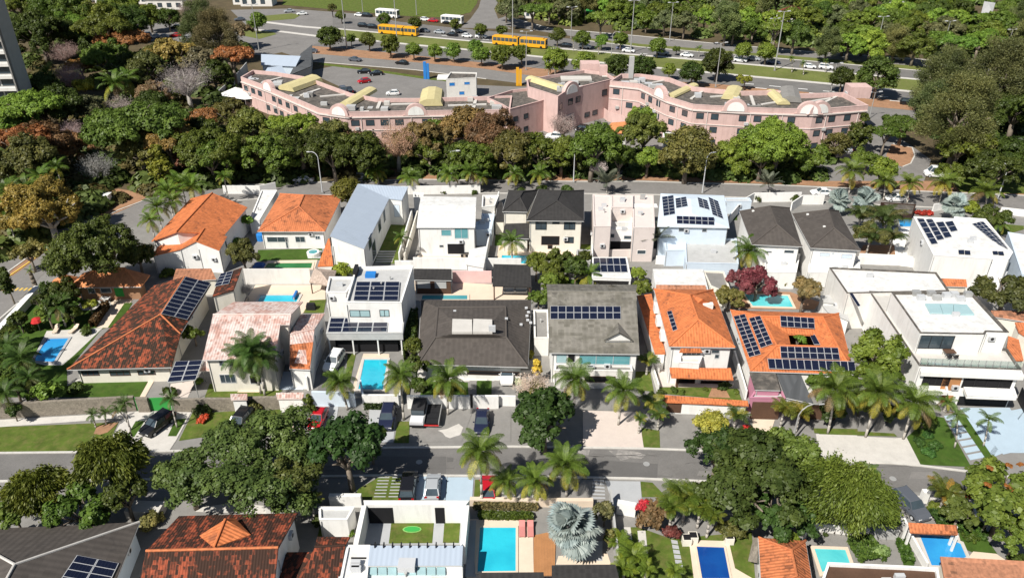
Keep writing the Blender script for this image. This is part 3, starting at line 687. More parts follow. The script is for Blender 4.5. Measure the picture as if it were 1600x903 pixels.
def table_set(px, py, look, zone, z=0.0, top=None, seat=None):
    P = G(px, py, z); T = local('table', look + ' table', zone, 'table', P)
    b = MB(); b.box(-.7, .7, -.45, .45, .7, .76); part('tabletop', b.mesh('tabletop', [top or WHITE]), T)
    for x in (-.6, .6):
        for y in (-.35, .35): b = MB(); b.box(x - .03, x + .03, y - .03, y + .03, 0, .7); part('leg', b.mesh('leg', [METAL]), T)
    for k, (dx, dy, rz) in enumerate(((-.4, -.85, 0), (.4, -.85, 0), (-.4, .85, 180), (.4, .85, 180))):
        C = local('chair', look + ' chair', zone, 'chair', P + V((dx, dy, 0)), R(rz))
        b = MB(); b.box(-.22, .22, -.22, .22, .4, .46); part('seat', b.mesh('seat', [seat or WHITE]), C)
        b = MB(); b.box(-.22, .22, -.25, -.2, .46, .9); part('backrest', b.mesh('backrest', [seat or WHITE]), C)
        for x in (-.19, .19):
            for y in (-.19, .19): b = MB(); b.box(x - .02, x + .02, y - .02, y + .02, 0, .4); part('leg', b.mesh('leg', [METAL]), C)
def roofbox(h, tag, p, sx, sy, sz, mat, name, parent=None, z=None):
    """a small thing fixed on a roof: skylight, air conditioner, tank"""
    P = OP(q(tag, p)[0], h['pl'][0]) if z is None else G(*q(tag, p)[0], z)
    b = MB(); b.box(P.x - sx / 2, P.x + sx / 2, P.y - sy / 2, P.y + sy / 2, P.z - .05, P.z + sz); return b.build(name, mat, parent or h['t'])

def inpoly(x, y, p):
    c = False
    for i in range(len(p)):
        (x0, y0), (x1, y1) = p[i-1], p[i]
        if (y0 > y) != (y1 > y) and x < (x1 - x0) * (y - y0) / (y1 - y0) + x0: c = not c
    return c
def thicket(name, poly, n, r0, r1, col, label, leaves=230, seed=1):
    """low growth that nobody could count: many leafy mounds in one mesh"""
    rng = np.random.default_rng(seed); xs = [p[0] for p in poly]; ys = [p[1] for p in poly]; C = []; N = []; S = []; LC = []
    k = 0
    while k < n:
        x, y = rng.uniform(min(xs), max(xs)), rng.uniform(min(ys), max(ys))
        if not inpoly(x, y, poly): continue
        k += 1; P = G(x, y); r = rng.uniform(r0, r1); d = rng.normal(size=(leaves, 3)); d /= np.linalg.norm(d, axis=1, keepdims=True); d[:, 2] = np.abs(d[:, 2])
        C.append(np.array(P) + d * r * rng.uniform(.7, 1.1, leaves)[:, None] * np.array([1, 1, .75])); N.append(d + rng.normal(size=(leaves, 3)) * .4 + np.array([0, 0, .4]))
        S.append(rng.uniform(.1, .2, leaves) * r); LC.append(np.clip(rng.uniform() * .6 + rng.uniform(0, .4, leaves), 0, 1))
    C = np.concatenate(C); o = np.array([C[:, 0].mean(), C[:, 1].mean(), 0])
    me = leafmesh(name, C - o, np.concatenate(N), np.concatenate(S), np.concatenate(LC), 1.3); ob = bpy.data.objects.new(name, me); link(ob, None, V(o)); ob.color = (*col, 1); ob['kind'] = 'stuff'; ob['label'] = label; ob['category'] = 'undergrowth'
    return ob
# ================================================================ THE SETTING
def gsheet(name, xy, z, mat):
    b = MB(); b.add([(x, y, z) for x, y in xy], [tuple(range(len(xy)))]); o = b.build(name, mat); o['kind'] = 'structure'; return o
gsheet('ground', [(-2500, -300), (2500, -300), (2500, 4200), (-2500, 4200)], 0, EARTH)
def band(name, up, lo, mat, layer): return patch(name, up + lo[::-1], mat, layer)
# ---- near street and back street
NS_T = [(-500, 722), (0, 708), (200, 706), (600, 700), (800, 698), (1000, 701), (1150, 706), (1300, 716), (1440, 728), (1600, 748), (2000, 800)]
NS_B = [(-500, 770), (0, 752), (200, 750), (600, 743), (800, 744), (1000, 748), (1150, 754), (1300, 764), (1440, 777), (1600, 799), (2000, 860)]
BS_T = [(330, 291), (450, 287), (560, 283), (660, 281), (900, 284), (1000, 284), (1220, 290), (1380, 297), (1600, 306), (2000, 326)]
BS_B = [(300, 318), (450, 308), (560, 303), (660, 302), (900, 303), (1000, 304), (1220, 311), (1380, 321), (1600, 331), (2000, 354)]
patch('lot_ground', [(60, 430), (240, 330), (300, 316)] + BS_B[1:] + [] + NS_T[::-1] + [(-500, 640), (-200, 560), (0, 520)], CONC, 1)
patch('south_lot_ground', NS_B + [(2200, 1400), (-700, 1400)], CONC, 1)
patch('wood_floor', [(-500, 500), (-500, 20), (60, 5), (380, 8), (395, 60), (375, 125), (420, 200), (560, 230), (800, 225), (960, 235), (960, 284), (660, 281), (450, 287), (330, 291), (240, 315), (130, 340), (60, 400), (0, 440)], EARTH, 1)
band('road', NS_T, NS_B, ASPH, 2)
band('back_road', BS_T, BS_B, ASPHP, 2)
patch('road_repair', q('X3', '200,485 675,485 675,600 150,600'), ASPHD, 3)
patch('road_repair', q('X4', '430,560 935,592 930,690 450,690'), ASPHD, 3)
patch('road_repair', q('X3', '680,488 725,495 720,520 680,522'), ASPHD, 4)
patch('road_sand', q('X4', '620,508 700,500 800,515 860,535 830,560 760,555 700,572 660,540'), SANDY, 4)
patch('road_sand', q('X4', '420,500 500,500 490,545 430,540'), SANDY, 4)
for nm, l in (('kerb', NS_T), ('kerb', NS_B), ('kerb', BS_T), ('kerb', BS_B)): strip(nm, l, .28, .13, KERB)
# ---- left avenue
patch('left_avenue', q('M6', '560,480 740,470 920,500 930,560 860,610 700,640 560,700 400,800 250,930 60,1150 -400,1600 -900,1500 -300,900 -100,700 100,680 330,600 480,540'), ASPHP, 2)
patch('left_avenue_branch', [(140, 325), (240, 308), (330, 291), (300, 318), (235, 335), (165, 340)], ASPHP, 2)
patch('avenue_median', q('M6', '335,728 310,712 120,850 60,900 75,925 140,880 260,790'), SOIL, 3)
strip('kerb', q('M6', '340,730 140,870 60,925'), .3, .13, YELP); strip('kerb', q('M6', '310,712 120,850 50,900'), .3, .13, KERB)
strip('kerb', q('M6', '580,570 650,560 740,515 900,455'), .3, .13, KERB)
patch('corner_island', q('M6', '600,400 740,380 860,400 930,420 860,470 740,525 690,545 640,560 580,555 580,480'), SOIL, 3)
for k in range(7): patch('road_marking', q('Z6', f'{5+28*k},222 {20+28*k},222 {42+28*k},204 {27+28*k},204'), YELP, 4)
patch('verge', q('Z6', '0,430 205,228 245,222 0,505'), GRASSD, 3)
strip('kerb', q('Z6', '-60,470 0,405 205,228'), .3, .13, KERB)
# ---- highway
UC = [(520, 45), (650, 57), (750, 66), (855, 75), (1100, 95), (1300, 113), (1450, 126), (1750, 152)]
LC = [(520, 58), (650, 71), (750, 80), (900, 95), (1098, 113), (1300, 132), (1450, 146), (1750, 174)]
SL = [(487, 72), (600, 82), (750, 98), (900, 113), (1000, 124), (1150, 134), (1300, 148), (1450, 162), (1750, 192)]
LR_T = [(488, 84), (620, 95), (750, 107), (840, 120), (1000, 138), (1150, 152), (1330, 164), (1450, 175), (1750, 206)]
LR_B = [(490, 97), (650, 110), (760, 124), (840, 134), (1000, 152), (1150, 166), (1330, 178), (1450, 190), (1750, 224)]
NT = [(520, 27), (620, 34), (700, 43), (800, 52), (900, 62), (1000, 74), (1150, 86), (1300, 99), (1450, 112), (1750, 138)]
FB = [(760, 36), (900, 58), (1000, 69), (1150, 81), (1300, 93), (1450, 105), (1750, 130)]
FT = [(790, 26), (860, 45), (1000, 57), (1090, 66), (1260, 81), (1450, 94), (1750, 117)]
patch('highway_land', [(360, 8), (-300, 8), (-300, -60), (1900, -60), (1900, 240), (1450, 200), (1330, 180), (960, 150), (490, 100), (400, 80)], EARTH, 1)
patch('intersection', [(360, 16), (450, 14), (560, 22), (620, 34), (520, 45), (520, 58), (487, 72), (488, 98), (440, 82), (415, 88), (385, 84), (372, 60), (385, 40)], ASPHP, 2)
band('highway_lanes_south', LC, SL, ASPH, 2); band('service_road', LR_T, LR_B, ASPHP, 2)
band('highway_lanes_north', NT, UC, ASPH, 2); band('far_road', FT, FB, ASPHP, 2)
band('highway_median', UC, LC, GRASSF, 3); band('highway_verge', SL, LR_T, SOIL, 3); band('far_verge', FB[1:], NT[4:], GRASSF, 3)
patch('access_road', [(757, -20), (795, -20), (772, 14), (780, 34), (800, 46), (720, 44), (735, 30), (748, 12)], ASPHP, 3)
for l, w in ((UC, 1.6), (LC, 1.8)): strip('footpath', l, w, .10, PALEC)
strip('kerb', FT, .5, .12, KERB); strip('kerb', LR_B[:3], .4, .12, KERB); strip('kerb', NT[4:], .6, .12, KERB)
strip('footpath', [(405, 34), (470, 42), (520, 46)], 2.5, .05, PALEC); strip('footpath', [(370, 45), (440, 50), (520, 60)], 2.2, .05, PALEC)
patch('traffic_island', q('M2', '200,105 420,85 480,95 440,120 260,135'), GRASSF, 4); patch('traffic_island', q('M2', '110,190 300,200 330,215 220,245 120,225'), GRASSF, 4)
patch('sports_field', [(440, 8), (450, -20), (752, -20), (745, 6), (735, 20), (700, 28), (640, 26), (560, 19)], GRASS, 3)
patch('car_park_road', [(190, 36), (260, 34), (330, 42), (390, 52), (372, 68), (300, 66), (215, 64)], ASPHP, 3)
for i in range(6):
    for (x, y) in ((1180, 137), (1160, 130)): 
        x0 = x + i * 42; y0 = y + i * 42 * .0945
        patch('lane_marking', [(x0, y0), (x0 + 18, y0 + 1.7), (x0 + 18, y0 + 2.5), (x0, y0 + .8)], PAINT, 4)
for i in range(9):
    x0 = 690 + i * 62; y0 = 56.5 + (x0 - 700) * .0905; patch('lane_marking', [(x0, y0), (x0 + 12, y0 + 1.1), (x0 + 12, y0 + 1.7), (x0, y0 + .6)], PAINT, 4)
patch('complex_car_park', [(480, 112), (520, 104), (560, 106), (640, 118), (720, 132), (810, 136), (850, 135), (800, 158), (600, 160), (540, 140)], ASPHP, 2)
strip('verge_grass', [(500, 100), (580, 110), (675, 124), (720, 128)], 2.2, .06, GRASS)
patch('complex_yard', [(800, 170), (960, 150), (1330, 178), (1330, 240), (1420, 240), (1440, 290), (1220, 285), (1000, 283), (930, 283), (900, 230), (800, 225)], ASPHP, 2)
patch('side_road', [(1322, 165), (1400, 172), (1385, 205), (1420, 225), (1455, 250), (1440, 295), (1385, 294), (1395, 262), (1345, 235), (1300, 230), (1310, 200)], ASPHP, 3)
patch('planted_island', q('Z5', '420,-20 560,0 585,60 560,115 500,140 470,130 380,60'), SOIL, 4); strip('kerb', q('Z5', '430,-20 565,5 583,60 555,118 500,140'), .3, .13, KERB)
patch('verge', [(560, 283), (660, 280), (900, 283), (1000, 282), (1220, 288), (1380, 296), (1600, 305), (1600, 290), (1480, 283), (1290, 283), (1000, 274), (660, 272)], SOIL, 3)
patch('green_verge', [(1500, 300), (1480, 270), (1560, 250), (1640, 255), (1640, 304)], GRASS, 4)
patch('far_wood_floor', [(800, -40), (790, 24), (860, 44), (1090, 65), (1260, 80), (1450, 93), (1900, 130), (1900, -40)], EARTH, 2)
# ---- pink commercial buildings
def facade(h, i, rows, w=1.5, gap=1.6, t0=1.0, mat=None, skip=.12):
    W = h['W']; A = W[i]; B = W[(i+1) % len(W)]; d = (B - A).normalized(); n = V((d.y, -d.x)); L = (B - A).length; t = t0
    while t + w < L - .6:
        for z0, z1 in rows:
            if random.random() > skip: rawopening(h['t'], A, d, n, t, t + w, z0, z1, frame=mat or BLACK, out=.06)
        t += w + gap * random.uniform(.8, 1.4)
def trim(h, edges, z, pil=7.0):
    W = h['W']
    for i in edges:
        A = V((*W[i], 0)); B = V((*W[(i+1) % len(W)], 0)); d = (B - A).normalized(); n = V((d.y, -d.x, 0)); L = (B - A).length
        strip('cornice', [A + n * .12, B + n * .12], .3, .28, BEIGE, h['t'], z0=z, px=False); strip('string_course', [A + n * .06, B + n * .06], .16, .16, BEIGE, h['t'], z0=z - 3.1, px=False)
        t = pil * .5
        while t < L - 1:
            P = A + d * t + n * .1; b = MB(); b.tube(P + V((0, 0, .02)), P + V((0, 0, z)), .1, .1, 6); b.build('downpipe', BEIGE, h['t'])
            if random.random() < .8:
                Q = A + d * (t + random.uniform(-1.5, 1.5)) + n * .2; z1 = random.choice([3.4, z - 2.6, z - 3.6]); b = MB(); b.box(Q.x - .45, Q.x + .45, Q.y - .25, Q.y + .25, z1, z1 + .6); b.build('air_conditioner', random.choice([ALU, GREYW]), h['t'])
            t += pil * random.uniform(.7, 1.3)
def arch(h, i, t, z, r, white=True):
    W = h['W']; A = W[i]; B = W[(i+1) % len(W)]; d = (B - A).normalized(); n = V((d.y, -d.x)); L = (B - A).length; C = A + d * (t * L)
    def fan(rad, o0, o1, zb, name, mat, flare=0):
        b = MB(); m = 14; ring = [(-rad - flare, zb)] + [(rad * math.cos(math.pi * (1 - k / m)), zb + .25 + rad * .95 * math.sin(math.pi * k / m)) for k in range(m + 1)] + [(rad + flare, zb)]
        vs = [(C.x + d.x * x + n.x * o, C.y + d.y * x + n.y * o, zz) for o in (o0, o1) for x, zz in ring]; k = len(ring)
        b.add(vs, [tuple(range(k)), tuple(range(k, 2*k))[::-1]] + [(j, (j+1) % k, k + (j+1) % k, k + j) for j in range(k)]); b.build(name, mat, h['t'])
    fan(r, .12, -.9, z - 1.0, 'arched_parapet', PINK, .6); fan(r * .72, .20, .13, z - .9, 'lunette', WHITE)
    return C, d, n
def vault(T, p0, p1, z, w, mat, name='skylight'):
    A = G(*p0, z); B = G(*p1, z); d = (B - A); d.z = 0; L = d.length; d.normalize(); s = V((-d.y, d.x, 0)); b = MB(); prof = [(-.5, 0), (-.42, .5), (-.15, .8), (.15, .8), (.42, .5), (.5, 0)]
    vs = [P + s * (x * w) + V((0, 0, y * w * .36)) for P in (A, B) for x, y in prof]
    b.add(vs, [(k, k+1, 7+k, 6+k) for k in range(5)] + [(0,1,2,3,4,5), (11,10,9,8,7,6)]); b.build(name, mat, T)
pk = block('shopping_centre', 'long curved pink two-storey building with yellow vaulted skylights', 'left of the car park', '376,121 420,137 497,170 540,176 652,174 797,172 800,150 650,154 590,154 548,146 515,134 480,121 430,113 395,110', 7.6, PINK, ROOFD, par=.9, pt=.35, cat='building')
for i in range(5): facade(pk, i, [(1.2, 2.6), (4.3, 5.7)], 2.0, 1.5)
trim(pk, range(5), 6.2)
for i, t, z in ((0, .95, 7.6), (2, .75, 7.6), (3, .98, 7.6)): arch(pk, i, t, z, 2.6)
vault(pk['t'], (447, 142), (492, 126), 6.9, 5.5, YELLOW); vault(pk['t'], (540, 166), (580, 142), 6.9, 3.6, YELLOW); vault(pk['t'], (673, 166), (676, 146), 6.9, 6.0, YELLOW)
for a, b2 in (((590, 170), (596, 155)), ((470, 150), (500, 140)), ((610, 164), (650, 163)), ((700, 166), (760, 164)), ((500, 152), (545, 148)), ((410, 130), (440, 122)), ((740, 170), (744, 153))):
    strip('roof_beam', [G(*a, 6.75), G(*b2, 6.75)], .8, .25, PALEC, pk['t'], z0=6.72, px=False)
for x, y in ((605, 164), (480, 152), (485, 150), (735, 158), (742, 156), (770, 164), (455, 138)): roofbox(pk, 'P', f'{x},{y}', 1.4, 1.2, .9, random.choice([ALU, PALEC, GREYW]), 'roof_unit', z=6.7)
kw = block('pink_wing', '', '', '797,171 838,160 872,150 860,144 835,137 800,141 761,153 783,163', 7.8, PINK, ROOFD, par=.6, pt=.3, T=pk['t'])
facade(kw, 0, [(1.2, 2.5), (4.4, 5.7)], 1.5, 1.6); facade(kw, 1, [(4.4, 5.7)], 1.5, 1.6)
kx = block('pink_wing', '', '', '872,151 884,143 911,135 961,123 947,114 913,110 860,118 823,125 825,136', 9.8, PINK, ROOFD, par=.7, pt=.3, T=pk['t'])
for i in (0, 1, 2): facade(kx, i, [(1.5, 2.8), (6.0, 7.6)], 1.8, 1.3)
arch(kx, 1, .35, 9.8, 2.8); vault(kx['t'], (880, 141), (828, 124), 9.2, 3.2, YELLOW)
roofbox(kx, 'P', '921,112', 5, 4, 2.5, PINK, 'stair_house', z=9); roofbox(kx, 'P', '900,124', 8, 3.5, .4, PALEC, 'roof_unit', z=9.1); roofbox(kx, 'P', '942,118', 2, 2, 2.6, PINK, 'chimney', z=9)
lo = block('pink_wing', '', '', '866,190 909,172 900,166 862,180', 3.6, BEIGE, ROOFG, T=pk['t'], par=.2); facade(lo, 0, [(1.8, 3.0)], .9, .5)
pr = block('office_building', 'pink three-storey office building with arched parapets', 'right of the car park gap', '953,127 1000,132 1043,152 1083,164 1150,168 1200,170 1272,172 1357,165 1318,145 1250,147 1215,142 1156,143 1083,136 1047,122 1000,116 970,116', 10.2, PINK, ROOFD, par=1.0, pt=.4, cat='building')
for i in range(7): facade(pr, i, [(1.0, 2.3), (3.9, 5.3), (7.0, 8.4)], 1.7, 1.7, skip=.18)
trim(pr, range(7), 8.8)
for i, t in ((1, .72), (4, .0), (5, .9), (6, .12)): arch(pr, i, t, 10.2, 2.7)
for a, b2, w in (((1047, 152), (1085, 134), 2.4), ((1140, 156), (1148, 141), 4.2), ((1225, 164), (1205, 145), 3.0), ((1236, 160), (1232, 143), 5)): vault(pr['t'], a, b2, 9.4, w, YELLOW if w != 5 else CONC)
for a, b2 in (((1080, 155), (1100, 142)), ((1178, 165), (1173, 150)), ((1262, 160), (1300, 154)), ((1280, 165), (1310, 150)), ((1010, 132), (1040, 126)), ((1110, 152), (1140, 150)), ((1190, 164), (1215, 160))):
    strip('roof_beam', [G(*a, 9.3), G(*b2, 9.3)], .7, .25, PALEC, pr['t'], z0=9.22, px=False)
for x, y in ((995, 130), (1003, 128), (1150, 158), (1090, 152), (1325, 150), (1030, 138)): roofbox(pr, 'P', f'{x},{y}', 1.5, 1.3, 1, random.choice([ALU, PALEC]), 'roof_unit', z=9.2)
for k in range(46):
    h_ = random.choice([pk, pr, pr, kx, pk]); W_ = h_['W']; i_ = random.randrange(0, 5 if h_ is not kx else 3); P_0 = W_[i_].lerp(W_[i_ + 1], random.random()); dn = V((0, 1)) * random.uniform(2.5, 8.5); b = MB(); sx, sy = random.uniform(.4, 1.3), random.uniform(.4, 1.0); Pq = P_0 + dn; zq = h_['zr'] + .01
    b.box(Pq.x - sx, Pq.x + sx, Pq.y - sy, Pq.y + sy, zq, zq + random.choice([.12, .15, .8, 1.0])); b.build('roof_unit', random.choice([ALU, PALEC, GREYW, CONC, ROOFG]), h_['t'])
roofbox(pr, 'P', '1338,150', 5, 4, 2.6, PINK, 'stair_house', z=9.2); roofbox(pr, 'P', '985,122', 1.2, 1.2, 5.5, GREYW, 'flue', z=9.2)
for x in (1128, 1133, 1138, 1143): 
    P = G(x, 216); b = MB(); b.tube(P, P + V((0, 0, 4.5)), .3, .3, 8); b.build('column', WHITE, pr['t'])
bl = block('kiosk_building', 'grey white two-part sales kiosk', 'at the edge of the pink centre car park', '697,124 744,122 745,114 704,113', 5.6, WHITE2, ROOFD, par=.3, cat='building')
for z0, z1, t0, t1 in ((3.6, 4.6, .8, 2.4), (1.0, 2.0, 3.5, 5.0), (3.8, 4.6, 5.0, 6.6)): A = bl['W'][0]; B = bl['W'][1]; d = (B - A).normalized(); rawopening(bl['t'], A, d, V((d.y, -d.x)), t0, t1, z0, z1, pane=BLUE)
roofbox(bl, 'P', '692,122', 3, 4, .4, WHITE, 'canopy', z=5.2)
wb = house('workshop', 'pale blue roofed workshop with dark sheds', 'at the left end of the pink centre', '408,102,4.5 462,104,4.5 470,88,6 408,85,6', [(0, 1, 2, 3)], [0, 1, 2, 3], SHEET, PALEB, cat='building')
house('', '', '', '410,118,4 448,116,4 440,103,5 418,106,5', [(0, 1, 2, 3)], [0, 1, 2, 3], SHEET, PALEB, T=wb['t'])
house('', '', '', '452,118,4 486,104,4 488,70,5 470,84,5', [(0, 1, 2, 3)], [0, 1, 2, 3], CORR, GREYW, T=wb['t'])
for x, yb, yt, m, lk in ((667, 124, 97, BLUE, 'tall blue'), (811, 134, 106, BUSY, 'tall yellow')):
    B = G(x, yb); h = ZT(B, yt); T = thing('totem_sign', lk + ' totem sign', 'beside the service road', 'sign', B)
    b = MB(); b.box(B.x - .9, B.x - .05, B.y - .4, B.y + .4, 0, h); b.build('pylon', m, T); b = MB(); b.box(B.x + .05, B.x + .8, B.y - .35, B.y + .35, 0, h * .9); b.build('pylon', m, T)
for (x, y, r) in ((352 + 20, 160, 4.2), (392, 164, 4.0), (410, 158, 3.2)):
    P = G(x, y); T = thing('tent', 'white party tent roof', 'left of the pink centre', 'tent', P); b = MB(); n = 8
    b.add([P + V((r * math.cos(6.283 * k / n), r * math.sin(6.283 * k / n), 2.6)) for k in range(n)] + [P + V((0, 0, 4.2))], [(k, (k+1) % n, n) for k in range(n)]); b.build('canopy', WHITE, T)
    for k in range(0, n, 2): e = P + V((r * .95 * math.cos(6.283 * k / n), r * .95 * math.sin(6.283 * k / n), 0)); b = MB(); b.tube(e, e + V((0, 0, 2.6)), .06, .06, 5); b.build('post', METAL, T)
bwall(q('M2', '-20,630 60,560 150,450'), 3, GREYW, 'grey yard wall', 'at the left end of the pink centre')
bwall([(925, 170), (950, 190), (985, 200)], 2.6, PINK, 'pink yard wall', 'between the two pink buildings')
gt = house('gatehouse', 'small orange-roofed gatehouse', 'in front of the pink office building', '943,208,3 980,208,3 990,189,4.4 955,192,4.4', [(0, 1, 2, 3)], [0, 1, 2, 3], PEACH, WHITE, cat='building')
sb = block('garage', 'low white garage with green roof', 'in front of the pink office building', '1038,222 1074,224 1073,212 1036,206', 3, WHITE, GRASSD, par=.15, cat='building'); facade(sb, 0, [(.3, 2.2)], 2.4, .8)
# ---- apartment tower at the left edge
P4 = [G(-170, 188), G(45, 183), G(61, 173), G(-140, 176)]; T = thing('apartment_tower', 'tall pale apartment tower with dark balconies', 'at the top left corner', 'tower', (P4[0] + P4[2]) / 2)
b = MB(); b.prism([(p.x, p.y) for p in P4], 0, 48); b.build('wall', GREYW, T)
A, B = P4[0].xy, P4[1].xy; d = (B - A).normalized(); n = V((d.y, -d.x)); L = (B - A).length
for f in range(15):
    z = 1.2 + 3.1 * f
    for k in range(9):
        t1 = L - .8 - k * 3.6; t0 = t1 - 3.1
        if t0 > .3: rawopening(T, A, d, n, t0, t1, z + .9, z + 2.5, frame=BLACK, out=.06)
    b = MB(); p = [A + d * (.2), A + d * (L - .4), A + d * (L - .4) + n * 1.0, A + d * .2 + n * 1.0]; b.prism(ccw([(v.x, v.y) for v in p]), z - .25, z + .55); b.build('balcony', WHITE2, T)
b = MB(); p = [B - d * .35 + n * 1.15, B + n * 1.15, B + n * .02, B - d * .35 + n * .02]; b.prism(ccw([(v.x, v.y) for v in p]), 0, 48); b.build('pilaster', CONC, T)
# ---- far buildings along the top
for x, y, w, dd, h, m, r, lk in ((120, 2, 16, 8, 4, WHITE2, ROOFW, 'low white shed'), (215, 4, 34, 9, 5, WHITE2, ROOFW, 'long white-roofed hall'), (262, 14, 16, 5, 4, WHITE2, ROOFW, 'white canopy'), (405, 8, 14, 8, 5, WHITE2, ROOFW, 'square white hall'), (380, 6, 7, 6, 5, WHITE2, ROOFG, 'grey-roofed annexe')):
    P = G(x, y); pts = [P + V(v) for v in ((-w/2, -dd/2, 0), (w/2, -dd/2, 0), (w/2, dd/2, 0), (-w/2, dd/2, 0))]
    T = thing('hall', lk, 'along the top edge beyond the left wood', 'building', P)
    b = MB(); b.prism([(v.x, v.y) for v in pts], 0, h); b.build('wall', m, T); b = MB(); b.prism(inset([(v.x, v.y) for v in pts], -.4), h + .002, h + .35); b.build('roof', r, T)
    for k in range(int(w / 4)): rawopening(T, pts[0].xy, V((1, 0)), V((0, -1)), 1 + 4 * k, 3 + 4 * k, 1, h - 1.2, frame=BLACK)
for tg, s, ap, m, lk in (('M4', '1120,100,4 1300,135,4 1395,85,4 1250,50,4', '1260,45,6.5', REDT, 'red-tiled house'), ('M5', '470,55,3 620,40,3 640,15,3 500,30,3', '560,20,4', ROOFG, 'grey-roofed house'), ('M5', '740,55,3 860,40,3 850,8,3 760,15,3', '805,15,4.5', ROOFG, 'pale grey pyramid-roofed house'), ('M3', '470,70,3 545,72,3 530,45,3 480,40,3', '500,40,4', ROOFG, 'small grey-roofed house'), ('M3', '845,80,2.5 920,85,2.5 910,50,2.5 850,45,2.5', '880,55,3.5', GREENP, 'green-roofed pavilion'), ('M5', '1330,85,4 1400,85,4 1420,20,4 1350,10,4', '1380,30,5', ROOFG, 'pale grey-walled house')):
    h = house('far_house', lk, 'among the far trees at the top', W3(q(tg, s)) + W3(q(tg, ap)), [(0, 1, 4), (1, 2, 4), (2, 3, 4), (3, 0, 4)], [0, 1, 2, 3], m, WHITE2)
    A, B = h['W'][0], h['W'][1]; d = (B - A).normalized(); L = (B - A).length
    for k in range(int(L / 3)): rawopening(h['t'], A, d, V((d.y, -d.x)), .8 + 3 * k, 2.2 + 3 * k, .9, 2.2)
for tg, s in (('M5', '360,150 540,160 520,185 370,200'), ('M5', '960,210 1010,215 1010,240 955,235'), ('M5', '1390,235 1480,240 1480,260 1390,255')): patch('clearing', q(tg, s), PAVE, 3)
for tg, p0, n in (('M3', (1160, 118), 3),):
    P = G(*q(tg, '1172,132')[0]); T = thing('parasol', 'red parasol', 'among the far trees right of the green pavilion', 'parasol', P); b = MB(); b.tube(P, P + V((0, 0, 3)), .05, .05, 5); b.build('pole', METAL, T)
    b = MB(); b.add([P + V((2 * math.cos(.785 * k), 2 * math.sin(.785 * k), 2.6)) for k in range(8)] + [P + V((0, 0, 3.4))], [(k, (k+1) % 8, 8) for k in range(8)]); b.build('canopy', REDP, T)
# ================================================================ THE HOUSES
HIP = [(0, 1, 4), (1, 2, 5, 4), (2, 3, 5), (3, 0, 4, 5)]          # eaves 0-3 (front-left, front-right, back-right, back-left), ridge 4 (front) 5 (back)
HR = [(4, 5), (0, 4), (1, 4), (2, 5), (3, 5)]
# ---- back row
h = house('gabled_house', 'white house with stepped bright orange gabled roof', 'beside the left avenue', '1325,405,6.8 1100,648,6.8 1405,664,4.6 1545,495,4.6 1190,440,4.2 945,706,4.2', [(0, 1, 2, 3), (0, 4, 5, 1)], [5, 1, 2, 3, 0, 4], ORANGE, WHITE, tag='M6', ridges=[(0, 1)])
h1 = house('', '', '', '1275,628,5.8 1222,706,5.8 1370,763,4.4 1418,678,4.4 1180,668,4.4 1120,757,4.4 985,742,3.4 948,798,3.4', [(0, 1, 2, 3), (0, 4, 5, 1), (4, 6, 7, 5)], [7, 5, 1, 2, 3, 0, 4, 6], ORANGE, WHITE, tag='M6', T=h['t'], over=.15, ridges=[(0, 1)])
opening(h1, 2, 'M6', '1236,750,1250,775'); opening(h1, 3, 'M6', '1400,700,1418,740')
h = house('pavilion_house', 'low white house with orange hipped roof', 'beside the small green lawn', '237,640,3.6 712,640,3.6 835,390,3.6 395,375,3.6 530,465,5.8 565,385,5.8', HIP, [0, 1, 2, 3], ORANGE2, WHITE, tag='Z1', ridges=HR, over=.5)
for s in ('300,678,455,715', '500,675,575,716', '642,670,680,696'): opening(h, 0, 'Z1', s, bars=1)
opening(h, 0, 'Z1', '428,680,458,768', 'door', pane=GLASS)
h = house('long_house', 'long white house with blue-grey sheet metal roof', 'beside the narrow planted yard', '748,670,7.2 990,760,5.4 1165,408,5.4 945,305,7.2 1300,325,6.2 1255,418,5.2', [(0, 1, 2, 3), (3, 2, 5, 4)], [0, 1, 2, 5, 4, 3], SHEET, WHITE, tag='Z1', over=.12)
for s in ('1015,690,1045,735', '1085,580,1110,620', '1120,495,1140,560', '1040,740,1075,800'): opening(h, 1, 'Z1', s)
opening(h, 2, 'Z1', '1195,450,1245,540', pane=PALEB)
b4 = house('', '', '', '660,885,1.2 770,880,1.2 745,690,3.4 735,690,3.4', [(0, 1, 2, 3)], [0, 1, 2, 3], ORANGE, WHITE, tag='Z1', T=h['t'], over=.05)
h = house('curved_roof_house', 'white house with curved white roof', 'between the grey metal roof and the black roof', '140,612,5.6 552,612,5.6 556,540,6.6 558,460,6.9 562,398,6.5 172,392,6.5 158,455,6.9 148,535,6.6', [(0, 1, 2, 7), (7, 2, 3, 6), (6, 3, 4, 5)], [0, 1, 2, 3, 4, 5, 6, 7], ROOFW, WHITE, tag='Z2', over=.2)
opening(h, 0, 'Z2', '312,628,385,670', pane=TEAL); opening(h, 0, 'Z2', '405,612,505,690', bars=1, pane=TEAL); opening(h, 0, 'Z2', '355,725,480,800', 'door', pane=DARK); opening(h, 0, 'Z2', '300,735,330,752', frame=GREYW)  # garage opening: a near-black sheet stands for the shade inside
g = block('', '', '', '552,628 668,628 690,520 600,515 598,560 552,580', 3.2, PALEB, PALEB, tag='Z2', T=h['t'], par=.25)
g = block('', '', '', '600,470 690,460 720,385 605,385', 3.4, WHITE, PALEC, tag='Z2', T=h['t'], par=.5)
g = block('', '', '', '118,400 185,400 190,370 118,370', 3.2, WHITE, ROOFG, tag='Z2', T=h['t'], par=.5)
house('', '', '', '612,895,2.6 490,872,2.6 515,765,3.0 642,742,3.0', [(0, 1, 2, 3)], [1, 0, 3, 2], ROOFW, WHITE, tag='Z2', T=h['t'], over=.05)
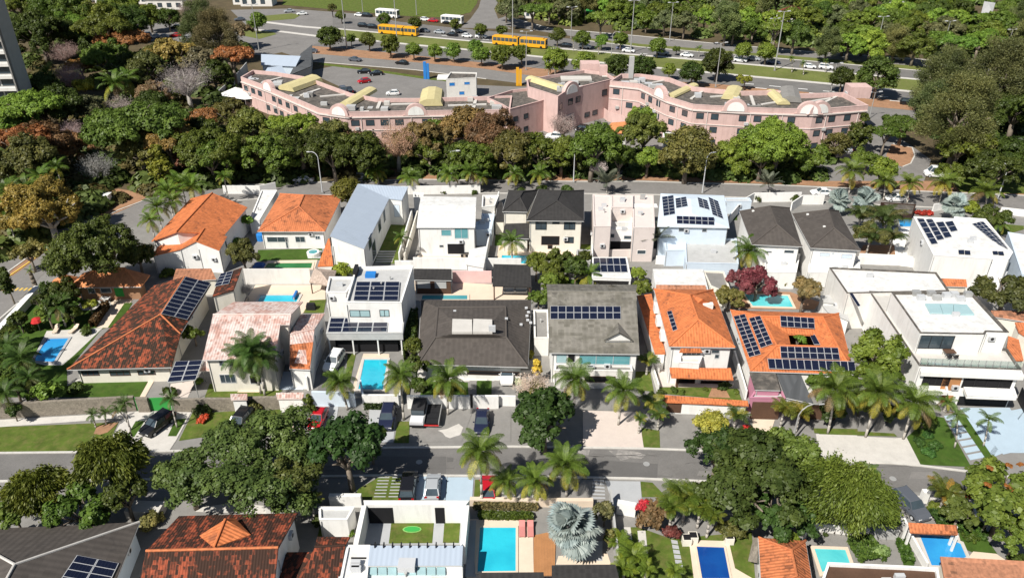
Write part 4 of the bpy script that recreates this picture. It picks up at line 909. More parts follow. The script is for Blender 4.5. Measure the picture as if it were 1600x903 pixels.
h = house('slate_house', 'cream two-storey house with black slate hipped roofs', 'right of the curved white roof', '916,563,6.2 1320,567,6.2 1320,352,6.2 1000,345,6.2 1130,425,8.0 1160,360,8.0', HIP, [0, 1, 2, 3], SLATE, CREAM, tag='Z2', ridges=HR, over=.45)
for s in ('978,570,1057,628', '1180,570,1258,628', '1098,568,1148,588', '1185,678,1247,722'): opening(h, 0, 'Z2', s, bars=1, frame=BLACK)
opening(h, 0, 'Z2', '1020,672,1146,735', pane=DARK, frame=DKWOOD); opening(h, 0, 'Z2', '1065,736,1098,762', 'door', pane=DARK, frame=DKWOOD)
house('', '', '', '746,498,6 922,502,6 1000,348,6 788,352,6 868,398,7.5 890,362,7.5', HIP, [0, 1, 2, 3], SLATE, CREAM, tag='Z2', T=h['t'], ridges=HR, over=.3)
house('', '', '', '740,684,2.8 932,690,2.8 935,580,3.8 765,585,3.8', [(0, 1, 2, 3)], [0, 1, 2, 3], SLATE, CREAM, tag='Z2', T=h['t'], over=.3)
house('', '', '', '692,568,2.8 758,568,2.8 745,432,2.8 715,430,2.8', [(0, 1, 2, 3)], [0, 1, 2, 3], SLATE, CREAM, tag='Z2', T=h['t'], over=.1)
g = block('', '', '', '1268,850 1366,852 1364,772 1270,768', 2.4, GREYW, ROOFD, tag='Z2', T=h['t'], par=.15)
h = block('pink_stucco_house', 'pale pink house with twin flat roofed blocks', 'left of the blue-white solar roof', '125,605 245,606 250,385 118,380', 6.4, BEIGE, BEIGE, tag='Z3', par=.12)
g = block('', '', '', '402,615 556,616 545,385 402,384', 6.4, BEIGE, BEIGE, tag='Z3', T=h['t'], par=.12)
c5 = block('', '', '', '246,580 402,580 400,500 250,495', 4.8, WHITE, PALEC, tag='Z3', T=h['t'], par=.7); block('', '', '', '250,470 402,470 402,384 250,384', 6.8, BEIGE, BEIGE, tag='Z3', T=h['t'], par=.1)
f5 = block('', '', '', '215,625 422,628 420,612 215,610', 4.6, WHITE, PALEC, tag='Z3', T=h['t'], par=.2); opening(f5, 0, 'Z3', '215,705,405,785', 'door', pane=DARK, frame=WHITE); opening(f5, 0, 'Z3', '230,655,270,685'); opening(f5, 0, 'Z3', '338,668,390,695')  # ground-level opening has its inner shade painted as a near-black sheet
opening(g, 0, 'Z3', '432,770,492,800', frame=WHITE); roofbox(h, 'Z3', '470,410', .9, .3, .8, METAL, 'dish', z=6.4); roofbox(h, 'Z3', '490,460', 4.2, 1.6, .1, ROOFW, 'roof_patch', z=6.35); roofbox(h, 'Z3', '315,520', 1.4, .8, .5, BLACK, 'air_conditioner', z=4.3)
h = house('solar_house', 'blue-white house with five solar arrays on low hipped roof', 'beside the grey palm', '575,604,6.2 1082,614,6.2 1045,386,6.2 598,372,6.2 820,515,7.1 810,410,7.1', HIP, [0, 1, 2, 3], PALEB, PALEB, tag='Z3', over=.3)  # bluish shade under the eaves is put into the wall colour
for s, f, c, r in (('606,400 688,388 700,520 618,535', 3, 2, 6), ('700,411 778,399 790,465 706,480', 3, 2, 4), ('855,402 925,425 943,492 868,470', 1, 2, 4), ('932,400 1002,431 1040,556 962,525', 1, 2, 7), ('708,533 975,543 977,600 710,588', 0, 6, 2)): solar(h['t'], 'Z3', s, h['pl'][f], c, r)
for s in ('725,615,785,642', '890,618,922,645'): opening(h, 0, 'Z3', s)
g = block('', '', '', '775,862 1146,870 1132,690 768,700', 3.1, PALEB, ROOFG, tag='Z3', T=h['t'], par=.25); block('', '', '', '632,775 772,772 765,690 628,690', 3.0, PALEB, PALEB, tag='Z3', T=h['t'], par=.2)
g2 = block('', '', '', '1055,430 1240,430 1225,405 1050,405', 2.6, PALEB, ROOFG, tag='Z3', T=h['t'], par=.2)
tw = None
for lk, s, wins in (('white house with brown-grey hipped roof, left twin', '292,700,6.2 707,718,6.2 604,400,6.2 188,428,6.2 500,538,7.9 440,385,7.9', ('398,752,455,770', '560,745,638,775')), ('white house with brown-grey hipped roof, right twin', '778,728,6.2 1192,750,6.2 1012,425,6.2 628,450,6.2 972,565,7.9 925,415,7.9', ('858,766,935,803', '1038,778,1120,820', '955,768,972,782'))):
    h = house('twin_house', lk, 'of the pair left of the silver palms', s, HIP, [0, 1, 2, 3], BROWNT, WHITE, tag='Z4', ridges=HR, over=.4)
    for k in wins: opening(h, 0, 'Z4', k, pane=PALEB if tw else GLASS)
    for p in (((300, 432), (463, 490), (505, 517)), ((752, 460), (872, 452), (890, 562)))[1 if tw else 0]: roofbox(h, 'Z4', f'{p[0]},{p[1]}', .35, .35, .3, WHITE, 'roof_vent', z=7.3 if p[1] > 470 else 6.8)
    tw = h
block('', '', '', '400,930 660,935 690,780 395,770', 3, WHITE, ROOFW, tag='Z4', T=tw['t'], par=.2); block('', '', '', '760,935 1190,940 1185,830 770,800', 3, WHITE, ROOFW, tag='Z4', T=tw['t'], par=.2)
h = block('flat_solar_house', 'large white flat-roofed house with staggered solar panels', 'right of the garden with dark palms', '715,762 1130,790 1135,772 1245,792 1275,742 1082,508 862,492 860,505 575,492', 6.3, WHITE, ROOFW, tag='Z5', par=.25, cap=WHITE)
for s, c, r in (('592,500 640,497 747,683 700,690', 1, 5), ('658,512 704,505 792,652 742,661', 1, 5), ('730,534 784,528 846,636 795,645', 1, 3), ('793,532 850,522 887,592 838,602', 1, 2), ('985,545 1010,538 1165,680 1130,662', 1, 7), ('1012,540 1036,530 1215,712 1170,690', 1, 7), ('1038,530 1066,528 1262,735 1218,715', 1, 8)): solar(h['t'], 'Z5', s, h['pl'][0], c, r)
for s in ('888,732 930,732 932,760 892,758', '932,735 972,737 975,763 935,762', '1128,740 1165,740 1170,763 1135,762', '1168,742 1205,743 1212,768 1172,765'): solar(h['t'], 'Z5', s, h['pl'][0], 1, 1, lift=.2, frame=BLACK)
for s in ('960,790,1020,800', ): opening(h, 0, 'Z5', s)
g = block('', '', '', '705,885 1130,895 1120,862 700,845', 2.9, WHITE, ROOFW, tag='Z5', T=h['t'], par=.2); opening(g, 0, 'Z5', '710,890,860,902', frame=BLACK)
block('', '', '', '1120,870 1210,880 1225,815 1130,808', 3.2, WHITE, ROOFW, tag='Z5', T=h['t'], par=.2)
h = block('dark_roof_annexe', 'black flat roof annexe with red planter wall', 'by the small blue pool', '450,470 568,476 592,406 345,390', 1.2, REDT, ROOFD, tag='Z5', par=.1, cat='annexe')
h = block('edge_house', 'pale blue-white house', 'cut by the right edge beside the solar roof', '1340,900 1500,910 1480,640 1240,600', 5.2, PALEB, ROOFW, tag='Z5', par=.3); opening(h, 3, 'Z5', '1270,640,1300,690')
# ---- middle row
h = house('mossy_roof_house', 'low house with large moss-blackened red tile roof', 'beside the tiled terrace', '430,728,2.8 1100,712,2.8 1158,500,3.9 1352,180,3.9 1185,132,5.9 1030,375,5.9 985,190,3.2', [(0, 1, 2, 5), (5, 2, 3, 4), (4, 6, 0, 5)], [0, 1, 2, 3, 4, 6], MOSSY, CREAM, tag='Z6', ridges=[(0, 5), (5, 2), (5, 4)], over=.7, capmat=ORANGE2)
solar(h['t'], 'Z6', '1187,136 1352,176 1200,413 1030,374', (h['vs'][5] + V((0, 0, .15)), h['pl'][1][1]), 2, 10, lift=.15)
for s in ('520,738,640,765', '700,738,840,765', '880,735,1000,760'): opening(h, 0, 'Z6', s, bars=2, frame=DKWOOD)
h = house('pavilion', 'open garden pavilion with peach hipped roof', 'above the left garden', '440,202,2.8 905,196,2.8 962,122,2.8 530,110,2.8 625,80,4.5 800,78,4.5', [(0, 1, 5, 4), (1, 2, 5), (2, 3, 4, 5), (3, 0, 4)], [0, 1, 2, 3], PEACH, SOIL, tag='Z6', ridges=[(4, 5), (0, 4), (1, 5)], over=.9)
house('', '', '', '300,206,2.5 440,203,2.5 500,132,2.5 345,150,2.5 412,118,3.7', [(0, 1, 4), (1, 2, 4), (2, 3, 4), (3, 0, 4)], [0, 1, 2, 3], PEACH, SOIL, tag='Z6', T=h['t'], over=.4)
opening(h, 0, 'Z6', '728,200,800,258', 'door', pane=GREENP, frame=GREENP)
for s in ('560,205,615,240', '640,205,720,235'): opening(h, 0, 'Z6', s)
h = house('shed', 'small brown-tiled outbuilding', 'against the white wall of the stepped orange roof', '1105,165,2.8 1388,150,2.8 1355,80,3.2 1130,82,3.2', [(0, 1, 2, 3)], [0, 1, 2, 3], RUSTB, CREAM, tag='Z6', over=.15, cat='shed'); opening(h, 0, 'Z6', '1150,172,1190,190')
h = house('small_solar_house', 'small house with red tiles and four-row solar array', 'between mossy roof and white garden wall', '345,238,4.2 470,200,4.6 520,68,5.0 390,110,4.4', [(0, 1, 2, 3)], [0, 1, 2, 3], REDT, CREAM, tag='Y1', over=.12)
solar(h['t'], 'Y1', '396,106 470,90 445,165 358,182', h['pl'][0], 2, 4); opening(h, 0, 'Y1', '385,268,398,284')
opening(h, 1, 'Y1', '520,140,540,165')
h = house('faded_roof_house', 'cream house with faded whitish pink tile roof', 'behind the clump of drooping palms', '287,610,5.4 715,604,5.4 745,402,6.8 800,402,6.8 809,343,7.3 350,345,7.3 470,270,5.8 878,268,5.8', [(0, 1, 2, 3, 4, 5), (5, 4, 7, 6)], [0, 1, 2, 3, 4, 7, 6, 5], FADED, CREAM, tag='Y1', ridges=[(5, 4)], over=.4)
for s in ('380,612,415,645', '440,615,540,648'): opening(h, 0, 'Y1', s)
opening(h, 0, 'Y1', '385,695,490,745', bars=2); opening(h, 0, 'Y1', '560,700,640,750', 'door', pane=DARK)
bal = block('', '', '', '350,650 545,655 540,600 350,600', 3.0, WHITE, PALEC, tag='Y1', T=h['t'], par=.1, z0=2.6)
for k in range(10): P = bal['W'][0].lerp(bal['W'][1], (k + .3) / 10); b = MB(); b.box(P.x - .04, P.x + .04, P.y, P.y + .08, 3.05, 3.75); b.build('baluster', WHITE, h['t'])
strip('handrail', [V((*bal['W'][0], 0)), V((*bal['W'][1], 0))], .1, .1, WHITE, h['t'], z0=3.75, px=False)
g = house('', '', '', '797,662,3.3 922,668,3.3 946,428,5.2 803,462,5.2 865,345,4.2 1008,335,4.2', [(0, 1, 2, 3), (3, 2, 5, 4)], [0, 1, 2, 5, 4, 3], FADED, WHITE, tag='Y1', T=h['t'], over=.12, ridges=[(2, 3)])
g = house('', '', '', '800,660,3.36 918,665,3.36 938,505,4.68 802,520,4.78', [(0, 1, 2, 3)], [0, 1, 2, 3], ORANGE2, WHITE, tag='Y1', T=h['t'], wall=False, th=.02)
house('', '', '', '270,672,2.4 345,672,2.4 350,615,3 300,615,3', [(0, 1, 2, 3)], [0, 1, 2, 3], FADED, CREAM, tag='Y1', T=h['t'], wall=False)
T = thing('solar_carport', 'solar panel carport on slim posts', 'beside the stone front wall', 'carport', G(*q('Y1', '180,740')[0]))
pl = (G(*q('Y1', '185,680')[0], 3.0), V((0, -.12, 1)).normalized()); solar(T, 'Y1', '130,622 290,615 250,730 80,745', pl, 2, 4)
for p in ('90,748', '240,735', '140,630', '278,622'): P = OP(q('Y1', p)[0], pl); b = MB(); b.tube((P.x, P.y, 0), (P.x, P.y, P.z), .06, .06, 6); b.build('post', METAL, T)
for a, c in (('88,742', '246,728'), ('132,628', '282,620')): b = MB(); b.tube(OP(q('Y1', a)[0], pl), OP(q('Y1', c)[0], pl), .06, .06, 6); b.build('beam', METAL, T)
T = thing('thatched_hut', 'small pale thatched hut on posts', 'beside the walled pool', 'hut', G(*q('Y1', '985,215')[0]))
vs = W3(q('Y1', '915,150,2.3 1045,175,2.3 1075,85,2.3 945,70,2.3 985,95,3.6')); roofmesh(T, vs, [(0, 1, 4), (1, 2, 4), (2, 3, 4), (3, 0, 4)], [0, 1, 2, 3], THATCH, .25)
for v in vs[:4]: b = MB(); p = v.lerp(vs[4], .12); b.tube((p.x, p.y, 0), (p.x, p.y, 2.2), .1, .1, 6); b.build('post', DKWOOD, T)
h = block('white_solar_house', 'white modern house with two solar arrays on stepped roofs', 'behind the narrow front pool', '243,320 546,323 610,122 300,130', 7.0, WHITE, ROOFG, tag='Y2', par=.4)
solar(h['t'], 'Y2', '302,212 538,212 530,315 284,315', (V((0, 0, 6.75)), V((0, 0, 1))), 3, 4)
for s in ('263,362,378,400', '426,361,482,398'): opening(h, 0, 'Y2', s, bars=1, frame=BLACK, pane=SKYG)
block('', '', '', '137,266 246,268 302,184 155,183', 5.8, WHITE, ROOFG, tag='Y2', T=h['t'], par=.25); roofbox(h, 'Y2', '380,178', 1.5, 1.2, .5, BLUE, 'skylight', z=6.65); roofbox(h, 'Y2', '300,165', .5, 2.2, 1.0, BLACK, 'duct', z=6.65); roofbox(h, 'Y2', '262,295', .4, 2.0, .7, BLACK, 'duct', z=5.8)
g = block('', '', '', '138,490 553,488 562,400 158,400', 3.7, ROOFG, ROOFW, tag='Y2', T=h['t'], par=.1, z0=2.6)
solar(h['t'], 'Y2', '160,410 476,408 469,483 139,486', (V((0, 0, 3.62)), V((0, 0, 1))), 4, 3)
b = MB(); b.prism([(p.x, p.y) for p in inset(g['W'], .9)], 0.01, 2.6); g3 = b.build('recess_shade_wall', DARK, h['t'])  # wall coloured near-black as the shade of the open recess
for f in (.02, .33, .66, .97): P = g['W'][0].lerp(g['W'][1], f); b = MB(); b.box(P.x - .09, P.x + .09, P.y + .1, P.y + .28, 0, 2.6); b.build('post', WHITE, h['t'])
h = house('courtyard_house', 'low house with broad brown-grey hipped roof and white roof lid', 'between palms and patio pool', '80,655,3.1 677,672,3.1 695,308,3.1 98,308,3.1 175,512,4.9 560,511,4.9 556,346,4.9 190,350,4.9 258,495,5.6 488,496,5.6 488,424,5.6 266,420,5.6', [(0, 1, 5, 4), (1, 2, 6, 5), (2, 3, 7, 6), (3, 0, 4, 7), (4, 5, 9, 8), (5, 6, 10, 9), (6, 7, 11, 10), (7, 4, 8, 11), (8, 9, 10, 11)], [0, 1, 2, 3], BROWNT, WHITE, tag='Y3', ridges=[(0, 4), (1, 5), (4, 5), (5, 6), (6, 7), (7, 4)], over=1.0)
for x0, x1 in ((265, 375), (378, 484)): 
    p = W3([(*k, 5.62) for k in q('Y3', f'{x0},492 {x1},492 {x1-1},424 {x0+3},421')]); b = MB(); b.prism(ccw([(v.x, v.y) for v in p]), 5.55, 5.95); b.build('roof_lid', PALEC, h['t'])
roofbox(h, 'Y3', '483,478', .9, .3, .9, ALU, 'dish', z=5.9)
for x, y in ((668, 352), (680, 375), (672, 395), (676, 418), (692, 432), (640, 442), (280, 370), (560, 410)): roofbox(h, 'Y3', f'{x},{y}', .4, .4, .12, ALU, 'roof_vent', z=3.8 if x > 600 else 5.0)
opening(h, 0, 'Y3', '345,690,640,720', 'door', pane=DARK, frame=DKWOOD); opening(h, 0, 'Y3', '90,690,330,735', pane=WHITE, frame=WHITE)
h = house('pool_house', 'long dark-roofed pool house with shutters', 'at the back of the patio', '58,198,2.7 262,202,2.7 262,140,3.0 58,138,3.0', [(0, 1, 2, 3)], [0, 1, 2, 3], SLATE, DKWOOD, tag='Y3', over=.15, cat='annexe')
for s in ('75,205,148,245', '170,205,235,245'): opening(h, 0, 'Y3', s, 'door', pane=GREYW, frame=GREYW)
T = thing('gazebo', 'open gazebo with dark flat roof', 'beside the patio pool', 'gazebo', G(*q('Y3', '600,270')[0])); vs = W3(q('Y3', '485,230,2.7 696,234,2.7 690,118,3.1 490,113,3.1')); roofmesh(T, vs, [(0, 1, 2, 3)], [0, 1, 2, 3], SLATE, .2)
for v in vs: c = sum(vs, V()) / 4; p = v.lerp(c, .08); b = MB(); b.box(p.x - .1, p.x + .1, p.y - .1, p.y + .1, .02, 2.6); b.build('post', DKWOOD, T)
for i, x in enumerate((575, 640)):
    S = furn('sofa', 'white outdoor sofa', 'under the patio gazebo', 'sofa', *q('Y3', f'{x},270')[0]); boxes(S, 'seat', [(-.9, .9, -.4, .4, .15, .42)], WHITE); boxes(S, 'backrest', [(-.9, .9, .3, .45, .42, .8)], WHITE); boxes(S, 'armrest', [(-.95, -.8, -.4, .4, .42, .6), (.8, .95, -.4, .4, .42, .6)], WHITE)
h = block('side_annexe', 'low stained white annexe with flat roof', 'left of the olive-grey solar roof', '712,515 790,515 786,362 708,362', 3.0, WHITE2, CONC, tag='Y3', par=.3, cat='annexe')
h = house('grey_gable_house', 'house with broad olive-grey tile roof, solar row and dormer', 'right of the brown hipped roof', '168,594,5.0 658,601,5.0 638,266,8.0 157,264,8.0 645,225,5.2 152,222,5.2', [(0, 1, 2, 3), (3, 2, 4, 5)], [0, 1, 2, 4, 5, 3], GREYT, WHITE, tag='Y4', ridges=[(2, 3)], over=.35)
solar(h['t'], 'Y4', '173,343 555,345 557,415 173,415', h['pl'][0], 9, 2)
v0 = [OP(p, h['pl'][0]) for p in q('Y4', '462,545 625,575 540,428')]; up = V((0, 0, 1.7)); fr = [V((v0[0].x, v0[0].y, v0[0].z + .5)), V((v0[1].x, v0[0].y, v0[0].z + .5))]; pk0 = V(((fr[0].x + fr[1].x) / 2, fr[0].y - .1, fr[0].z + 1.3)); bk = OP(q('Y4', '540,428')[0], h['pl'][0])
roofmesh(h['roof'], [fr[0], fr[1], pk0, bk], [(0, 2, 3), (2, 1, 3)], [0, 1, 3], GREYT, .12, name='dormer')
b = MB(); b.add([fr[0] + V((.3, .2, -.9)), fr[1] + V((-.3, .2, -.9)), fr[1] + V((-.3, .2, -.02)), pk0 + V((0, .3, -.15)), fr[0] + V((.3, .2, -.02))], [(0, 1, 2, 3, 4)]); b.build('dormer_wall', WHITE, h['roof'])
opening(h, 0, 'Y4', '330,605,605,660', pane=TEAL, bars=2); opening(h, 0, 'Y4', '205,600,262,650', pane=SKYG); opening(h, 0, 'Y4', '268,600,308,645', pane=DARK)
g = block('', '', '', '195,690 620,695 612,655 200,655', 2.9, WHITE2, CONC, tag='Y4', T=h['t'], par=.3); opening(g, 0, 'Y4', '360,720,525,755', 'door', pane=DARK, frame=DKWOOD)
house('', '', '', '440,262,5 572,264,5 545,236,5.5 470,236,5.5 505,224,6.6', [(0, 1, 4), (1, 2, 4), (2, 3, 4), (3, 0, 4)], [0, 1, 2, 3], GREYT, WHITE, tag='Y4', T=h['t'], over=.2)
h = block('solar_carport', 'white flat-roofed carport with ten solar panels', 'behind the olive-grey roof', '400,186 612,192 588,78 402,78', 3.0, WHITE, ROOFW, tag='Y4', par=.1, cat='carport', z0=2.5)
solar(h['t'], 'Y4', '405,80 583,82 594,162 412,160', h['pl'][0], 5, 2)
for p in h['W']: b = MB(); c = (V((0, 0)) + sum(h['W'], V((0, 0)))) / 4; k = p.lerp(c, .05); b.box(k.x - .12, k.x + .12, k.y - .12, k.y + .12, 0, 2.5); b.build('post', WHITE, h['t'])
h = house('orange_house', 'white two-storey house with bright orange hipped roof and bay window', 'behind the tiled front wall', '228,490,6.2 586,496,6.2 466,183,6.2 146,180,6.2 386,345,8.4 340,215,8.4', HIP, [0, 1, 2, 3], ORANGE, WHITE, tag='Y5', ridges=HR, over=.45)
solar(h['t'], 'Y5', '217,304 243,298 275,400 249,410', h['pl'][3], 1, 5)
for s in ('458,508,500,530', '476,532,498,556'): opening(h, 0, 'Y5', s)
by = block('', '', '', '283,578 392,582 408,545 400,535 285,535', 4.6, WHITE, PALEC, tag='Y5', T=h['t'], par=.5, z0=3.3)
opening(h, 0, 'Y5', '298,520,395,572', pane=GLASS, frame=WHITE, bars=3); house('', '', '', '283,520,5.6 408,520,5.6 396,500,6.1 292,500,6.1', [(0, 1, 2, 3)], [0, 1, 2, 3], ORANGE, WHITE, tag='Y5', T=h['t'], wall=False)
house('', '', '', '240,658,3.0 577,671,3.0 562,608,3.8 230,605,3.8', [(0, 1, 2, 3)], [0, 1, 2, 3], ORANGE, WHITE, tag='Y5', T=h['t'], wall=False)
opening(h, 0, 'Y5', '275,665,365,700', 'door', pane=DARK, frame=DKWOOD); opening(h, 0, 'Y5', '400,675,520,700', pane=DARK, frame=DKWOOD)
for x, y in ((268, 710), (540, 705)): P = G(*q('Y5', f'{x},{y}')[0]); b = MB(); b.box(P.x - .15, P.x + .15, P.y - .15, P.y + .15, 0, 2.9); b.build('porch_post', DKWOOD, h['t'])
roofmesh(h['roof'], W3(q('Y5', '370,262,7.6 468,262,7.3 440,215,7.6 345,205,8.2 410,235,8.5')), [(0, 1, 4), (1, 2, 4), (2, 3, 4), (3, 0, 4)], [0, 1, 2, 3], ORANGE, .1, name='dormer')
roofbox(h, 'Y5', '435,280', 1.4, .6, .7, WHITE, 'dormer_wall', z=7.0)
house('', '', '', '150,528,2.7 208,528,2.9 132,205,3.2 52,215,2.7', [(0, 1, 2, 3)], [0, 1, 2, 3], ORANGE, WHITE, tag='Y5', T=h['t'], over=.1)
for x, y in ((160, 300), (172, 370), (195, 450)): roofbox(h, 'Y5', f'{x},{y}', .9, 1.1, 1.2, WHITE, 'chimney', z=3.6)
bk2 = house('back_terrace_roof', 'white flat terrace roof with brown edge tiles', 'behind the bright orange hipped roof', '155,178,3 440,180,3 412,72,3 140,70,3', [(0, 1, 2, 3)], [0, 1, 2, 3], ROOFW, WHITE, tag='Y5', over=.05, cat='annexe')
house('', '', '', '155,180,3.1 430,182,3.1 425,158,3.5 158,156,3.5', [(0, 1, 2, 3)], [0, 1, 2, 3], RUSTB, WHITE, tag='Y5', T=bk2['t'], wall=False)
h = block('felt_roof_shed', 'low shed with stained dark roof', 'right of the white terrace roof', '450,162 570,215 525,85 412,80', 2.6, CREAM, CONC, tag='Y5', par=.2, cat='shed')
h = house('courtyard_solar_house', 'orange-roofed house around a small courtyard with solar arrays', 'right of the bright orange hipped roof', '182,624,3.4 748,642,3.4 662,312,3.4 74,294,3.4 325,485,4.9 658,494,4.9 575,332,4.9 243,328,4.9 400,480,3.9 562,486,3.9 532,430,3.9 388,424,3.9', [(0, 1, 5, 4), (1, 2, 6, 5), (2, 3, 7, 6), (3, 0, 4, 7), (8, 9, 5, 4), (9, 10, 6, 5), (10, 11, 7, 6), (11, 8, 4, 7)], [0, 1, 2, 3], ORANGE, WHITE, tag='Y6', ridges=[(4, 5), (5, 6), (6, 7), (7, 4), (0, 4), (1, 5), (2, 6), (3, 7)], over=.3)
for s, f, c, r in (('92,336 155,322 243,540 178,558', 3, 2, 10), ('176,346 238,332 306,485 240,508', 3, 2, 7), ('340,330 525,343 530,402 345,390', 6, 5, 2), ('340,496 655,504 666,570 345,560', 0, 8, 2), ('272,562 745,578 752,635 280,618', 0, 12, 1)): solar(h['t'], 'Y6', s, h['pl'][f], c, r, lift=.3)
solar(h['t'], 'Y6', '505,430 535,430 565,485 530,485', h['pl'][5], 1, 1, lift=.15)
g = house('mauve_annexe', 'mauve annexe with dark flat roof', 'in front of the courtyard solar roof', '208,725,2.9 345,728,2.9 318,630,3.2 178,628,3.2', [(0, 1, 2, 3)], [0, 1, 2, 3], ROOFD, MAUVE, tag='Y6', over=.1, cat='annexe')
block('', '', '', '180,770 372,772 355,735 208,728', 2.2, MAUVE, ROOFG, tag='Y6', T=g['t'], par=.25)
house('carport_roof', 'grey corrugated carport roof', 'beside the mauve annexe', '378,768,2.6 525,800,2.6 455,640,3 325,638,3', [(0, 1, 2, 3)], [0, 1, 2, 3], CORR, GREYW, tag='Y6', over=.2, cat='carport')
h = block('modern_house', 'big white modern house with glass skylight and roof terrace', 'right of the courtyard solar roof', '495,436 830,442 840,428 957,432 765,226 345,222', 8.7, WHITE, ROOFW, tag='Y7', par=.3, cap=ROOFD)
opening(h, 0, 'Y7', '485,447,655,518', bars=2, frame=BLACK); opening(h, 5, 'Y7', '397,360,467,470', frame=BLACK)
solar(h['t'], 'Y7', '520,288 660,290 665,342 550,340', h['pl'][0], 2, 1, lift=.1); 
for k, s in enumerate(('518,290 592,290 610,340 545,338', '594,290 665,291 665,342 612,341', '667,291 735,295 775,346 667,343')):
    vs = [OP(p, h['pl'][0]) + V((0, 0, .25)) for p in q('Y7', s)]; b = MB(); b.prism(ccw([(v.x, v.y) for v in vs]), 8.4, 8.66); b.build('skylight', SKYG, h['t'])
for x, y in ((470, 238), (548, 240), (578, 262), (628, 250), (668, 245), (740, 245), (700, 268), (495, 262)): roofbox(h, 'Y7', f'{x},{y}', 1.0, .7, .7, random.choice([ALU, GREYW, METAL]), 'roof_unit', z=8.4)
t2 = block('', '', '', '490,606 1022,627 950,520 470,430 350,225 228,218', 5.9, WHITE, PALEC, tag='Y7', T=h['t'], par=.25, cap=ROOFD)
for k in range(14): 
    pp = t2['W'][0].lerp(t2['W'][1], (k + .05) / 14); b = MB(); b.box(pp.x - .03, pp.x + .03, pp.y + .09, pp.y + .15, 5.95, 6.98); b.build('railing_post', METAL, h['t'])
    P = V((*t2['W'][0].lerp(t2['W'][1], (k + .1) / 14), 0)); Q = V((*t2['W'][0].lerp(t2['W'][1], (k + 1.0) / 14), 0)); strip('glass_panel', [P + V((0, .12, 0)), Q + V((0, .12, 0))], .03, 1.0, CLEAR, h['t'], z0=5.97, px=False)
sl2 = block('', '', '', '500,640 1040,662 1025,630 492,608', 5.3, WHITE, WHITE, tag='Y7', T=h['t'], par=.05, z0=4.7)
for s, pn in (('515,655,640,712', DARK), ('725,668,960,730', DARK)): opening(t2, 0, 'Y7', s, bars=3, pane=pn, frame=BLACK)  # balcony recesses: near-black panes paint their shade
for s in ('505,740 640,745 632,700 500,700', '740,762 1000,772 985,725 722,718'): block('', '', '', s, 2.9, WHITE, PALEC, tag='Y7', T=h['t'], par=.5, z0=2.45)
opening(t2, 0, 'Y7', '610,760,655,800', 'door', pane=WOOD, frame=WOOD); opening(t2, 0, 'Y7', '620,660,690,735', pane=WOOD, frame=WOOD); opening(t2, 0, 'Y7', '700,765,960,825', 'door', pane=DARK, frame=BLACK)  # open garage level: its deep shade is painted as a near-black sheet
bk3 = block('', '', '', '112,228 645,216 578,120 20,94', 6.1, WHITE2, ROOFW, tag='Y7', T=h['t'], par=.15, cap=ROOFD); solar(h['t'], 'Y7', '118,226 138,226 185,300 168,304', (V((0, 0, 6.0)), V((0, 0, 1))), 1, 1, frame=WHITE)
for s, lk, z in (('940,580 1035,578 1010,470 955,450', 'orange tiled lean-to', 3.2), ('600,190 740,195 735,155 605,150', 'orange tiled low roof behind the white modern house', 3.0), ('880,350 1070,380 1070,320 865,318', 'long brown-orange tiled roof', 3.0), ('1010,430 1090,480 1090,380 990,380', 'orange roof corner', 4.5)):
    hh = house('tiled_outbuilding', lk, 'near the right edge', W3([(*p, z + (.6 if i > 1 else 0)) for i, p in enumerate(q('Y7', s))]), [(0, 1, 2, 3)], [0, 1, 2, 3], ORANGE2 if 'brown' not in lk else RUSTB, CREAM, over=.15, cat='annexe')
# ---- bottom row
h = house('grey_slate_house', 'house with weathered grey slate roof and six-panel array', 'at the bottom left corner', '930,1150,3.3 1245,372,3.3 130,752,6.4 -420,448,3.3 -60,1100,6.4 -800,1150,3.3', [(1, 2, 4, 0), (1, 3, 2), (2, 3, 5, 4)], [0, 1, 3, 5, 4], BROWNT, PALEB, tag='W1', ridges=[(2, 4), (1, 2), (2, 3)], over=.5, capmat=PALEC)
solar(h['t'], 'W1', '685,672 1062,745 940,1000 510,930', h['pl'][0], 2, 4)
h = house('red_roof_house', 'house with streaked red and black tile roof and small orange cupola', 'at the bottom left', '60,1100,3.6 1290,1090,3.6 1342,600,6.3 1515,290,4.6 455,318,4.6 160,630,6.3', [(0, 1, 2, 5), (5, 2, 3, 4)], [0, 1, 2, 3, 4, 5], REDT, WHITE, tag='W2', ridges=[(5, 2)], over=.35, capmat=ORANGE2)
up3 = V((0, 0, .5)); pl = h['pl'][1]; cu = [OP(q('W2', p)[0], pl) for p in ('640,498', '770,605', '1098,490')] + [G(*q('W2', '868,348')[0], 6.6)]
roofmesh(h['roof'], [cu[0] + V((0, 0, .1)), cu[1] + V((0, 0, .1)), cu[2] + V((0, 0, .1)), cu[3], cu[3] + V((.3, 1.2, -1.0))], [(0, 1, 3), (1, 2, 3), (2, 4, 3), (4, 0, 3)], [0, 1, 2, 4], ORANGE, .12, name='cupola', ridges=[(1, 3)])
opening(h, 1, 'W2', '1350,740,1372,800')
h = house('red_lean_to', 'low dark red tiled roof', 'between the red cupola roof and the white modern court', '190,850,2.8 490,850,2.8 530,590,3.6 300,602,3.6 568,524,3.2 318,524,3.2', [(0, 1, 2, 3), (3, 2, 4, 5)], [0, 1, 2, 4, 5, 3], REDT, CREAM, tag='W3', ridges=[(3, 2)], over=.2)
house('', '', '', '-60,870,2.6 195,860,2.8 300,640,3.4 90,640,3.2', [(0, 1, 2, 3)], [0, 1, 2, 3], REDT, CREAM, tag='W3', T=h['t'], over=.1)
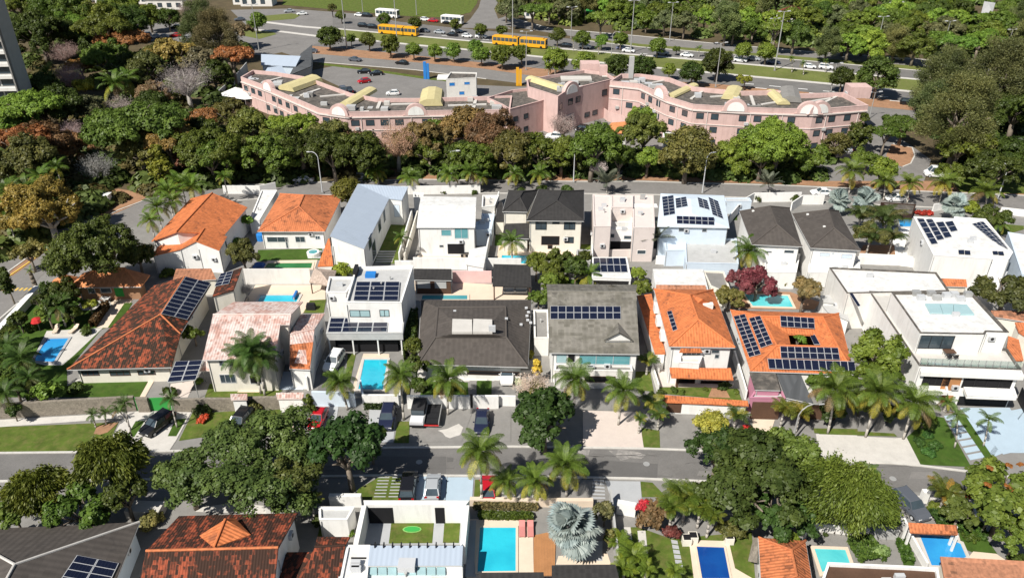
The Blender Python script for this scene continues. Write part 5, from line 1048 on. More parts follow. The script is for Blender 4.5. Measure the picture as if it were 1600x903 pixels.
h = house('white_court_house', 'white modern house with pale blue metal roof strips', 'behind the square front court', '700,742,3.4 1415,740,3.4 1422,590,3.8 716,590,3.8', [(0, 1, 2, 3)], [0, 1, 2, 3], SHEET, WHITE, tag='W3', over=.05)
block('', '', '', '480,905 690,900 718,590 545,590', 3.3, WHITE, ROOFW, tag='W3', T=h['t'], par=.15); block('', '', '', '690,980 1420,975 1415,745 700,745', 3.0, WHITE, ROOFW, tag='W3', T=h['t'], par=.1)
for k in range(8): x = 705 + k * 74; p = W3([(*v, 3.08) for v in q('W3', f'{x},808 {x+66},808 {x+64},750 {x+2},750')]); b = MB(); b.prism(ccw([(v.x, v.y) for v in p]), 2.9, 3.12); b.build('skylight', SKYG, h['t'])
for k in range(10): P = G(*q('W3', f'{757+66*k},592')[0], 3.8); b = MB(); b.box(P.x - .05, P.x + .05, P.y - .25, P.y + .25, 3.75, 4.05); b.build('roof_clip', BLACK, h['t'])
for s in ('575,678 700,678 700,690 575,690', '585,730 645,730 643,744 583,744'): p = W3([(*v, 3.2) for v in q('W3', s)]); b = MB(); b.prism(ccw([(v.x, v.y) for v in p]), 3.0, 3.2); b.build('roof_slot', DARK, h['t'])
roofbox(h, 'W3', '1000,765', 1.6, 1.2, .8, ALU, 'roof_unit', z=3.0)
T = thing('court_wall', 'tall white square court wall', 'round the lawn in front of the black and silver parked cars', 'wall', G(*q('W3', '1000,330')[0]))
wz = 2.7
def wallblock(tag, s, z, mat, T, name='wall_panel', z0=0):
    p = [G(*v, z) for v in q(tag, s)]; b = MB(); b.prism(ccw([(v.x, v.y) for v in p]), z0, z); return b.build(name, mat, T)
for s in ('690,283 1445,283 1470,250 668,248', '590,582 628,582 690,286 655,286', '1400,588 1440,588 1470,286 1432,286'): wallblock('W3', s, wz, WHITE, T)
wA = G(*q('W3', '690,283')[0], wz).xy; wB = G(*q('W3', '1445,283')[0], wz).xy; dd = (wB - wA).normalized(); nn = V((dd.y, -dd.x))
Lw = (wB - wA).length; rawopening(T, wA, dd, nn, .1, Lw * .26, .06, 2.3, 'door', DARK, DARK); rawopening(T, wA, dd, nn, Lw * .685, Lw * .78, .06, 2.3, 'door', DARK, DARK)  # openings in the court wall, filled near-black for their inner shade
h = block('white_gate_canopy', 'small flat grey roof between white walls', 'left of the square court', '335,395 545,395 600,300 330,300', 2.6, WHITE, ROOFG, tag='W3', par=.2, cat='annexe')
for s, lk in (('250,980 785,975 780,852 250,856', 'dark flat roof below the aqua pool'), ('850,1000 1420,1000 1366,790 845,796', 'dark slate roof right of the wooden deck')): house('dark_roof', lk, 'at the bottom edge', W3([(*p, 2.9 if i < 2 else 3.1) for i, p in enumerate(q('W4', s))]), [(0, 1, 2, 3)], [0, 1, 2, 3], SLATE, WHITE, over=.2)
h = house('orange_cottage', 'small house with worn orange hipped roof', 'right of the deep blue pool', '165,990,2.9 615,990,2.9 545,578,2.9 140,550,2.9 425,660,4.2 470,880,4.4', [(0, 1, 5), (1, 2, 4, 5), (2, 3, 4), (3, 0, 5, 4)], [0, 1, 2, 3], ORANGE2, WHITE, tag='W6', ridges=[(4, 5), (2, 4), (3, 4), (0, 5)], over=.3)
house('', '', '', '50,745,1.4 130,760,2.2 140,550,2.9 95,550,2.2', [(0, 1, 2, 3)], [0, 1, 2, 3], STONE, WHITE, tag='W6', T=h['t'], wall=False)
h = block('brown_roof_house', 'white-edged brown flat roof', 'in front of the pale turquoise pool', '660,1000 1720,1000 1690,815 1450,800 740,768', 3.2, WHITE, DKWOOD, tag='W6', par=.3)
h = house('brown_shingle_house', 'house with rough brown shingle roof', 'at the bottom right corner', '780,1050,3 1700,1050,3 1640,745,4.6 1440,752,4.6 715,714,4.0', [(0, 1, 2, 3, 4)], [0, 1, 2, 3, 4], RUSTB, CREAM, tag='W7', over=.2)
h = house('tile_strip_roof', 'narrow orange tiled lean-to roof', 'behind the polygonal pool', '455,505,2.4 866,525,2.4 860,443,2.9 440,420,2.9', [(0, 1, 2, 3)], [0, 1, 2, 3], ORANGE2, CREAM, tag='W7', over=.15, cat='annexe', wall=False)
for v in h['vs']: b = MB(); b.box(v.x - .1, v.x + .1, v.y - .1, v.y + .1, .02, v.z - .17); b.build('post', WHITE, h['t'])
# ================================================================ GARDENS, YARDS, POOLS, WALLS
def P_(name, tag, s, mat, layer=4): return patch(name, q(tag, s), mat, layer)
# left garden
P_('lawn', 'Z6', '0,530 270,225 880,180 850,280 760,440 650,470 430,735 430,905 -200,905 -200,760', GRASSD, 3)
P_('garden_path', 'Z6', '620,460 740,250 860,270 700,460', PAVE); P_('lawn', 'Z6', '690,460 800,300 850,300 760,450', GRASSD, 5)
P_('terrace', 'Z6', '440,240 900,235 860,265 600,300', SOIL); P_('pool_terrace', 'Z6', '200,680 300,480 500,470 660,460 470,640 400,700 290,700', PALEC)
P_('lawn', 'Z6', '430,905 395,850 500,800 960,778 900,903', GRASSD, 5); P_('edging', 'Z6', '470,805 500,790 960,772 1000,762 990,775 500,805', PALEC, 6); P_('garden_path', 'Z6', '895,905 965,780 1010,760 930,905', PAVE, 6)
pool('Z6', '300,532 440,528 345,680 215,672', W_SKY, 'blue rectangular pool', 'in the left garden', SLAB)
P_('paved_corner', 'Z6', '475,350 510,305 560,300 700,275 720,320 640,345', PALEC, 5)
for x, rz in ((365, 10), (478, -10)): lounger(*q('Z6', f'{x},480')[0], rz, 'beige sun lounger', 'beside the left garden pool', PAVE, .06)
table_set(*q('Z6', '680,295')[0], 'white garden', 'beside the peach pavilion')
T = furn('parasol', 'closed red parasol ball', 'by the left garden pool', 'parasol', *q('Z6', '258,480')[0]); 
b = MB(); b.tube((0, 0, 0), (0, 0, 2.2), .04, .04, 6); part('pole', b.mesh('pole', [METAL]), T); b = MB(); b.add([(.9 * math.cos(.785 * k), .9 * math.sin(.785 * k), 1.7) for k in range(8)] + [(.6 * math.cos(.785 * k), .6 * math.sin(.785 * k), 2.1) for k in range(8)] + [(0, 0, 2.35)], [(k, (k+1) % 8, 8 + (k+1) % 8, 8 + k) for k in range(8)] + [(8 + k, 8 + (k+1) % 8, 16) for k in range(8)]); part('canopy', b.mesh('canopy', [REDP]), T)
bwall(q('Z6', '-200,740 0,520 255,235'), 1.3, WHITE, 'long white roadside wall', 'beside the left avenue', .9)
hedge(q('Z6', '600,460 690,330'), .8, 1.2, (.10, .06, .025), 'clipped brown hedge', 'along the left garden path')
# stone front wall and verge at the left
bwall(q('X1', '-200,315 0,300 880,248'), 2.2, STONE, 'long rough stone wall', 'left of the first green gate', .4)
bwall(q('X1', '895,258 970,258'), 2.2, STONE, 'short rough stone pier', 'between the two green gates', .4)
bwall(q('X2', '230,182 640,175'), 1.9, STONE, 'rough stone wall', 'below the solar carport', .4); bwall(q('X2', '700,168 945,165'), 1.9, STONE, 'rough stone wall', 'right of the white gate porch', .4)
for tg, s, lk in (('X1', '840,245 890,250', 'left green'), ('X1', '975,252 1120,245', 'right green')): bwall(q(tg, s), 2.0, GREENP, lk + ' metal gate', 'in the stone front wall', .08, name='gate')
P_('pavement', 'X1', '-200,330 0,310 760,268 900,255 1230,262 1200,290 780,300 0,356 -200,370', PALEC, 4)
P_('lawn', 'X1', '-200,375 0,356 760,325 690,470 600,505 0,522 -200,540', GRASS, 4)
P_('driveway', 'X1', '690,470 800,285 1225,262 1130,440 1080,515 690,490', PALEC, 5)
P_('lawn', 'X1', '810,420 870,318 930,315 860,420', GRASSD, 6); P_('lawn', 'X1', '1075,415 1125,308 1195,300 1130,415', GRASSD, 6); P_('soil_bed', 'X1', '600,400 620,355 690,335 760,325 690,390 640,405', SOIL, 6)
P_('lawn', 'X2', '255,380 345,195 640,180 590,300 520,340', GRASS, 4); P_('path', 'X2', '600,250 640,178 700,176 690,215', PALEC, 5)
P_('lawn', 'X2', '705,185 945,168 930,250 700,250', GRASS, 4); P_('path', 'X2', '930,300 990,165 1080,165 1010,330', PAVE, 5); P_('lawn', 'X2', '975,258 1000,165 1040,165 1010,258', GRASS, 6); P_('pavement', 'X2', '600,305 760,250 950,255 940,300 1090,260 1080,350 600,360', PALEC, 4)
gp = house('gate_porch', 'white gate porch with pale tiled cap', 'in the stone front wall', W3([(*p, 2.6) for p in q('X2', '605,105 715,102 715,62 600,65')]), [(0, 1, 2, 3)], [0, 1, 2, 3], FADED, WHITE, over=.2, cat='gate')
gp = house('garage', 'white garage door under pink tiled cap', 'right of the stone front wall', W3([(*p, 2.3 + (.5 if i > 1 else 0)) for i, p in enumerate(q('X2', '915,98 1090,96 1095,55 908,58'))]), [(0, 1, 2, 3)], [0, 1, 2, 3], FADED, WHITE, over=.15, cat='garage')
P_('yard', 'Y1', '330,750 690,760 760,790 690,830 300,830', GRASS, 4); P_('path', 'Y1', '490,800 560,760 640,765 620,800', PAVE, 5); P_('carport_floor', 'Y1', '55,830 105,750 250,730 200,830', PINKP, 4)
P_('roof_terrace', 'Y1', '700,680 895,675 880,785 740,785', PALEB, 5)
# walled pool behind the faded roof
P_('patio', 'Y1', '520,290 600,170 1010,170 1010,260 870,340', PAVE, 4); P_('lawn', 'Y1', '880,335 920,260 1015,255 1000,335', GRASS, 5)
pool('Y1', '612,268 840,270 860,232 630,232', W_AQUA, 'aqua plunge pool', 'in the patio behind the faded roof', PALEC)
bwall(q('Y1', '545,165 930,165'), 2.8, WHITE2, 'stained white wall', 'behind the plunge pool')
P_('green_terrace', 'Z1', '230,850 700,840 690,760 240,770', GRASSD, 4); P_('patio', 'Z1', '270,900 310,845 660,840 640,905', PAVE, 5)
pool('Z1', '285,900 310,865 625,862 615,900', W_GREEN, 'long green pool', 'behind the stained white wall', PAVE)
P_('hot_tub_deck', 'Z1', '590,830 600,775 690,775 680,830', SLAB, 5)
T = furn('hot_tub', 'round white hot tub', 'beside the long green pool', 'hot tub', *q('Z1', '632,812')[0]); b = MB(); b.tube((0, 0, 0), (0, 0, .8), 1.05, 1.1, 16); part('shell', b.mesh('shell', [WHITE]), T); b = MB(); b.tube((0, 0, .76), (0, 0, .82), .75, .75, 16); part('water', b.mesh('water', [W_TEAL]), T)
# metal-roof yard, white-roof patio, slate house patio
P_('yard', 'Z1', '1060,860 1190,560 1290,600 1240,870', GRASS, 4); bwall(q('Z1', '1240,870 1330,560'), 2.2, WHITE, 'white side wall', 'right of the long metal-roofed house')
for k in range(5): P_('stair_landing', 'Z1', f'{1095-6*k},{775+18*k} {1215-6*k},{775+18*k} {1210-6*k},{787+18*k} {1090-6*k},{787+18*k}', PALEC, 5)
P_('patio', 'Z2', '110,870 170,775 540,775 490,870', PAVE, 4); pool('Z2', '180,862 470,862 465,845 185,845', W_TEAL, 'narrow teal pool', 'in front of the curved white roof', PAVE)
bwall(q('Z2', '-10,905 620,903'), 1.6, WHITE, 'white back wall', 'below the narrow teal pool'); bwall(q('Z2', '622,900 690,560 720,430'), 2.2, WHITE, 'tall white party wall', 'between the curved white roof and the black roof'); bwall(q('Z2', '60,870 150,560'), 2.0, CREAM, 'curved cream wall', 'left of the curved white roof')
P_('patio', 'Z2', '700,870 720,735 1270,768 1270,818 930,820 930,872', PAVE, 4); pool('Z2', '733,868 928,868 930,812 742,808', W_AQUA, 'aqua pool', 'behind the lone palm beside the black-roofed house', PAVE)
P_('lawn', 'Z2', '690,740 700,620 745,620 740,740', GRASSD, 4); bwall(q('Z2', '1375,900 1372,600'), 2.4, WHITE, 'white party wall', 'right of the black-roofed house'); P_('lawn', 'Z2', '1290,770 1300,730 1368,730 1366,770', GRASS, 4)
P_('lawn', 'Y4', '130,265 170,205 390,190 400,262', GRASSD, 4); P_('patio', 'Y3', '60,310 60,200 700,235 700,305', PAVE, 3)
pool('Y3', '100,306 348,306 348,283 104,283', W_TEAL, 'teal pool strip', 'behind the brown hipped roof', PAVE)
bwall(q('Y3', '270,215 480,215'), 2.2, plain('rose_paint', (.70, .48, .46), var=.1), 'rose pink wall', 'at the back of the patio'); bwall(q('Y3', '58,140 640,146'), 2.2, WHITE, 'white rear wall', 'behind the dark pool house roof')
P_('driveway', 'Y3', '480,790 500,730 690,710 710,800 600,830', CONC, 4); P_('lawn', 'Y3', '90,830 110,750 350,755 355,830', GRASSD, 4); P_('lawn', 'Y3', '398,822 400,745 480,745 480,822', GRASSD, 5); P_('entry_path', 'Y3', '358,822 360,745 398,745 396,822', CONC, 5); P_('front_patio', 'Y3', '80,752 75,690 690,690 690,745', PALEC, 3)
for s, lk in (('25,895 365,895', 'left white front wall'), ('380,895 518,895', 'right white front wall')): bwall(q('Y3', s), 2.0, WHITE, lk, 'below the brown hipped roof', .3)
bwall(q('Y3', '520,880 610,882'), 1.6, WHITE, 'white gate wall', 'beside the white car')
bwall(q('Y3', '365,893 380,893'), 2.2, BLACK, 'narrow dark front door', 'between the white front walls', .1, name='gate')
# white solar house front pool
P_('patio', 'Y2', '275,800 340,598 480,600 480,690 450,800', PAVE, 4); pool('Y2', '312,792 445,795 470,632 345,632', W_AQUA, 'aqua rectangular pool', 'in front of the white solar house', PALEC)
P_('driveway', 'Y2', '90,800 140,590 240,590 230,790', ASPH, 4); P_('lawn', 'Y2', '240,760 255,600 300,600 265,760', GRASS, 4)
bwall(q('Y2', '340,890 535,890'), 2.0, WHITE, 'white front wall', 'below the aqua rectangular pool', .3); bwall(q('Y2', '40,800 130,560'), 2.2, WHITE, 'white side wall', 'left of the white solar house'); bwall(q('Y2', '70,878 300,885'), 2.2, PALEB, 'pale garage front', 'below the palm beside the rectangular pool', .3); hedge(q('Y2', '345,895 520,897'), .6, .8, (.03, .05, .012), 'low dark hedge', 'below the aqua rectangular pool')
bwall(q('Y2', '330,800 345,885'), 1.8, PALEB, 'pale side wall', 'left of the white pool front wall'); bwall(q('Y2', '555,790 540,885'), 1.6, WHITE, 'white end wall', 'right of the aqua rectangular pool')
hedge(q('Y2', '590,640 600,520 610,420'), 1.4, 2.2, (.05, .08, .015), 'tall ragged hedge', 'between white solar house and brown hipped roof')
# front aprons
P_('apron', 'X2', '1160,250 1190,130 1330,140 1300,330 1170,330', SLAB, 4); P_('apron', 'X3', '150,300 160,170 345,165 320,390 180,390', SLAB, 4); P_('lawn', 'X3', '325,395 350,250 430,250 425,395', GRASS, 5)
P_('forecourt', 'X3', '430,390 440,170 860,165 780,385', CONC, 4); P_('concrete_patch', 'X3', '620,310 680,300 760,265 790,290 770,340 700,362 670,350 650,325', PALEC, 5); P_('forecourt', 'X3', '790,385 880,190 1020,165 1110,170 1110,385', CONC, 5)
bwall(q('X3', '120,165 345,160'), .5, WHITE, 'low white wall', 'above the dark blue car')
P_('paved_court', 'X4', '455,480 455,250 810,260 845,490', PINKP, 5); P_('driveway', 'X4', '420,250 430,90 620,85 640,250', CONC, 4); P_('lawn', 'X4', '840,488 830,360 945,380 950,490', GRASS, 5); P_('driveway', 'X4', '950,495 945,270 1170,275 1180,515', CONC, 4)
P_('lawn', 'X4', '800,120 790,0 885,0 910,130', GRASS, 4)
bwall(q('X4', '935,130 895,0'), 1.2, WHITE, 'white side wall', 'left of the orange house garden')
P_('garden', 'Y5', '170,745 165,700 600,720 625,785', GRASS, 4); P_('garden_path', 'Y5', '440,765 460,715 530,715 560,770', SOIL, 5); P_('porch_floor', 'Y5', '170,710 165,570 230,570 250,670 580,690 570,715', PINKP, 4)
fw = house('front_wall', 'white front wall with orange tiled coping and dark door', 'below the orange house garden', W3([(*p, 2.0 + (.3 if i > 1 else 0)) for i, p in enumerate(q('Y5', '180,790 660,812 655,785 178,752'))]), [(0, 1, 2, 3)], [0, 1, 2, 3], ORANGE, WHITE, over=.25, cat='wall'); opening(fw, 0, 'Y5', '215,795,290,850', 'door', pane=DKWOOD, frame=DKWOOD)
bwall(q('Y5', '575,560 640,780'), 1.5, WHITE, 'white side wall', 'right of the orange house'); bwall(q('Y5', '170,640 130,600'), 1.0, WHITE, 'stub wall', 'left of the orange house porch')
bwall(q('Y6', '178,882 330,885'), 2.6, DKWOOD, 'brown wooden gate with house number', 'below the mauve annexe', .15, name='gate'); bwall(q('Y6', '430,880 640,890'), 2.2, DKWOOD, 'dark slatted fence', 'below the corrugated carport roof', .12, name='fence')
def text(body, loc, size, rot, mat, parent):
    cu = bpy.data.curves.new('house_number', 'FONT'); cu.body = body; cu.size = size; cu.extrude = .01; cu.align_x = 'CENTER'
    o = bpy.data.objects.new('tmp', cu); COL.objects.link(o); dg = bpy.context.evaluated_depsgraph_get(); me = bpy.data.meshes.new_from_object(o.evaluated_get(dg)); bpy.data.objects.remove(o)
    me.materials.clear(); me.materials.append(mat); m = bpy.data.objects.new('house_number', me); COL.objects.link(m); m.parent = parent; m.location = V(loc) - WL[parent.name]; m.rotation_euler = rot; WL[m.name] = V(loc); return m
gate = [o for o in COL.objects if o.name.startswith('gate') and o.type == 'EMPTY'][-1]
gp0 = G(*q('Y6', '193,872')[0]); text('82', gp0 + V((.2, -.1, 1.3)), .75, (R(90), 0, 0), WHITE, gate)
P_('path', 'X5', '520,245 680,250 640,370 530,360', PAVE, 5); P_('slope_pad', 'X5', '970,350 1260,355 1290,560 1000,545', PALEC, 4); P_('verge', 'X5', '950,310 1264,315 1264,355 960,345', GRASS, 5)
P_('verge', 'X6', '-20,285 480,315 500,335 0,320', GRASS, 5); P_('forecourt', 'X6', '0,320 490,345 560,340 655,515 320,510 -40,480', PALEC, 4); P_('lawn', 'X6', '560,340 720,200 800,215 975,530 650,515', GRASSD, 5)
P_('ramp', 'X6', '970,215 860,190 1110,470 1040,500 1180,440 1330,440 1330,150', BLUEP, 3); P_('lawn', 'X6', '870,190 930,190 1115,470 1070,480', GRASSD, 6)
slabs('X6', '800,205 880,195 1075,480 975,500', 7, BLUEP, 'stepped_path', .04); P_('garage_floor', 'X6', '900,150 1220,150 1400,400 1180,450', BLUEP, 5)
strip('fence_rail', q('X6', '1270,100 1330,220'), .1, 2.0, BLACK)
# pools of the middle row right
pool('Y6', '195,272 415,278 385,216 150,208', W_TURQ, 'turquoise pool', 'beside the dark pink bougainvillea', PAVE); P_('patio', 'Y6', '60,285 110,190 400,195 560,250 530,290', SOIL, 3)
for k, s in enumerate(('560,215 650,205 670,260 580,250', '575,270 690,265 720,350 600,300')): house('awning_roof', 'pale grey sheet roof', 'beside the turquoise pool', W3([(*p, 2.6) for p in q('Y6', s)]), [(0, 1, 2, 3)], [0, 1, 2, 3], ROOFG, WHITE, over=.1, cat='annexe')
pool('Y7', '160,285 205,285 207,247 155,247', W_TURQ, 'small turquoise pool', 'in the corner behind the white modern house', PALEC)
bwall(q('Y7', '-20,100 20,70 580,90'), 1.4, WHITE, 'long white wall', 'behind the big white modern house')
pool('Z5', '480,562 590,560 575,508 470,508', W_SKY, 'small blue pool', 'beside the black annexe roof', PALEC); P_('terrace', 'Z5', '430,570 600,570 700,800 600,850 430,830', WHITE, 4); P_('dirt_yard', 'Z5', '190,760 220,690 440,690 450,790', SOIL, 5)
bwall(q('Z5', '180,800 500,815 1100,905'), 1.4, WHITE, 'white terrace wall', 'below the dark palm garden'); bwall(q('Z5', '705,455 790,440 850,470'), 1.6, WHITE, 'white street wall', 'left of the silver palm by the back street')
bwall(q('Z5', '1180,470 1354,490 1500,500'), 1.4, WHITE, 'white street wall', 'by the back street at the right edge'); P_('lawn', 'Z5', '1160,630 1200,540 1354,555 1354,580 1250,610', GRASS, 4)
for tg, s, h2, lk, zn in (('Z4', '180,420 300,350 690,345', 2.0, 'curved white street wall', 'behind the twin houses'), ('Z4', '610,430 700,370 880,370', 2.0, 'white street wall', 'behind the right twin house'), ('Z4', '95,540 185,430', 2.0, 'white side wall', 'left of the twin houses'), ('Z3', '560,870 1150,880', 1.6, 'pale back wall', 'behind the bright orange house'), ('Z3', '105,830 560,820', 1.6, 'pale pink garden wall', 'in front of the pale pink house'), ('Z2', '-10,380 590,372', 1.8, 'white street wall', 'behind the curved white roof'), ('Z1', '0,375 260,375 370,350', 1.8, 'white street wall', 'behind the orange pavilion roof')):
    bwall(q(tg, s), h2, WHITE if 'pink' not in lk else BEIGE, lk, zn)
h = block('street_garage', 'long white flat-roofed garage', 'left of the orange pavilion roof', '180,560 250,560 375,350 265,350', 2.8, WHITE, ROOFW, tag='Z1', par=.15, cat='garage'); 
P_('lawn', 'Z4', '110,430 170,430 170,500 130,500', GRASSD, 4)
# bottom row yards
slabs('X3', '220,625 295,625 265,775 185,775', 7, SLAB, 'slab_path'); slabs('X3', '315,625 390,625 370,775 285,775', 7, SLAB, 'slab_path'); P_('lawn', 'X3', '30,780 90,700 230,620 400,622 380,780', GRASS, 4)
P_('carport_floor', 'X3', '390,775 420,618 545,618 540,775', BLUEP, 5); P_('carport_floor', 'X3', '545,775 550,618 680,618 670,775', BLUEP, 5); P_('parking_pad', 'X3', '672,780 685,624 860,624 850,780', BLUEP, 6); P_('verge', 'X3', '860,780 870,640 920,640 910,780', GRASS, 5); P_('parking_pad', 'X3', '915,780 930,625 1290,625 1290,800', PALEC, 5)
P_('court_paving', 'W3', '640,580 690,290 1440,290 1410,585', SLAB, 4); P_('lawn', 'W3', '860,575 882,398 1205,398 1190,572', GRASS, 5); P_('lawn', 'W3', '1270,570 1283,392 1405,392 1392,570', GRASS, 5)
slabs('W3', '735,392 880,392 860,575 700,575', 5, SLAB, 'court_slab_path', .04); slabs('W3', '1208,386 1280,386 1268,572 1190,572', 9, SLAB, 'court_slab_path', .03)
T = furn('drain_cover', 'green rounded drain cover', 'in the court lawn', 'cover', *q('W3', '1037,472')[0]); b = MB(); b.prism([(1.0 * math.cos(.524 * k) * (1 if abs(math.cos(.524 * k)) < .9 else 1), .45 * math.sin(.524 * k), 0) for k in range(12)], .02, .1); part('rim', b.mesh('rim', [plain('pale_green_rim', (.20, .42, .12))]), T); b = MB(); b.prism([(.85 * math.cos(.524 * k), .35 * math.sin(.524 * k), 0) for k in range(12)], .1, .13); part('lid', b.mesh('lid', [GREENP]), T)
P_('side_garden', 'W3', '320,520 350,400 590,400 560,530', GRASS, 4); P_('path', 'W3', '460,520 480,400 535,400 515,520', PAVE, 5); P_('path', 'W3', '350,480 370,420 415,420 400,480', PALEC, 5)
P_('patio', 'W4', '150,870 180,420 690,420 700,900 150,900', PAVE, 4); P_('side_passage', 'W4', '140,890 175,430 230,430 215,760 230,890', SLAB, 5); pool('W4', '240,850 552,845 553,490 262,490', W_AQUA, 'large aqua pool', 'beside the coral sun loungers', PAVE, rw=.25); 
rt = bpy.data.objects.new('deck', None); link(rt, None, G(*q('W4', '790,700')[0])); rt['kind'] = 'structure'
for k in range(14):
    a, c = k / 14, (k + .93) / 14; tl, tr, br, bl_ = [G(*p) for p in q('W4', '697,560 880,520 870,885 700,885')]; b = MB(); b.prism(ccw([(v.x, v.y) for v in (tl.lerp(tr, a), tl.lerp(tr, c), bl_.lerp(br, c), bl_.lerp(br, a))]), .02, .13); b.build('plank', WOOD, rt)
for x in (603, 672): lounger(*q('W4', f'{x},520')[0], 180 if x < 0 else 0, 'coral sun lounger', 'beside the large aqua pool', CORAL, .06)
bwall(q('W4', '180,300 735,310 1180,310'), .9, PAVE, 'low planted garden wall', 'behind the large aqua pool', .5); hedge(q('W4', '210,320 730,330'), .9, .7, (.14, .12, .05), 'dry grassy hedge', 'above the large aqua pool'); hedge(q('W4', '250,405 690,415'), .7, .6, (.06, .09, .012), 'low green hedge', 'behind the large aqua pool')
P_('dark_patio', 'W4', '1040,760 1060,600 1260,600 1260,760', SLAB, 5); P_('patio', 'W4', '880,790 900,720 1300,700 1330,790', PAVE, 4)
bwall(q('W5', '70,250 140,900'), 2.0, GREYW, 'tall grey party wall', 'right of the silver fan palm'); bwall(q('W5', '130,330 290,360'), 1.6, WHITE, 'white gate wall', 'left of the red bougainvillea', .6)
P_('driveway', 'W5', '110,300 30,60 335,65 350,250 150,255', SLAB, 5); P_('lawn', 'W5', '150,300 150,255 320,260 320,310', GRASS, 5); P_('lawn', 'W5', '350,200 335,65 440,75 560,200', GRASS, 5)
slabs('X4', '520,690 590,700 600,830 510,830', 6, SLAB, 'step_path')
P_('lawn', 'W5', '240,460 320,460 600,560 1300,500 1330,920 100,920 150,560', GRASS, 4); P_('path', 'W5', '190,540 190,460 250,460 265,570', PALEC, 5); P_('path', 'W5', '330,690 310,490 380,490 400,690', PALEC, 5); slabs('W5', '600,570 655,580 720,880 660,880', 7, SLAB, 'garden_slab_path', .03)
P_('pool_deck', 'W5', '755,570 1100,580 1155,815 1320,910 800,920', PAVE, 5); pool('W5', '870,905 1110,905 1058,636 822,628', W_BLUE, 'deep blue pool', 'in the lawn right of the fan-leaved garden', PAVE, rw=.2)
for x, y in ((730, 600), (785, 580), (1095, 590)):
    T = furn('planter', 'square cream planter', 'at the head of the deep blue pool', 'planter', *q('W5', f'{x},{y}')[0]); boxes(T, 'pot', [(-.45, .45, -.45, .45, 0, .9)], CREAM); boxes(T, 'soil', [(-.36, .36, -.36, .36, .86, .92)], DARK)
P_('yard', 'W6', '560,570 600,500 1100,540 1060,800 700,890 600,800', CONC, 4); pool('W6', '690,850 930,770 890,657 622,647', W_TURQ, 'pale turquoise pool', 'behind the brown flat roof', PAVE)
P_('yard', 'W7', '130,800 150,570 340,570 400,800', CONC, 4); P_('lawn', 'W7', '340,570 410,590 490,800 400,800', GRASSD, 5); hedge(q('W7', '370,600 440,780'), .9, .7, (.05, .10, .015), 'low green hedge', 'left of the polygonal pool')
hedge(q('W6', '1000,580 1130,780'), 2.4, .9, (.07, .12, .02), 'flowering white and green hedge', 'right of the pale turquoise pool')
bwall(q('W7', '385,440 440,570 585,830'), 1.0, WHITE, 'white party wall', 'left of the polygonal pool'); bwall(q('W6', '590,490 1080,545'), 1.2, WHITE2, 'stained white wall', 'below the weeping tree'); bwall(q('W6', '440,420 540,560'), 1.4, WHITE2, 'pale rubble wall', 'left of the weeping tree')
bwall(q('W6', '1120,560 1335,570'), 1.4, GREYW, 'grey metal gate with bars', 'below the stepped slab path', .1, name='gate')
slabs('W7', '100,235 185,235 280,440 160,440', 8, PALEC, 'slab_path', .06); P_('lawn', 'W7', '150,195 230,205 300,260 390,440 290,455 190,240', GRASSD, 5); P_('driveway', 'W7', '240,200 300,190 440,430 400,450', PALEC, 5); P_('driveway', 'W7', '330,150 560,160 600,420 440,420', CONC, 4)
P_('pool_deck', 'W7', '470,515 870,525 960,720 960,800 600,800', PINKP, 4); pool('W7', '640,792 740,795 940,720 890,602 740,542 535,527', W_SKY, 'blue polygonal pool', 'at the bottom right', PALEC); P_('deck_corner', 'W7', '960,720 1000,670 1200,690 1290,750 950,760', PAVE, 5)
P_('lawn', 'W7', '900,640 870,470 1060,480 1210,690 1000,680', GRASSD, 4); hedge(q('W7', '640,430 980,440'), 2.2, 1.0, (.04, .08, .015), 'clipped green hedge block', 'beside the grey parked SUV'); hedge(q('W7', '880,520 1080,530'), 1.6, 1.0, (.05, .10, .015), 'clipped green hedge', 'right of the tiled lean-to')
bwall(q('W7', '930,260 1010,440 1110,490'), 1.2, WHITE, 'white pillar wall', 'left of the orange-flowered tree'); bwall(q('W7', '535,240 590,240'), 1.6, WHITE, 'white gate pillar', 'beside the grey parked SUV', .6)
bwall(q('W3', '420,290 660,290'), 1.6, WHITE, 'white front wall', 'left of the square court', .5); bwall(q('W2', '20,300 320,310'), 1.2, PALEC, 'pale concrete slab wall', 'left of the red cupola roof', 1.6); bwall(q('W2', '1250,280 1560,280'), 1.4, WHITE2, 'weathered white wall', 'right of the red cupola roof', 1.2); P_('shade_yard', 'W2', '600,280 650,240 930,200 1250,230 1240,300', PALEC, 4)
P_('pavement', 'X2', '1000,600 1310,640 1280,800 1040,800', CONC, 4)
T = furn('skip_box', 'white guard booth', 'on the corner island of the left avenue', 'booth', *q('M6', '672,482')[0]); boxes(T, 'cabin', [(-.9, .9, -.7, .7, 0, 2.3)], WHITE); boxes(T, 'roof', [(-1.05, 1.05, -.85, .85, 2.3, 2.42)], ROOFW); boxes(T, 'window', [(-.6, .6, -.72, -.705, 1.1, 1.9)], GLASS); T.name = 'guard_booth'

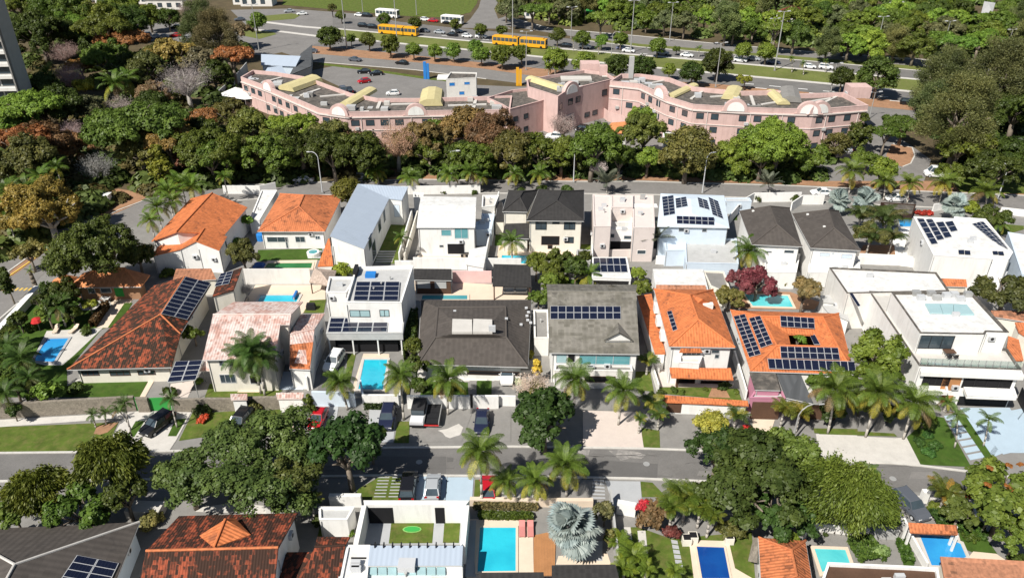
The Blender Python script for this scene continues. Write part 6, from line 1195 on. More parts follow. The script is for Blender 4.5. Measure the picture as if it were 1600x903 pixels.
# ---- fittings: gutters, downpipes, condensers, roof vents
rf_ = random.Random(21)
for kind, T, xy, L, zt, roof in HLIST:
    c = sum(xy, V((0, 0))) / len(xy); n = len(xy)
    if SC(V((c.x, c.y, 3))) < 7.5: continue
    for i in range(n):
        A, B = xy[i], xy[(i+1) % n]; l = (B - A).length
        if l < 2.5: continue
        d = (B - A) / l; nr = V((d.y, -d.x))
        if nr.y > .3: continue
        ztop = min(zt[i], zt[(i+1) % n]) if kind == 'eave' else zt
        if ztop < 2.2: continue
        if kind == 'eave' and abs(zt[i] - zt[(i+1) % n]) < .1:
            b = MB(); b.tube(L[i] - V((0, 0, .1)), L[(i+1) % n] - V((0, 0, .1)), .07, .07, 6); b.build('gutter', GREYW, roof)
        p = A + d * .15 + nr * .06; b = MB(); b.tube((p.x, p.y, .02), (p.x, p.y, ztop), .05, .05, 6); b.build('downpipe', GREYW, T)
        if rf_.random() < .6:
            t = rf_.uniform(.25, .8) * l; z = rf_.choice([2.3, 2.6, ztop - .9]); p = A + d * t
            if z + .6 < ztop:
                b = MB(); q4 = [p - d * .4, p + d * .4, p + d * .4 + nr * .32, p - d * .4 + nr * .32]; b.prism(ccw([(v.x, v.y) for v in q4]), z, z + .58); o = b.build('air_conditioner', ALU, T)
                b = MB(); b.tube(V((p.x, p.y, z + .29)) + V((*(nr * .32), 0)), V((p.x, p.y, z + .29)) + V((*(nr * .34), 0)), .22, .22, 10); b.build('fan_grille', BLACK, o)
    if kind == 'flat' and zt > 2.5:
        for k in range(rf_.randrange(1, 4)):
            w = [rf_.random() for _ in xy]; sw = sum(w); P = sum((v * a for v, a in zip(xy, w)), V((0, 0))) / sw; P = P.lerp(c, .25)
            if rf_.random() < .5: b = MB(); b.tube((P.x, P.y, zt), (P.x, P.y, zt + .5), .08, .08, 6); b.tube((P.x, P.y, zt + .45), (P.x, P.y, zt + .55), .15, .15, 8); b.build('roof_vent', GREYW, T)
            else: b = MB(); b.box(P.x - .45, P.x + .45, P.y - .2, P.y + .2, zt + .02, zt + .6); b.build('air_conditioner', ALU, T)
# ---- wear of the near street
for k in range(16):
    x = rf_.uniform(-20, 1620); f = rf_.uniform(.1, .9); yt = np.interp(x, [p[0] for p in NS_T], [p[1] for p in NS_T]); yb = np.interp(x, [p[0] for p in NS_B], [p[1] for p in NS_B]); y = yt + (yb - yt) * f
    pts = [(x + i * rf_.uniform(8, 20), y + rf_.uniform(-2, 2) + i * .25) for i in range(rf_.randrange(4, 9))]; strip('tar_seam', pts, .09, .006, ASPHD, z0=.05)
for k in range(9):
    x = rf_.uniform(20, 1580); f = rf_.uniform(.15, .75); yt = np.interp(x, [p[0] for p in NS_T], [p[1] for p in NS_T]); yb = np.interp(x, [p[0] for p in NS_B], [p[1] for p in NS_B]); y = yt + (yb - yt) * f; w = rf_.uniform(15, 60); hh = rf_.uniform(5, 12)
    patch('road_patch', [(x, y), (x + w, y + 1), (x + w * rf_.uniform(.9, 1.1), y + hh), (x - 4, y + hh - 1)], rf_.choice([ASPHD, ASPHP, CONC]), 3)
for x, y in ((655, 722), (1010, 725), (1395, 748), (300, 728)):
    P = G(x, y); b = MB(); b.tube((P.x, P.y, .05), (P.x, P.y, .066), .38, .38, 14); b.build('manhole_cover', METAL)['kind'] = 'structure'
# ================================================================ VEGETATION
DG, MG, LG, YG, OL = (.032, .052, .009), (.054, .083, .012), (.080, .135, .018), (.13, .155, .018), (.070, .078, .020)
RU, OR, BR, GY, CA, TW = (.165, .082, .030), (.165, .108, .03), (.13, .095, .05), (.20, .18, .16), (.068, .084, .028), (.22, .19, .17)
def trees(zone, rows, **kw):
    for r in rows:
        if 'pink' in zone and r[1] + .8 * r[2] > 274: r = (r[0], 274 - .8 * r[2]) + tuple(r[2:])
        tree(r[0], r[1], r[2], r[3], r[4], r[5], zone, **{**kw, **(r[6] if len(r) > 6 else {})})
gN, gD, gL, gO, gR, gB, gC, gU = 'broad green tree', 'dark green tree', 'bright green tree', 'olive tree', 'rust-leaved tree', 'bare grey tree', 'feathery casuarina tree', 'flat-topped green tree'
# ---- left wood, by zones
trees('right behind the apartment tower', [(62, 55, 52, 'broad', DG, gD), (90, 20, 46, 'broad', MG, gN), (135, 30, 41, 'broad', MG, gN), (110, 40, 34, 'broad', LG, gL), (28, 12, 34, 'broad', MG, gN), (100, 82, 30, 'bare', TW, gB), (180, 12, 30, 'broad', LG, gL)])
trees('left of the white vehicles in the top car park', [(160, 45, 50, 'umbrella', MG, gU), (190, 65, 41, 'umbrella', RU, gR), (205, 30, 31, 'round', DG, gD), (232, 24, 23, 'round', MG, gN), (152, 72, 39, 'broad', DG, gD), (118, 48, 27, 'umbrella', RU, 'small rust-leaved tree'), (170, 22, 30, 'broad', MG, gN)])
trees('beside the top left car park', [(262, 27, 19, 'round', MG, 'round green tree'), (400, 32, 16, 'round', LG, 'round bright tree'), (272, 84, 39, 'broad', (.16, .15, .04), 'straw-green tree'), (312, 40, 41, 'feather', CA, gC), (338, 55, 39, 'feather', (.07, .07, .03), gC), (300, 15, 27, 'bare', TW, gB), (366, 48, 30, 'umbrella', BR, 'brown umbrella tree'), (362, 88, 34, 'umbrella', RU, gR), (325, 95, 34, 'broad', (.10, .085, .045), 'brownish tree'), (240, 88, 30, 'broad', OL, gO)])
trees('behind the left wood palms', [(165, 95, 48, 'broad', MG, gN), (125, 103, 22, 'umbrella', OR, 'small orange-brown tree'), (108, 120, 34, 'bare', (.24, .18, .16), 'bare pinkish tree'), (131, 136, 22, 'broad', YG, 'yellow-green tree'), (195, 105, 39, 'broad', DG, gD), (290, 125, 48, 'bare', (.22, .20, .19), gB), (235, 150, 30, 'broad', BR, 'brownish tree'), (225, 112, 34, 'broad', OL, gO), (262, 145, 30, 'broad', MG, gN), (335, 118, 30, 'broad', DG, gD), (70, 140, 30, 'broad', DG, gD)])
trees('below the apartment tower', [(40, 168, 55, 'umbrella', LG, gU), (95, 168, 39, 'broad', DG, gD), (12, 195, 39, 'umbrella', LG, gU), (140, 172, 39, 'broad', (.07, .09, .04), 'grey-green tree'), (70, 200, 34, 'bare', (.17, .13, .11), 'bare brown tree'), (112, 206, 30, 'bare', (.26, .20, .19), 'bare pinkish tree'), (22, 222, 50, 'umbrella', RU, gR), (75, 228, 50, 'broad', (.11, .062, .028), gR), (108, 236, 32, 'broad', (.13, .07, .03), 'small rust-leaved tree'), (185, 168, 25, 'bare', TW, gB), (45, 250, 46, 'broad', OL, gO)])
trees('in the middle of the left wood', [(212, 198, 93, 'umbrella', (.048, .080, .013), 'very wide flat-topped green tree'), (265, 218, 52, 'umbrella', OR, 'orange-brown tree'), (228, 240, 39, 'broad', OL, gO), (312, 186, 36, 'umbrella', RU, gR), (302, 214, 39, 'broad', DG, gD), (330, 250, 39, 'broad', MG, gN), (298, 243, 34, 'broad', (.085, .042, .024), 'dark rust-leaved tree'), (250, 262, 30, 'tall', YG, 'yellow-green slim tree'), (355, 178, 34, 'broad', OL, gO), (240, 168, 34, 'broad', DG, gD)])
trees('at the corner of the left avenue', [(152, 262, 36, 'bare', (.17, .18, .17), 'conical grey leafless tree'), (75, 335, 66, 'broad', (.115, .105, .022), 'large yellow-brown tree', dict(pale=True)), (45, 395, 28, 'broad', (.13, .115, .03), 'small yellow-brown tree'), (160, 388, 66, 'broad', DG, 'large dark green tree'), (215, 400, 30, 'broad', DG, 'small dark green tree'), (10, 440, 18, 'tall', DG, 'dark cut-off tree')])
for x, y, r in ((180, 132, 26), (198, 124, 22), (248, 108, 20), (72, 115, 18), (40, 295, 26), (15, 300, 24), (62, 275, 20), (88, 262, 18), (8, 330, 20)): palm(x, y, r, 'coconut palm', 'in the left wood', h=7, n=15)
for x, y, r in ((283, 285, 22), (262, 300, 22), (300, 292, 24), (245, 325, 22), (270, 315, 20), (350, 277, 14), (235, 345, 18)): palm(x, y, r, 'bright coconut palm', 'behind the stepped orange roof', h=5.5, n=15, col=(.09, .15, .018))
# ---- belt in front of the pink buildings
trees('in front of the curved pink building', [(352, 232, 51, 'broad', MG, gN), (385, 205, 46, 'broad', (.08, .105, .02), 'yellowish green tree'), (402, 248, 42, 'broad', OL, gO), (432, 235, 49, 'broad', MG, gN), (470, 255, 49, 'broad', DG, gD), (520, 250, 42, 'broad', DG, gD), (455, 200, 39, 'umbrella', LG, gL), (505, 215, 39, 'broad', OL, gO), (570, 250, 51, 'broad', DG, gD), (548, 225, 35, 'broad', (.12, .085, .045), 'brownish sparse tree'), (620, 222, 51, 'bare', (.24, .18, .12), 'sparse pale brown tree'), (655, 215, 46, 'broad', (.11, .10, .035), 'brownish green tree'), (672, 240, 39, 'broad', MG, gN), (690, 200, 30, 'broad', LG, gL)])
trees('in front of the junction of the pink wings', [(735, 208, 53, 'broad', (.115, .075, .025), 'brown-green tree'), (780, 215, 58, 'broad', (.085, .05, .024), gR), (745, 248, 39, 'broad', MG, gN), (712, 250, 35, 'broad', DG, gD), (800, 248, 39, 'broad', OL, gO), (842, 255, 42, 'broad', MG, gN), (878, 250, 39, 'broad', MG, gN), (880, 196, 28, 'bare', TW, gB), (925, 248, 49, 'broad', MG, gN), (900, 268, 30, 'broad', DG, gD)])
trees('in front of the pink office building', [(1008, 208, 39, 'broad', (.085, .125, .025), 'pale green tree'), (968, 248, 32, 'broad', MG, gN), (1012, 258, 30, 'broad', LG, gL), (1075, 252, 51, 'round', OL, 'dense olive tree'), (1150, 255, 39, 'broad', LG, gL), (1218, 240, 65, 'broad', LG, 'wide bright green tree'), (1262, 262, 37, 'broad', MG, gN), (1190, 262, 35, 'broad', MG, gN), (1308, 225, 22, 'round', OL, 'small round olive tree'), (1346, 208, 21, 'tall', DG, gD), (1005, 180, 23, 'broad', LG, gL)])
trees('by the curved side road', [(1378, 268, 30, 'broad', LG, gL), (1355, 250, 22, 'broad', MG, gN), (1412, 195, 34, 'umbrella', (.055, .09, .014), gU), (1385, 208, 22, 'umbrella', MG, 'small flat-topped tree')])
trees('right of the curved side road', [(1475, 125, 50, 'feather', CA, gC), (1560, 118, 52, 'feather', (.07, .08, .028), gC), (1505, 180, 56, 'feather', (.075, .08, .026), gC), (1590, 175, 52, 'broad', DG, gD), (1500, 225, 42, 'broad', MG, gN), (1560, 265, 42, 'broad', DG, gD), (1455, 160, 36, 'feather', CA, gC), (1530, 225, 40, 'broad', MG, gN), (1590, 250, 40, 'broad', DG, gD), (1590, 150, 40, 'feather', CA, gC), (1490, 268, 26, 'broad', MG, gN)])
# ---- trimmed highway trees
trees('on the verge before the service road', [(514, 56, 19, 'round', DG, 'trimmed round tree'), (548, 60, 8, 'round', MG, 'trimmed round tree'), (576, 62, 14, 'round', MG, 'trimmed round tree'), (609, 68, 18, 'round', MG, 'trimmed round tree'), (646, 77, 13, 'round', LG, 'trimmed round tree'), (679, 79, 13, 'round', LG, 'trimmed round tree'), (708, 78, 15, 'round', LG, 'trimmed round tree'), (743, 72, 13, 'round', LG, 'trimmed round tree'), (752, 84, 15, 'round', LG, 'trimmed round tree'), (785, 85, 19, 'round', MG, 'trimmed round tree'), (815, 82, 15, 'round', MG, 'trimmed round tree'), (868, 93, 23, 'round', LG, 'trimmed round tree'), (913, 96, 20, 'round', LG, 'trimmed round tree')])
trees('between the pink office building and the highway', [(966, 102, 22, 'round', DG, 'dense dark tree'), (1005, 104, 22, 'round', DG, 'dense dark tree'), (1046, 108, 12, 'round', LG, 'trimmed bright tree'), (1082, 112, 20, 'round', DG, 'dense dark tree'), (1122, 96, 27, 'round', DG, 'large dense dark tree'), (1164, 124, 12, 'broad', YG, 'small yellowish tree'), (1317, 120, 20, 'round', DG, 'dense dark tree'), (1374, 115, 35, 'round', (.04, .075, .014), 'large round green tree')])
trees('along the far side of the highway', [(871, 54, 14, 'round', MG, 'trimmed round tree'), (911, 59, 14, 'round', MG, 'trimmed round tree'), (940, 63, 11, 'round', LG, 'trimmed round tree'), (970, 61, 13, 'round', LG, 'trimmed round tree'), (1028, 71, 15, 'round', LG, 'trimmed round tree'), (1057, 78, 7, 'broad', MG, 'small thin tree'), (1162, 78, 14, 'round', LG, 'trimmed round tree'), (1198, 80, 17, 'round', LG, 'trimmed round tree'), (751, 46, 11, 'round', MG, 'trimmed round tree'), (784, 47, 9, 'round', MG, 'trimmed round tree'), (533, 24, 9, 'round', MG, 'trimmed round tree'), (600, 30, 12, 'round', MG, 'trimmed round tree'), (648, 36, 11, 'round', MG, 'trimmed round tree'), (712, 38, 10, 'round', MG, 'trimmed round tree'), (519, 14, 10, 'broad', OL, 'small olive tree')])
for x, y, r, b0 in ((1237, 92, 6, (1237, 114)), (1290, 96, 5, (1290, 114)), (1255, 100, 6, (1255, 118)), (935, 74, 6, (935, 86)), (896, 62, 4, (896, 81)), (857, 106, 8, (857, 120)), (1092, 76, 6, (1092, 90))): palm(x, y, r, 'small palm', 'on the highway verges', base=b0, n=12)
# ---- far wood along the top
ZW = [(760, 'behind the yellow bus'), (870, 'left of the far green pavilion'), (960, 'right of the far green pavilion'), (1060, 'in the far wood above the dense highway trees'), (1170, 'in the far wood left of the red-tiled house'), (1270, 'in the far wood right of the red-tiled house'), (1390, 'in the far wood above the far white car'), (1500, 'in the far wood at the top right'), (1700, 'in the top right corner wood')]
rw = random.Random(5); rows = 0
for row, (yy, rr) in enumerate(((2, 17), (16, 19), (32, 22), (50, 24), (68, 24))):
    x = 765 + row * 9
    while x < 1640:
        ylim = 26 + (x - 790) * .105
        x += rr * rw.uniform(1.25, 1.7); y = yy + rw.uniform(-5, 5)
        if y > ylim - rr * .35 + 2: continue
        if any(abs(x - a) < dx and abs(y - b) < dy for a, b, dx, dy in ((1237, 14, 27, 10), (1300, 40, 28, 9), (915, 14, 16, 12), (1400, 4, 20, 10), (1545, 8, 14, 16), (820, 12, 10, 8))): continue
        zn = [z for lim, z in ZW if x <= lim or lim == 1700][0]
        kind, col, lk = rw.choice([('broad', MG, gN), ('broad', DG, gD), ('broad', LG, gL), ('umbrella', (.06, .105, .016), gU), ('broad', (.06, .075, .03), gO), ('round', MG, 'dense round green tree'), ('feather', CA, gC)])
        tree(x, y, rr * rw.uniform(.8, 1.2), kind, tuple(c * 1.35 for c in col), lk, zn)
# ---- back street palms and bushes
for x, y, r, b0 in ((588, 268, 18, (592, 288)), (640, 278, 18, (641, 300)), (702, 272, 18, (703, 300)), (735, 268, 17, (733, 301)), (752, 276, 14, (749, 301)), (803, 272, 17, (804, 297)), (843, 272, 18, (843, 297))): palm(x, y, r, 'coconut palm', 'on the near kerb of the back street', base=b0, n=16, col=(.085, .14, .018))
for x, y, r, b0 in ((1330, 268, 25, (1326, 304)), (1383, 284, 20, (1380, 314)), (1421, 288, 20, (1417, 318)), (1475, 285, 22, (1467, 318)), (1541, 300, 24, (1540, 322))): palm(x, y, r, 'yellowish coconut palm', 'along the right part of the back street', base=b0, n=17, col=(.10, .14, .02), low=(.26, .22, .03))
for x, y, r, b0 in ((948, 286, 22, (948, 306)), (1200, 288, 20, (1207, 312)), (1027, 372, 24, (1029, 402))): palm(x, y, r, 'grey-green triangle palm', 'by the middle row of back houses', base=b0, kind='stiff', col=(.11, .125, .085), n=18)
tree(936, 262, 18, 'bare', (.5, .48, .45), 'bare white-barked tree', 'beside the back street', pale=True)
for x, y, r in ((815, 299, 9), (847, 296, 9), (886, 297, 11), (742, 301, 6), (692, 300, 6), (1180, 310, 10), (1244, 312, 11)): tree(x, y, r, 'bush', DG, 'clipped dark shrub', 'on the back street kerb', 'shrub', cat='shrub')
tree(541, 298, 25, 'round', (.07, .085, .014), 'round olive tree', 'between the orange and the metal roofs', zc=4.2)
for x, y, r in ((1352, 312, 25), (1312, 312, 22), (1492, 322, 24)): palm(x, y, r, 'silver fan palm', 'by the right part of the back street', kind='fan', col=(.25, .31, .29), h=3.2, n=26)
for x, y, r in ((1385, 345, 32), (1360, 372, 26), (1345, 340, 24), (1395, 372, 20)): palm(x, y, r, 'dark green palm', 'in the shaded garden by the small blue pool', h=3.4, col=(.05, .075, .018), low=(.10, .10, .03), kind='areca', n=20)
tree(1362, 365, 26, 'broad', OL, 'olive garden tree', 'in the shaded garden by the small blue pool', zc=4); tree(1548, 338, 26, 'broad', DG, 'dark street tree', 'by the right part of the back street'); tree(1518, 326, 15, 'bush', YG, 'pale green shrub', 'by the right part of the back street', 'shrub', cat='shrub'); tree(1418, 407, 8, 'bush', MG, 'clipped round shrub', 'on the white terrace', 'shrub', cat='shrub')
for k, x in enumerate((1435, 1445, 1452)): tree(x, 333, 7, 'bush', (.25, .03, .02), 'red-leaved shrub', 'in the planter by the black annexe', 'shrub', cat='shrub')
palm(1560, 350, 18, 'small dark palm', 'right of the flat solar roof', h=3, n=14)
# ---- gardens of the middle row
trees('in the left garden', [(92, 470, 26, 'broad', DG, gD), (75, 490, 18, 'broad', MG, gN), (102, 455, 22, 'broad', DG, gD), (22, 600, 24, 'broad', MG, gN), (62, 618, 26, 'broad', LG, gL), (20, 640, 14, 'broad', DG, gD), (140, 475, 12, 'umbrella', YG, 'small yellow-green tree'), (135, 517, 11, 'bush', DG, 'round bush'), (120, 608, 14, 'bush', DG, 'round bush'), (48, 512, 12, 'bush', MG, 'round bush'), (203, 455, 10, 'bush', YG, 'round bush'), (8, 560, 20, 'broad', DG, gD)])
for x, y, r in ((32, 562, 30), (12, 540, 24), (92, 478, 22), (45, 590, 22), (8, 615, 24)): palm(x, y, r, 'dark coconut palm', 'in the left garden', h=3.6, n=16, col=(.05, .095, .018), low=(.10, .12, .025))
palm(46, 423, 8, 'dead palm stump', 'beside the left avenue', base=(58, 455), n=7, thick=.35, trunk=BARK)
trees('beside the mossy red roof', [(302, 520, 18, 'broad', MG, 'small green tree'), (262, 428, 14, 'bush', MG, 'bush'), (318, 432, 11, 'bush', DG, 'bush'), (310, 598, 10, 'bush', LG, 'bush'), (265, 612, 12, 'bush', DG, 'bush'), (318, 640, 16, 'bush', DG, 'bush')], )
trees('by the small green lawn', [(380, 398, 24, 'broad', OL, 'olive bush tree'), (372, 382, 14, 'bush', LG, 'bright bush'), (378, 345, 14, 'broad', LG, 'bright small tree'), (535, 423, 19, 'bush', YG, 'yellow-green shrub')])
tree(385, 452, 14, 'bare', (.3, .28, .26), 'pale leafless shrub', 'beside the walled plunge pool', zc=2)
for x, y, r, b0 in ((392, 545, 34, (408, 615)), (408, 560, 30, (414, 618)), (378, 560, 30, (398, 610))): palm(x, y, r, 'drooping dark palm', 'before the faded pink roof', base=b0, col=(.05, .10, .02), low=(.07, .11, .02), n=18)
for x, y, r, b0 in ((530, 597, 26, (543, 640)), (625, 588, 28, (631, 656)), (700, 592, 33, (700, 648)), (897, 592, 30, (897, 642)), (974, 610, 31, (966, 664))): palm(x, y, r, 'tall coconut palm', 'along the front gardens of the middle row', base=b0, n=22, col=(.075, .125, .018), low=(.22, .215, .03))
for x, y, r in ((1012, 565, 18), (1020, 632, 22), (1030, 650, 18), (1000, 655, 12)): palm(x, y, r, 'bushy palm', 'between the paved court and the orange house', h=2.2, n=18, kind='areca', col=(.06, .10, .018))
for x, y, r, b0 in ((1305, 608, 38, (1293, 677)), (1372, 612, 38, (1352, 683)), (1428, 628, 36, (1411, 686))): palm(x, y, r, 'large yellow-green coconut palm', 'in front of the big white modern house', base=b0, n=23, col=(.085, .13, .018), low=(.25, .225, .03))
for x, y, r, b0 in ((1495, 648, 18, (1491, 700)), (1545, 656, 18, (1536, 697))): palm(x, y, r, 'slim young palm', 'beside the stepped blue path', base=b0, n=9, col=(.08, .13, .03), low=(.09, .14, .03), thick=.09)
palm(1480, 628, 14, 'small bushy palm', 'beside the stepped blue path', h=1.5, n=12)
tree(1372, 555, 46, 'lumpy', (.07, .12, .016), 'tall lumpy light green tree', 'left of the big white modern house', zc=6.0); tree(1280, 600, 22, 'broad', MG, 'dense green shrub', 'below the courtyard solar roof', zc=2); tree(1400, 582, 18, 'broad', MG, 'small green tree', 'left of the big white modern house', zc=3)
for x, y, r in ((1225, 640, 22), (1250, 645, 22)): palm(x, y, r, 'olive areca palm', 'below the corrugated carport roof', h=3, n=22, kind='areca', col=(.10, .115, .015), low=(.16, .14, .02))
palm(1150, 650, 22, 'dark shrub palm', 'below the tiled front wall', h=2, n=16, kind='areca', col=(.05, .08, .015)); tree(1165, 670, 9, 'bush', (.28, .02, .02), 'red-leaved shrub', 'below the brown gate', 'shrub', cat='shrub'); tree(1112, 662, 33, 'bush', (.22, .215, .035), 'large yellow shrub', 'below the tiled front wall', 'shrub', zc=1.6, cat='shrub')
trees('in the garden behind the olive-grey roof', [(838, 412, 24, 'broad', MG, 'green garden tree'), (862, 425, 22, 'broad', MG, 'green garden tree'), (900, 418, 22, 'broad', DG, 'dark garden tree'), (842, 465, 18, 'broad', MG, 'small green tree'), (995, 430, 16, 'broad', LG, 'pale leafy shrub'), (1002, 450, 16, 'broad', MG, 'green shrub'), (880, 440, 12, 'bush', LG, 'bright bush'), (856, 442, 18, 'broad', MG, 'small green tree'), (888, 412, 20, 'broad', DG, 'dark garden tree'), (872, 405, 18, 'broad', MG, 'small green tree'), (912, 408, 15, 'broad', DG, 'dark garden tree')])
palm(920, 430, 22, 'bushy green palm', 'in the garden behind the olive-grey roof', h=2.5, n=16)
palm(800, 378, 20, 'lone coconut palm', 'beside the aqua pool of the black-roofed house', base=(800, 413), n=16); palm(628, 372, 14, 'thin drooping palm', 'beside the long metal-roofed house', base=(632, 410), n=10); palm(1170, 393, 26, 'full coconut palm', 'beside the twin houses', base=(1168, 430), n=22, low=(.24, .22, .03))
trees('beside the turquoise pool', [(1160, 438, 24, 'broad', (.15, .045, .05), 'pink bougainvillea'), (1185, 440, 34, 'broad', (.085, .026, .032), 'dark red bougainvillea'), (1258, 455, 28, 'broad', (.10, .09, .035), 'brownish shrub tree'), (1230, 438, 18, 'bush', OL, 'olive bush'), (1140, 462, 26, 'broad', OL, 'olive shrub'), (1260, 448, 12, 'bush', MG, 'green bush')])
tree(1248, 528, 12, 'bush', LG, 'green courtyard bush', 'inside the solar roof courtyard', 'shrub', zc=3.2, cat='shrub'); tree(1572, 455, 46, 'broad', (.045, .06, .016), 'wide dark olive tree', 'behind the big white modern house', zc=5)
trees('between the white solar house and the brown roof', [(640, 540, 20, 'broad', MG, 'green garden tree'), (650, 570, 20, 'broad', DG, 'dark garden tree'), (628, 510, 14, 'broad', OL, 'olive shrub'), (655, 600, 16, 'bush', MG, 'green bush')])
trees('beside the white parked car', [(838, 575, 12, 'tall', (.30, .25, .03), 'yellow croton shrub'), (828, 555, 9, 'bush', YG, 'small yellow shrub'), (815, 600, 14, 'bush', (.22, .25, .16), 'white-flowered shrub'), (705, 605, 12, 'bush', DG, 'dark bush'), (660, 606, 12, 'bush', DG, 'dark bush')])
for x, y, r in ((1002, 611, 5), (1018, 614, 5), (1033, 613, 7), (1053, 609, 7), (1066, 613, 6), (1102, 608, 5), (1132, 604, 11), (1150, 612, 6)): tree(x, y, r, 'bush', DG if r > 6 else MG, 'clipped dark shrub', 'in the orange house front garden', 'shrub', cat='shrub')
trees('under the palms by the big white modern house', [(1300, 640, 24, 'broad', DG, 'dark shrub tree', dict(zc=1.8)), (1345, 632, 24, 'broad', DG, 'dark shrub tree', dict(zc=1.8)), (1392, 642, 22, 'broad', DG, 'dark shrub tree', dict(zc=1.8)), (1445, 655, 18, 'broad', MG, 'green shrub tree', dict(zc=1.5)), (1318, 590, 24, 'broad', MG, 'green shrub tree', dict(zc=2.5))])
trees('along the left garden wall', [(30, 500, 16, 'broad', DG, 'dark shrub'), (60, 470, 16, 'broad', DG, 'dark shrub'), (75, 450, 14, 'broad', DG, 'dark shrub'), (15, 525, 16, 'broad', DG, 'dark shrub'), (112, 490, 14, 'broad', MG, 'green shrub'), (40, 600, 20, 'broad', MG, 'green shrub'), (5, 590, 18, 'broad', DG, 'dark shrub')])
# ---- near street trees
trees('over the near street', [(362, 730, 112, 'broad', (.054, .084, .020), 'very large spreading olive tree', dict(pale=True, zc=5.5, flat=.72)), (295, 752, 52, 'broad', (.05, .078, .018), 'olive left side tree', dict(zc=4)), (462, 748, 42, 'broad', (.052, .078, .018), 'olive side tree', dict(zc=5)), (542, 702, 66, 'broad', (.026, .055, .012), 'large dark glossy tree', dict(zc=6)), (578, 678, 28, 'broad', (.03, .06, .012), 'small dark glossy tree', dict(zc=4.5)), (172, 728, 62, 'willow', (.060, .086, .013), 'feathery yellow-green tree', dict(zc=5)), (58, 768, 50, 'willow', (.075, .098, .013), 'leaning feathery yellow-green tree', dict(zc=4.5)), (120, 795, 50, 'broad', (.045, .085, .012), 'leafy green tree', dict(zc=4)), (20, 800, 30, 'broad', MG, 'small leafy tree', dict(zc=3.5)), (195, 775, 40, 'broad', DG, 'dark understorey tree', dict(zc=3.5)), (185, 700, 20, 'bare', (.2, .17, .13), 'small leafless tree', dict(zc=3))])
trees('left of the paved court', [(852, 655, 60, 'broad', (.03, .058, .012), 'dark round tree', dict(zc=5)), (830, 605, 36, 'bare', (.34, .31, .25), 'twiggy pale tree', dict(zc=5, pale=True)), (845, 620, 32, 'broad', OL, 'olive tree', dict(zc=4.5))])
trees('at the centre right of the near street', [(1165, 755, 96, 'broad', (.034, .062, .013), 'huge dense dark green tree', dict(zc=5.5, flat=.85)), (1120, 705, 46, 'broad', (.034, .062, .013), 'dense dark green side tree', dict(zc=5)), (1222, 790, 56, 'broad', (.034, .064, .013), 'dense dark green lower tree', dict(zc=4)), (1235, 705, 52, 'broad', (.075, .11, .02), 'light small-leaved tree', dict(zc=6)), (1318, 775, 74, 'willow', (.052, .088, .013), 'large weeping green tree', dict(zc=5)), (1245, 770, 34, 'broad', LG, 'bright green tree', dict(zc=4)), (1225, 840, 24, 'broad', LG, 'bright low tree', dict(zc=2.2)), (1145, 830, 24, 'bush', OL, 'olive shrub')])
trees('at the right edge by the near street', [(1578, 770, 68, 'broad', (.055, .09, .014), 'broad tree with orange flowers', dict(zc=6)), (1595, 830, 40, 'broad', (.05, .09, .014), 'green lower tree', dict(zc=4)), (1548, 800, 22, 'broad', (.055, .095, .014), 'green side tree', dict(zc=3.5))])
ot = [o for o in COL.objects if o.name.startswith('tree') and o.type == 'EMPTY'][-3]
for k in range(9):
    a = k * 2.4; rr_ = .35 + .05 * k; cr = [c for c in ot.children if c.name.startswith('crown')][0]; R0 = cr.scale.x
    part('flower_cluster', crownmesh('bush', 0, k % 3), ot, (rr_ * R0 * math.cos(a), rr_ * R0 * math.sin(a), cr.location.z + R0 * (.62 - .35 * rr_)), scale=(.34 + .06 * (k % 3), .36, .3), color=(.28, .11, .025))
palm(1477, 772, 30, 'bushy areca palm', 'beside the grey parked SUV', h=2.8, n=22, kind='areca', col=(.08, .10, .016), low=(.22, .14, .02)); palm(1355, 738, 20, 'small palm', 'behind the weeping tree', h=3.5, n=14, kind='areca')
for x, y, r, b0 in ((750, 705, 38, (753, 787)), (790, 752, 26, (795, 787)), (836, 750, 28, (838, 789)), (883, 725, 36, (885, 775))): palm(x, y, r, 'coconut palm', 'beside the small red parked car', base=b0, n=20, col=(.085, .135, .018), low=(.22, .22, .03))
palm(892, 825, 54, 'huge silver fan palm', 'right of the large aqua pool', kind='fan', col=(.29, .345, .325), h=3.4, n=34, name='fan_palm')
trees('right of the silver fan palm', [(945, 800, 19, 'broad', (.08, .10, .04), 'grey-green shrub', dict(zc=2)), (952, 840, 12, 'tall', OL, 'narrow hedge tree', dict(zc=1.8)), (1022, 805, 28, 'bush', (.075, .055, .025), 'red-flowered bougainvillea', dict(zc=1.8)), (1005, 790, 12, 'bush', (.22, .018, .025), 'scarlet bougainvillea', dict(zc=2.6)), (1050, 830, 14, 'bush', (.09, .03, .025), 'dark red bougainvillea', dict(zc=1.2))])
for x, y, r in ((1072, 780, 36), (1095, 790, 32), (1050, 795, 26), (1110, 805, 22)): palm(x, y, r, 'full areca palm', 'above the deep blue pool', h=3.2, n=24, kind='areca', col=(.085, .125, .016), low=(.13, .15, .02))
for x, y, r in ((968, 848, 22), (990, 868, 28), (975, 890, 24), (1010, 890, 18), (1055, 893, 18)): palm(x, y, r, 'broad-leaved bright palm', 'left of the deep blue pool', h=1.6, n=16, kind='areca', col=(.11, .165, .02), low=(.15, .2, .02))
palm(487, 785, 20, 'dark young palm', 'beside the red cupola roof', h=2.6, n=16, kind='areca', col=(.035, .07, .014)); tree(500, 812, 12, 'bush', DG, 'dark bush', 'beside the red cupola roof', cat='shrub'); tree(235, 812, 18, 'bush', (.13, .13, .04), 'flowering straw-green bush', 'left of the red cupola roof', cat='shrub'); tree(548, 833, 8, 'bush', LG, 'bright bush', 'left of the square court', cat='shrub')
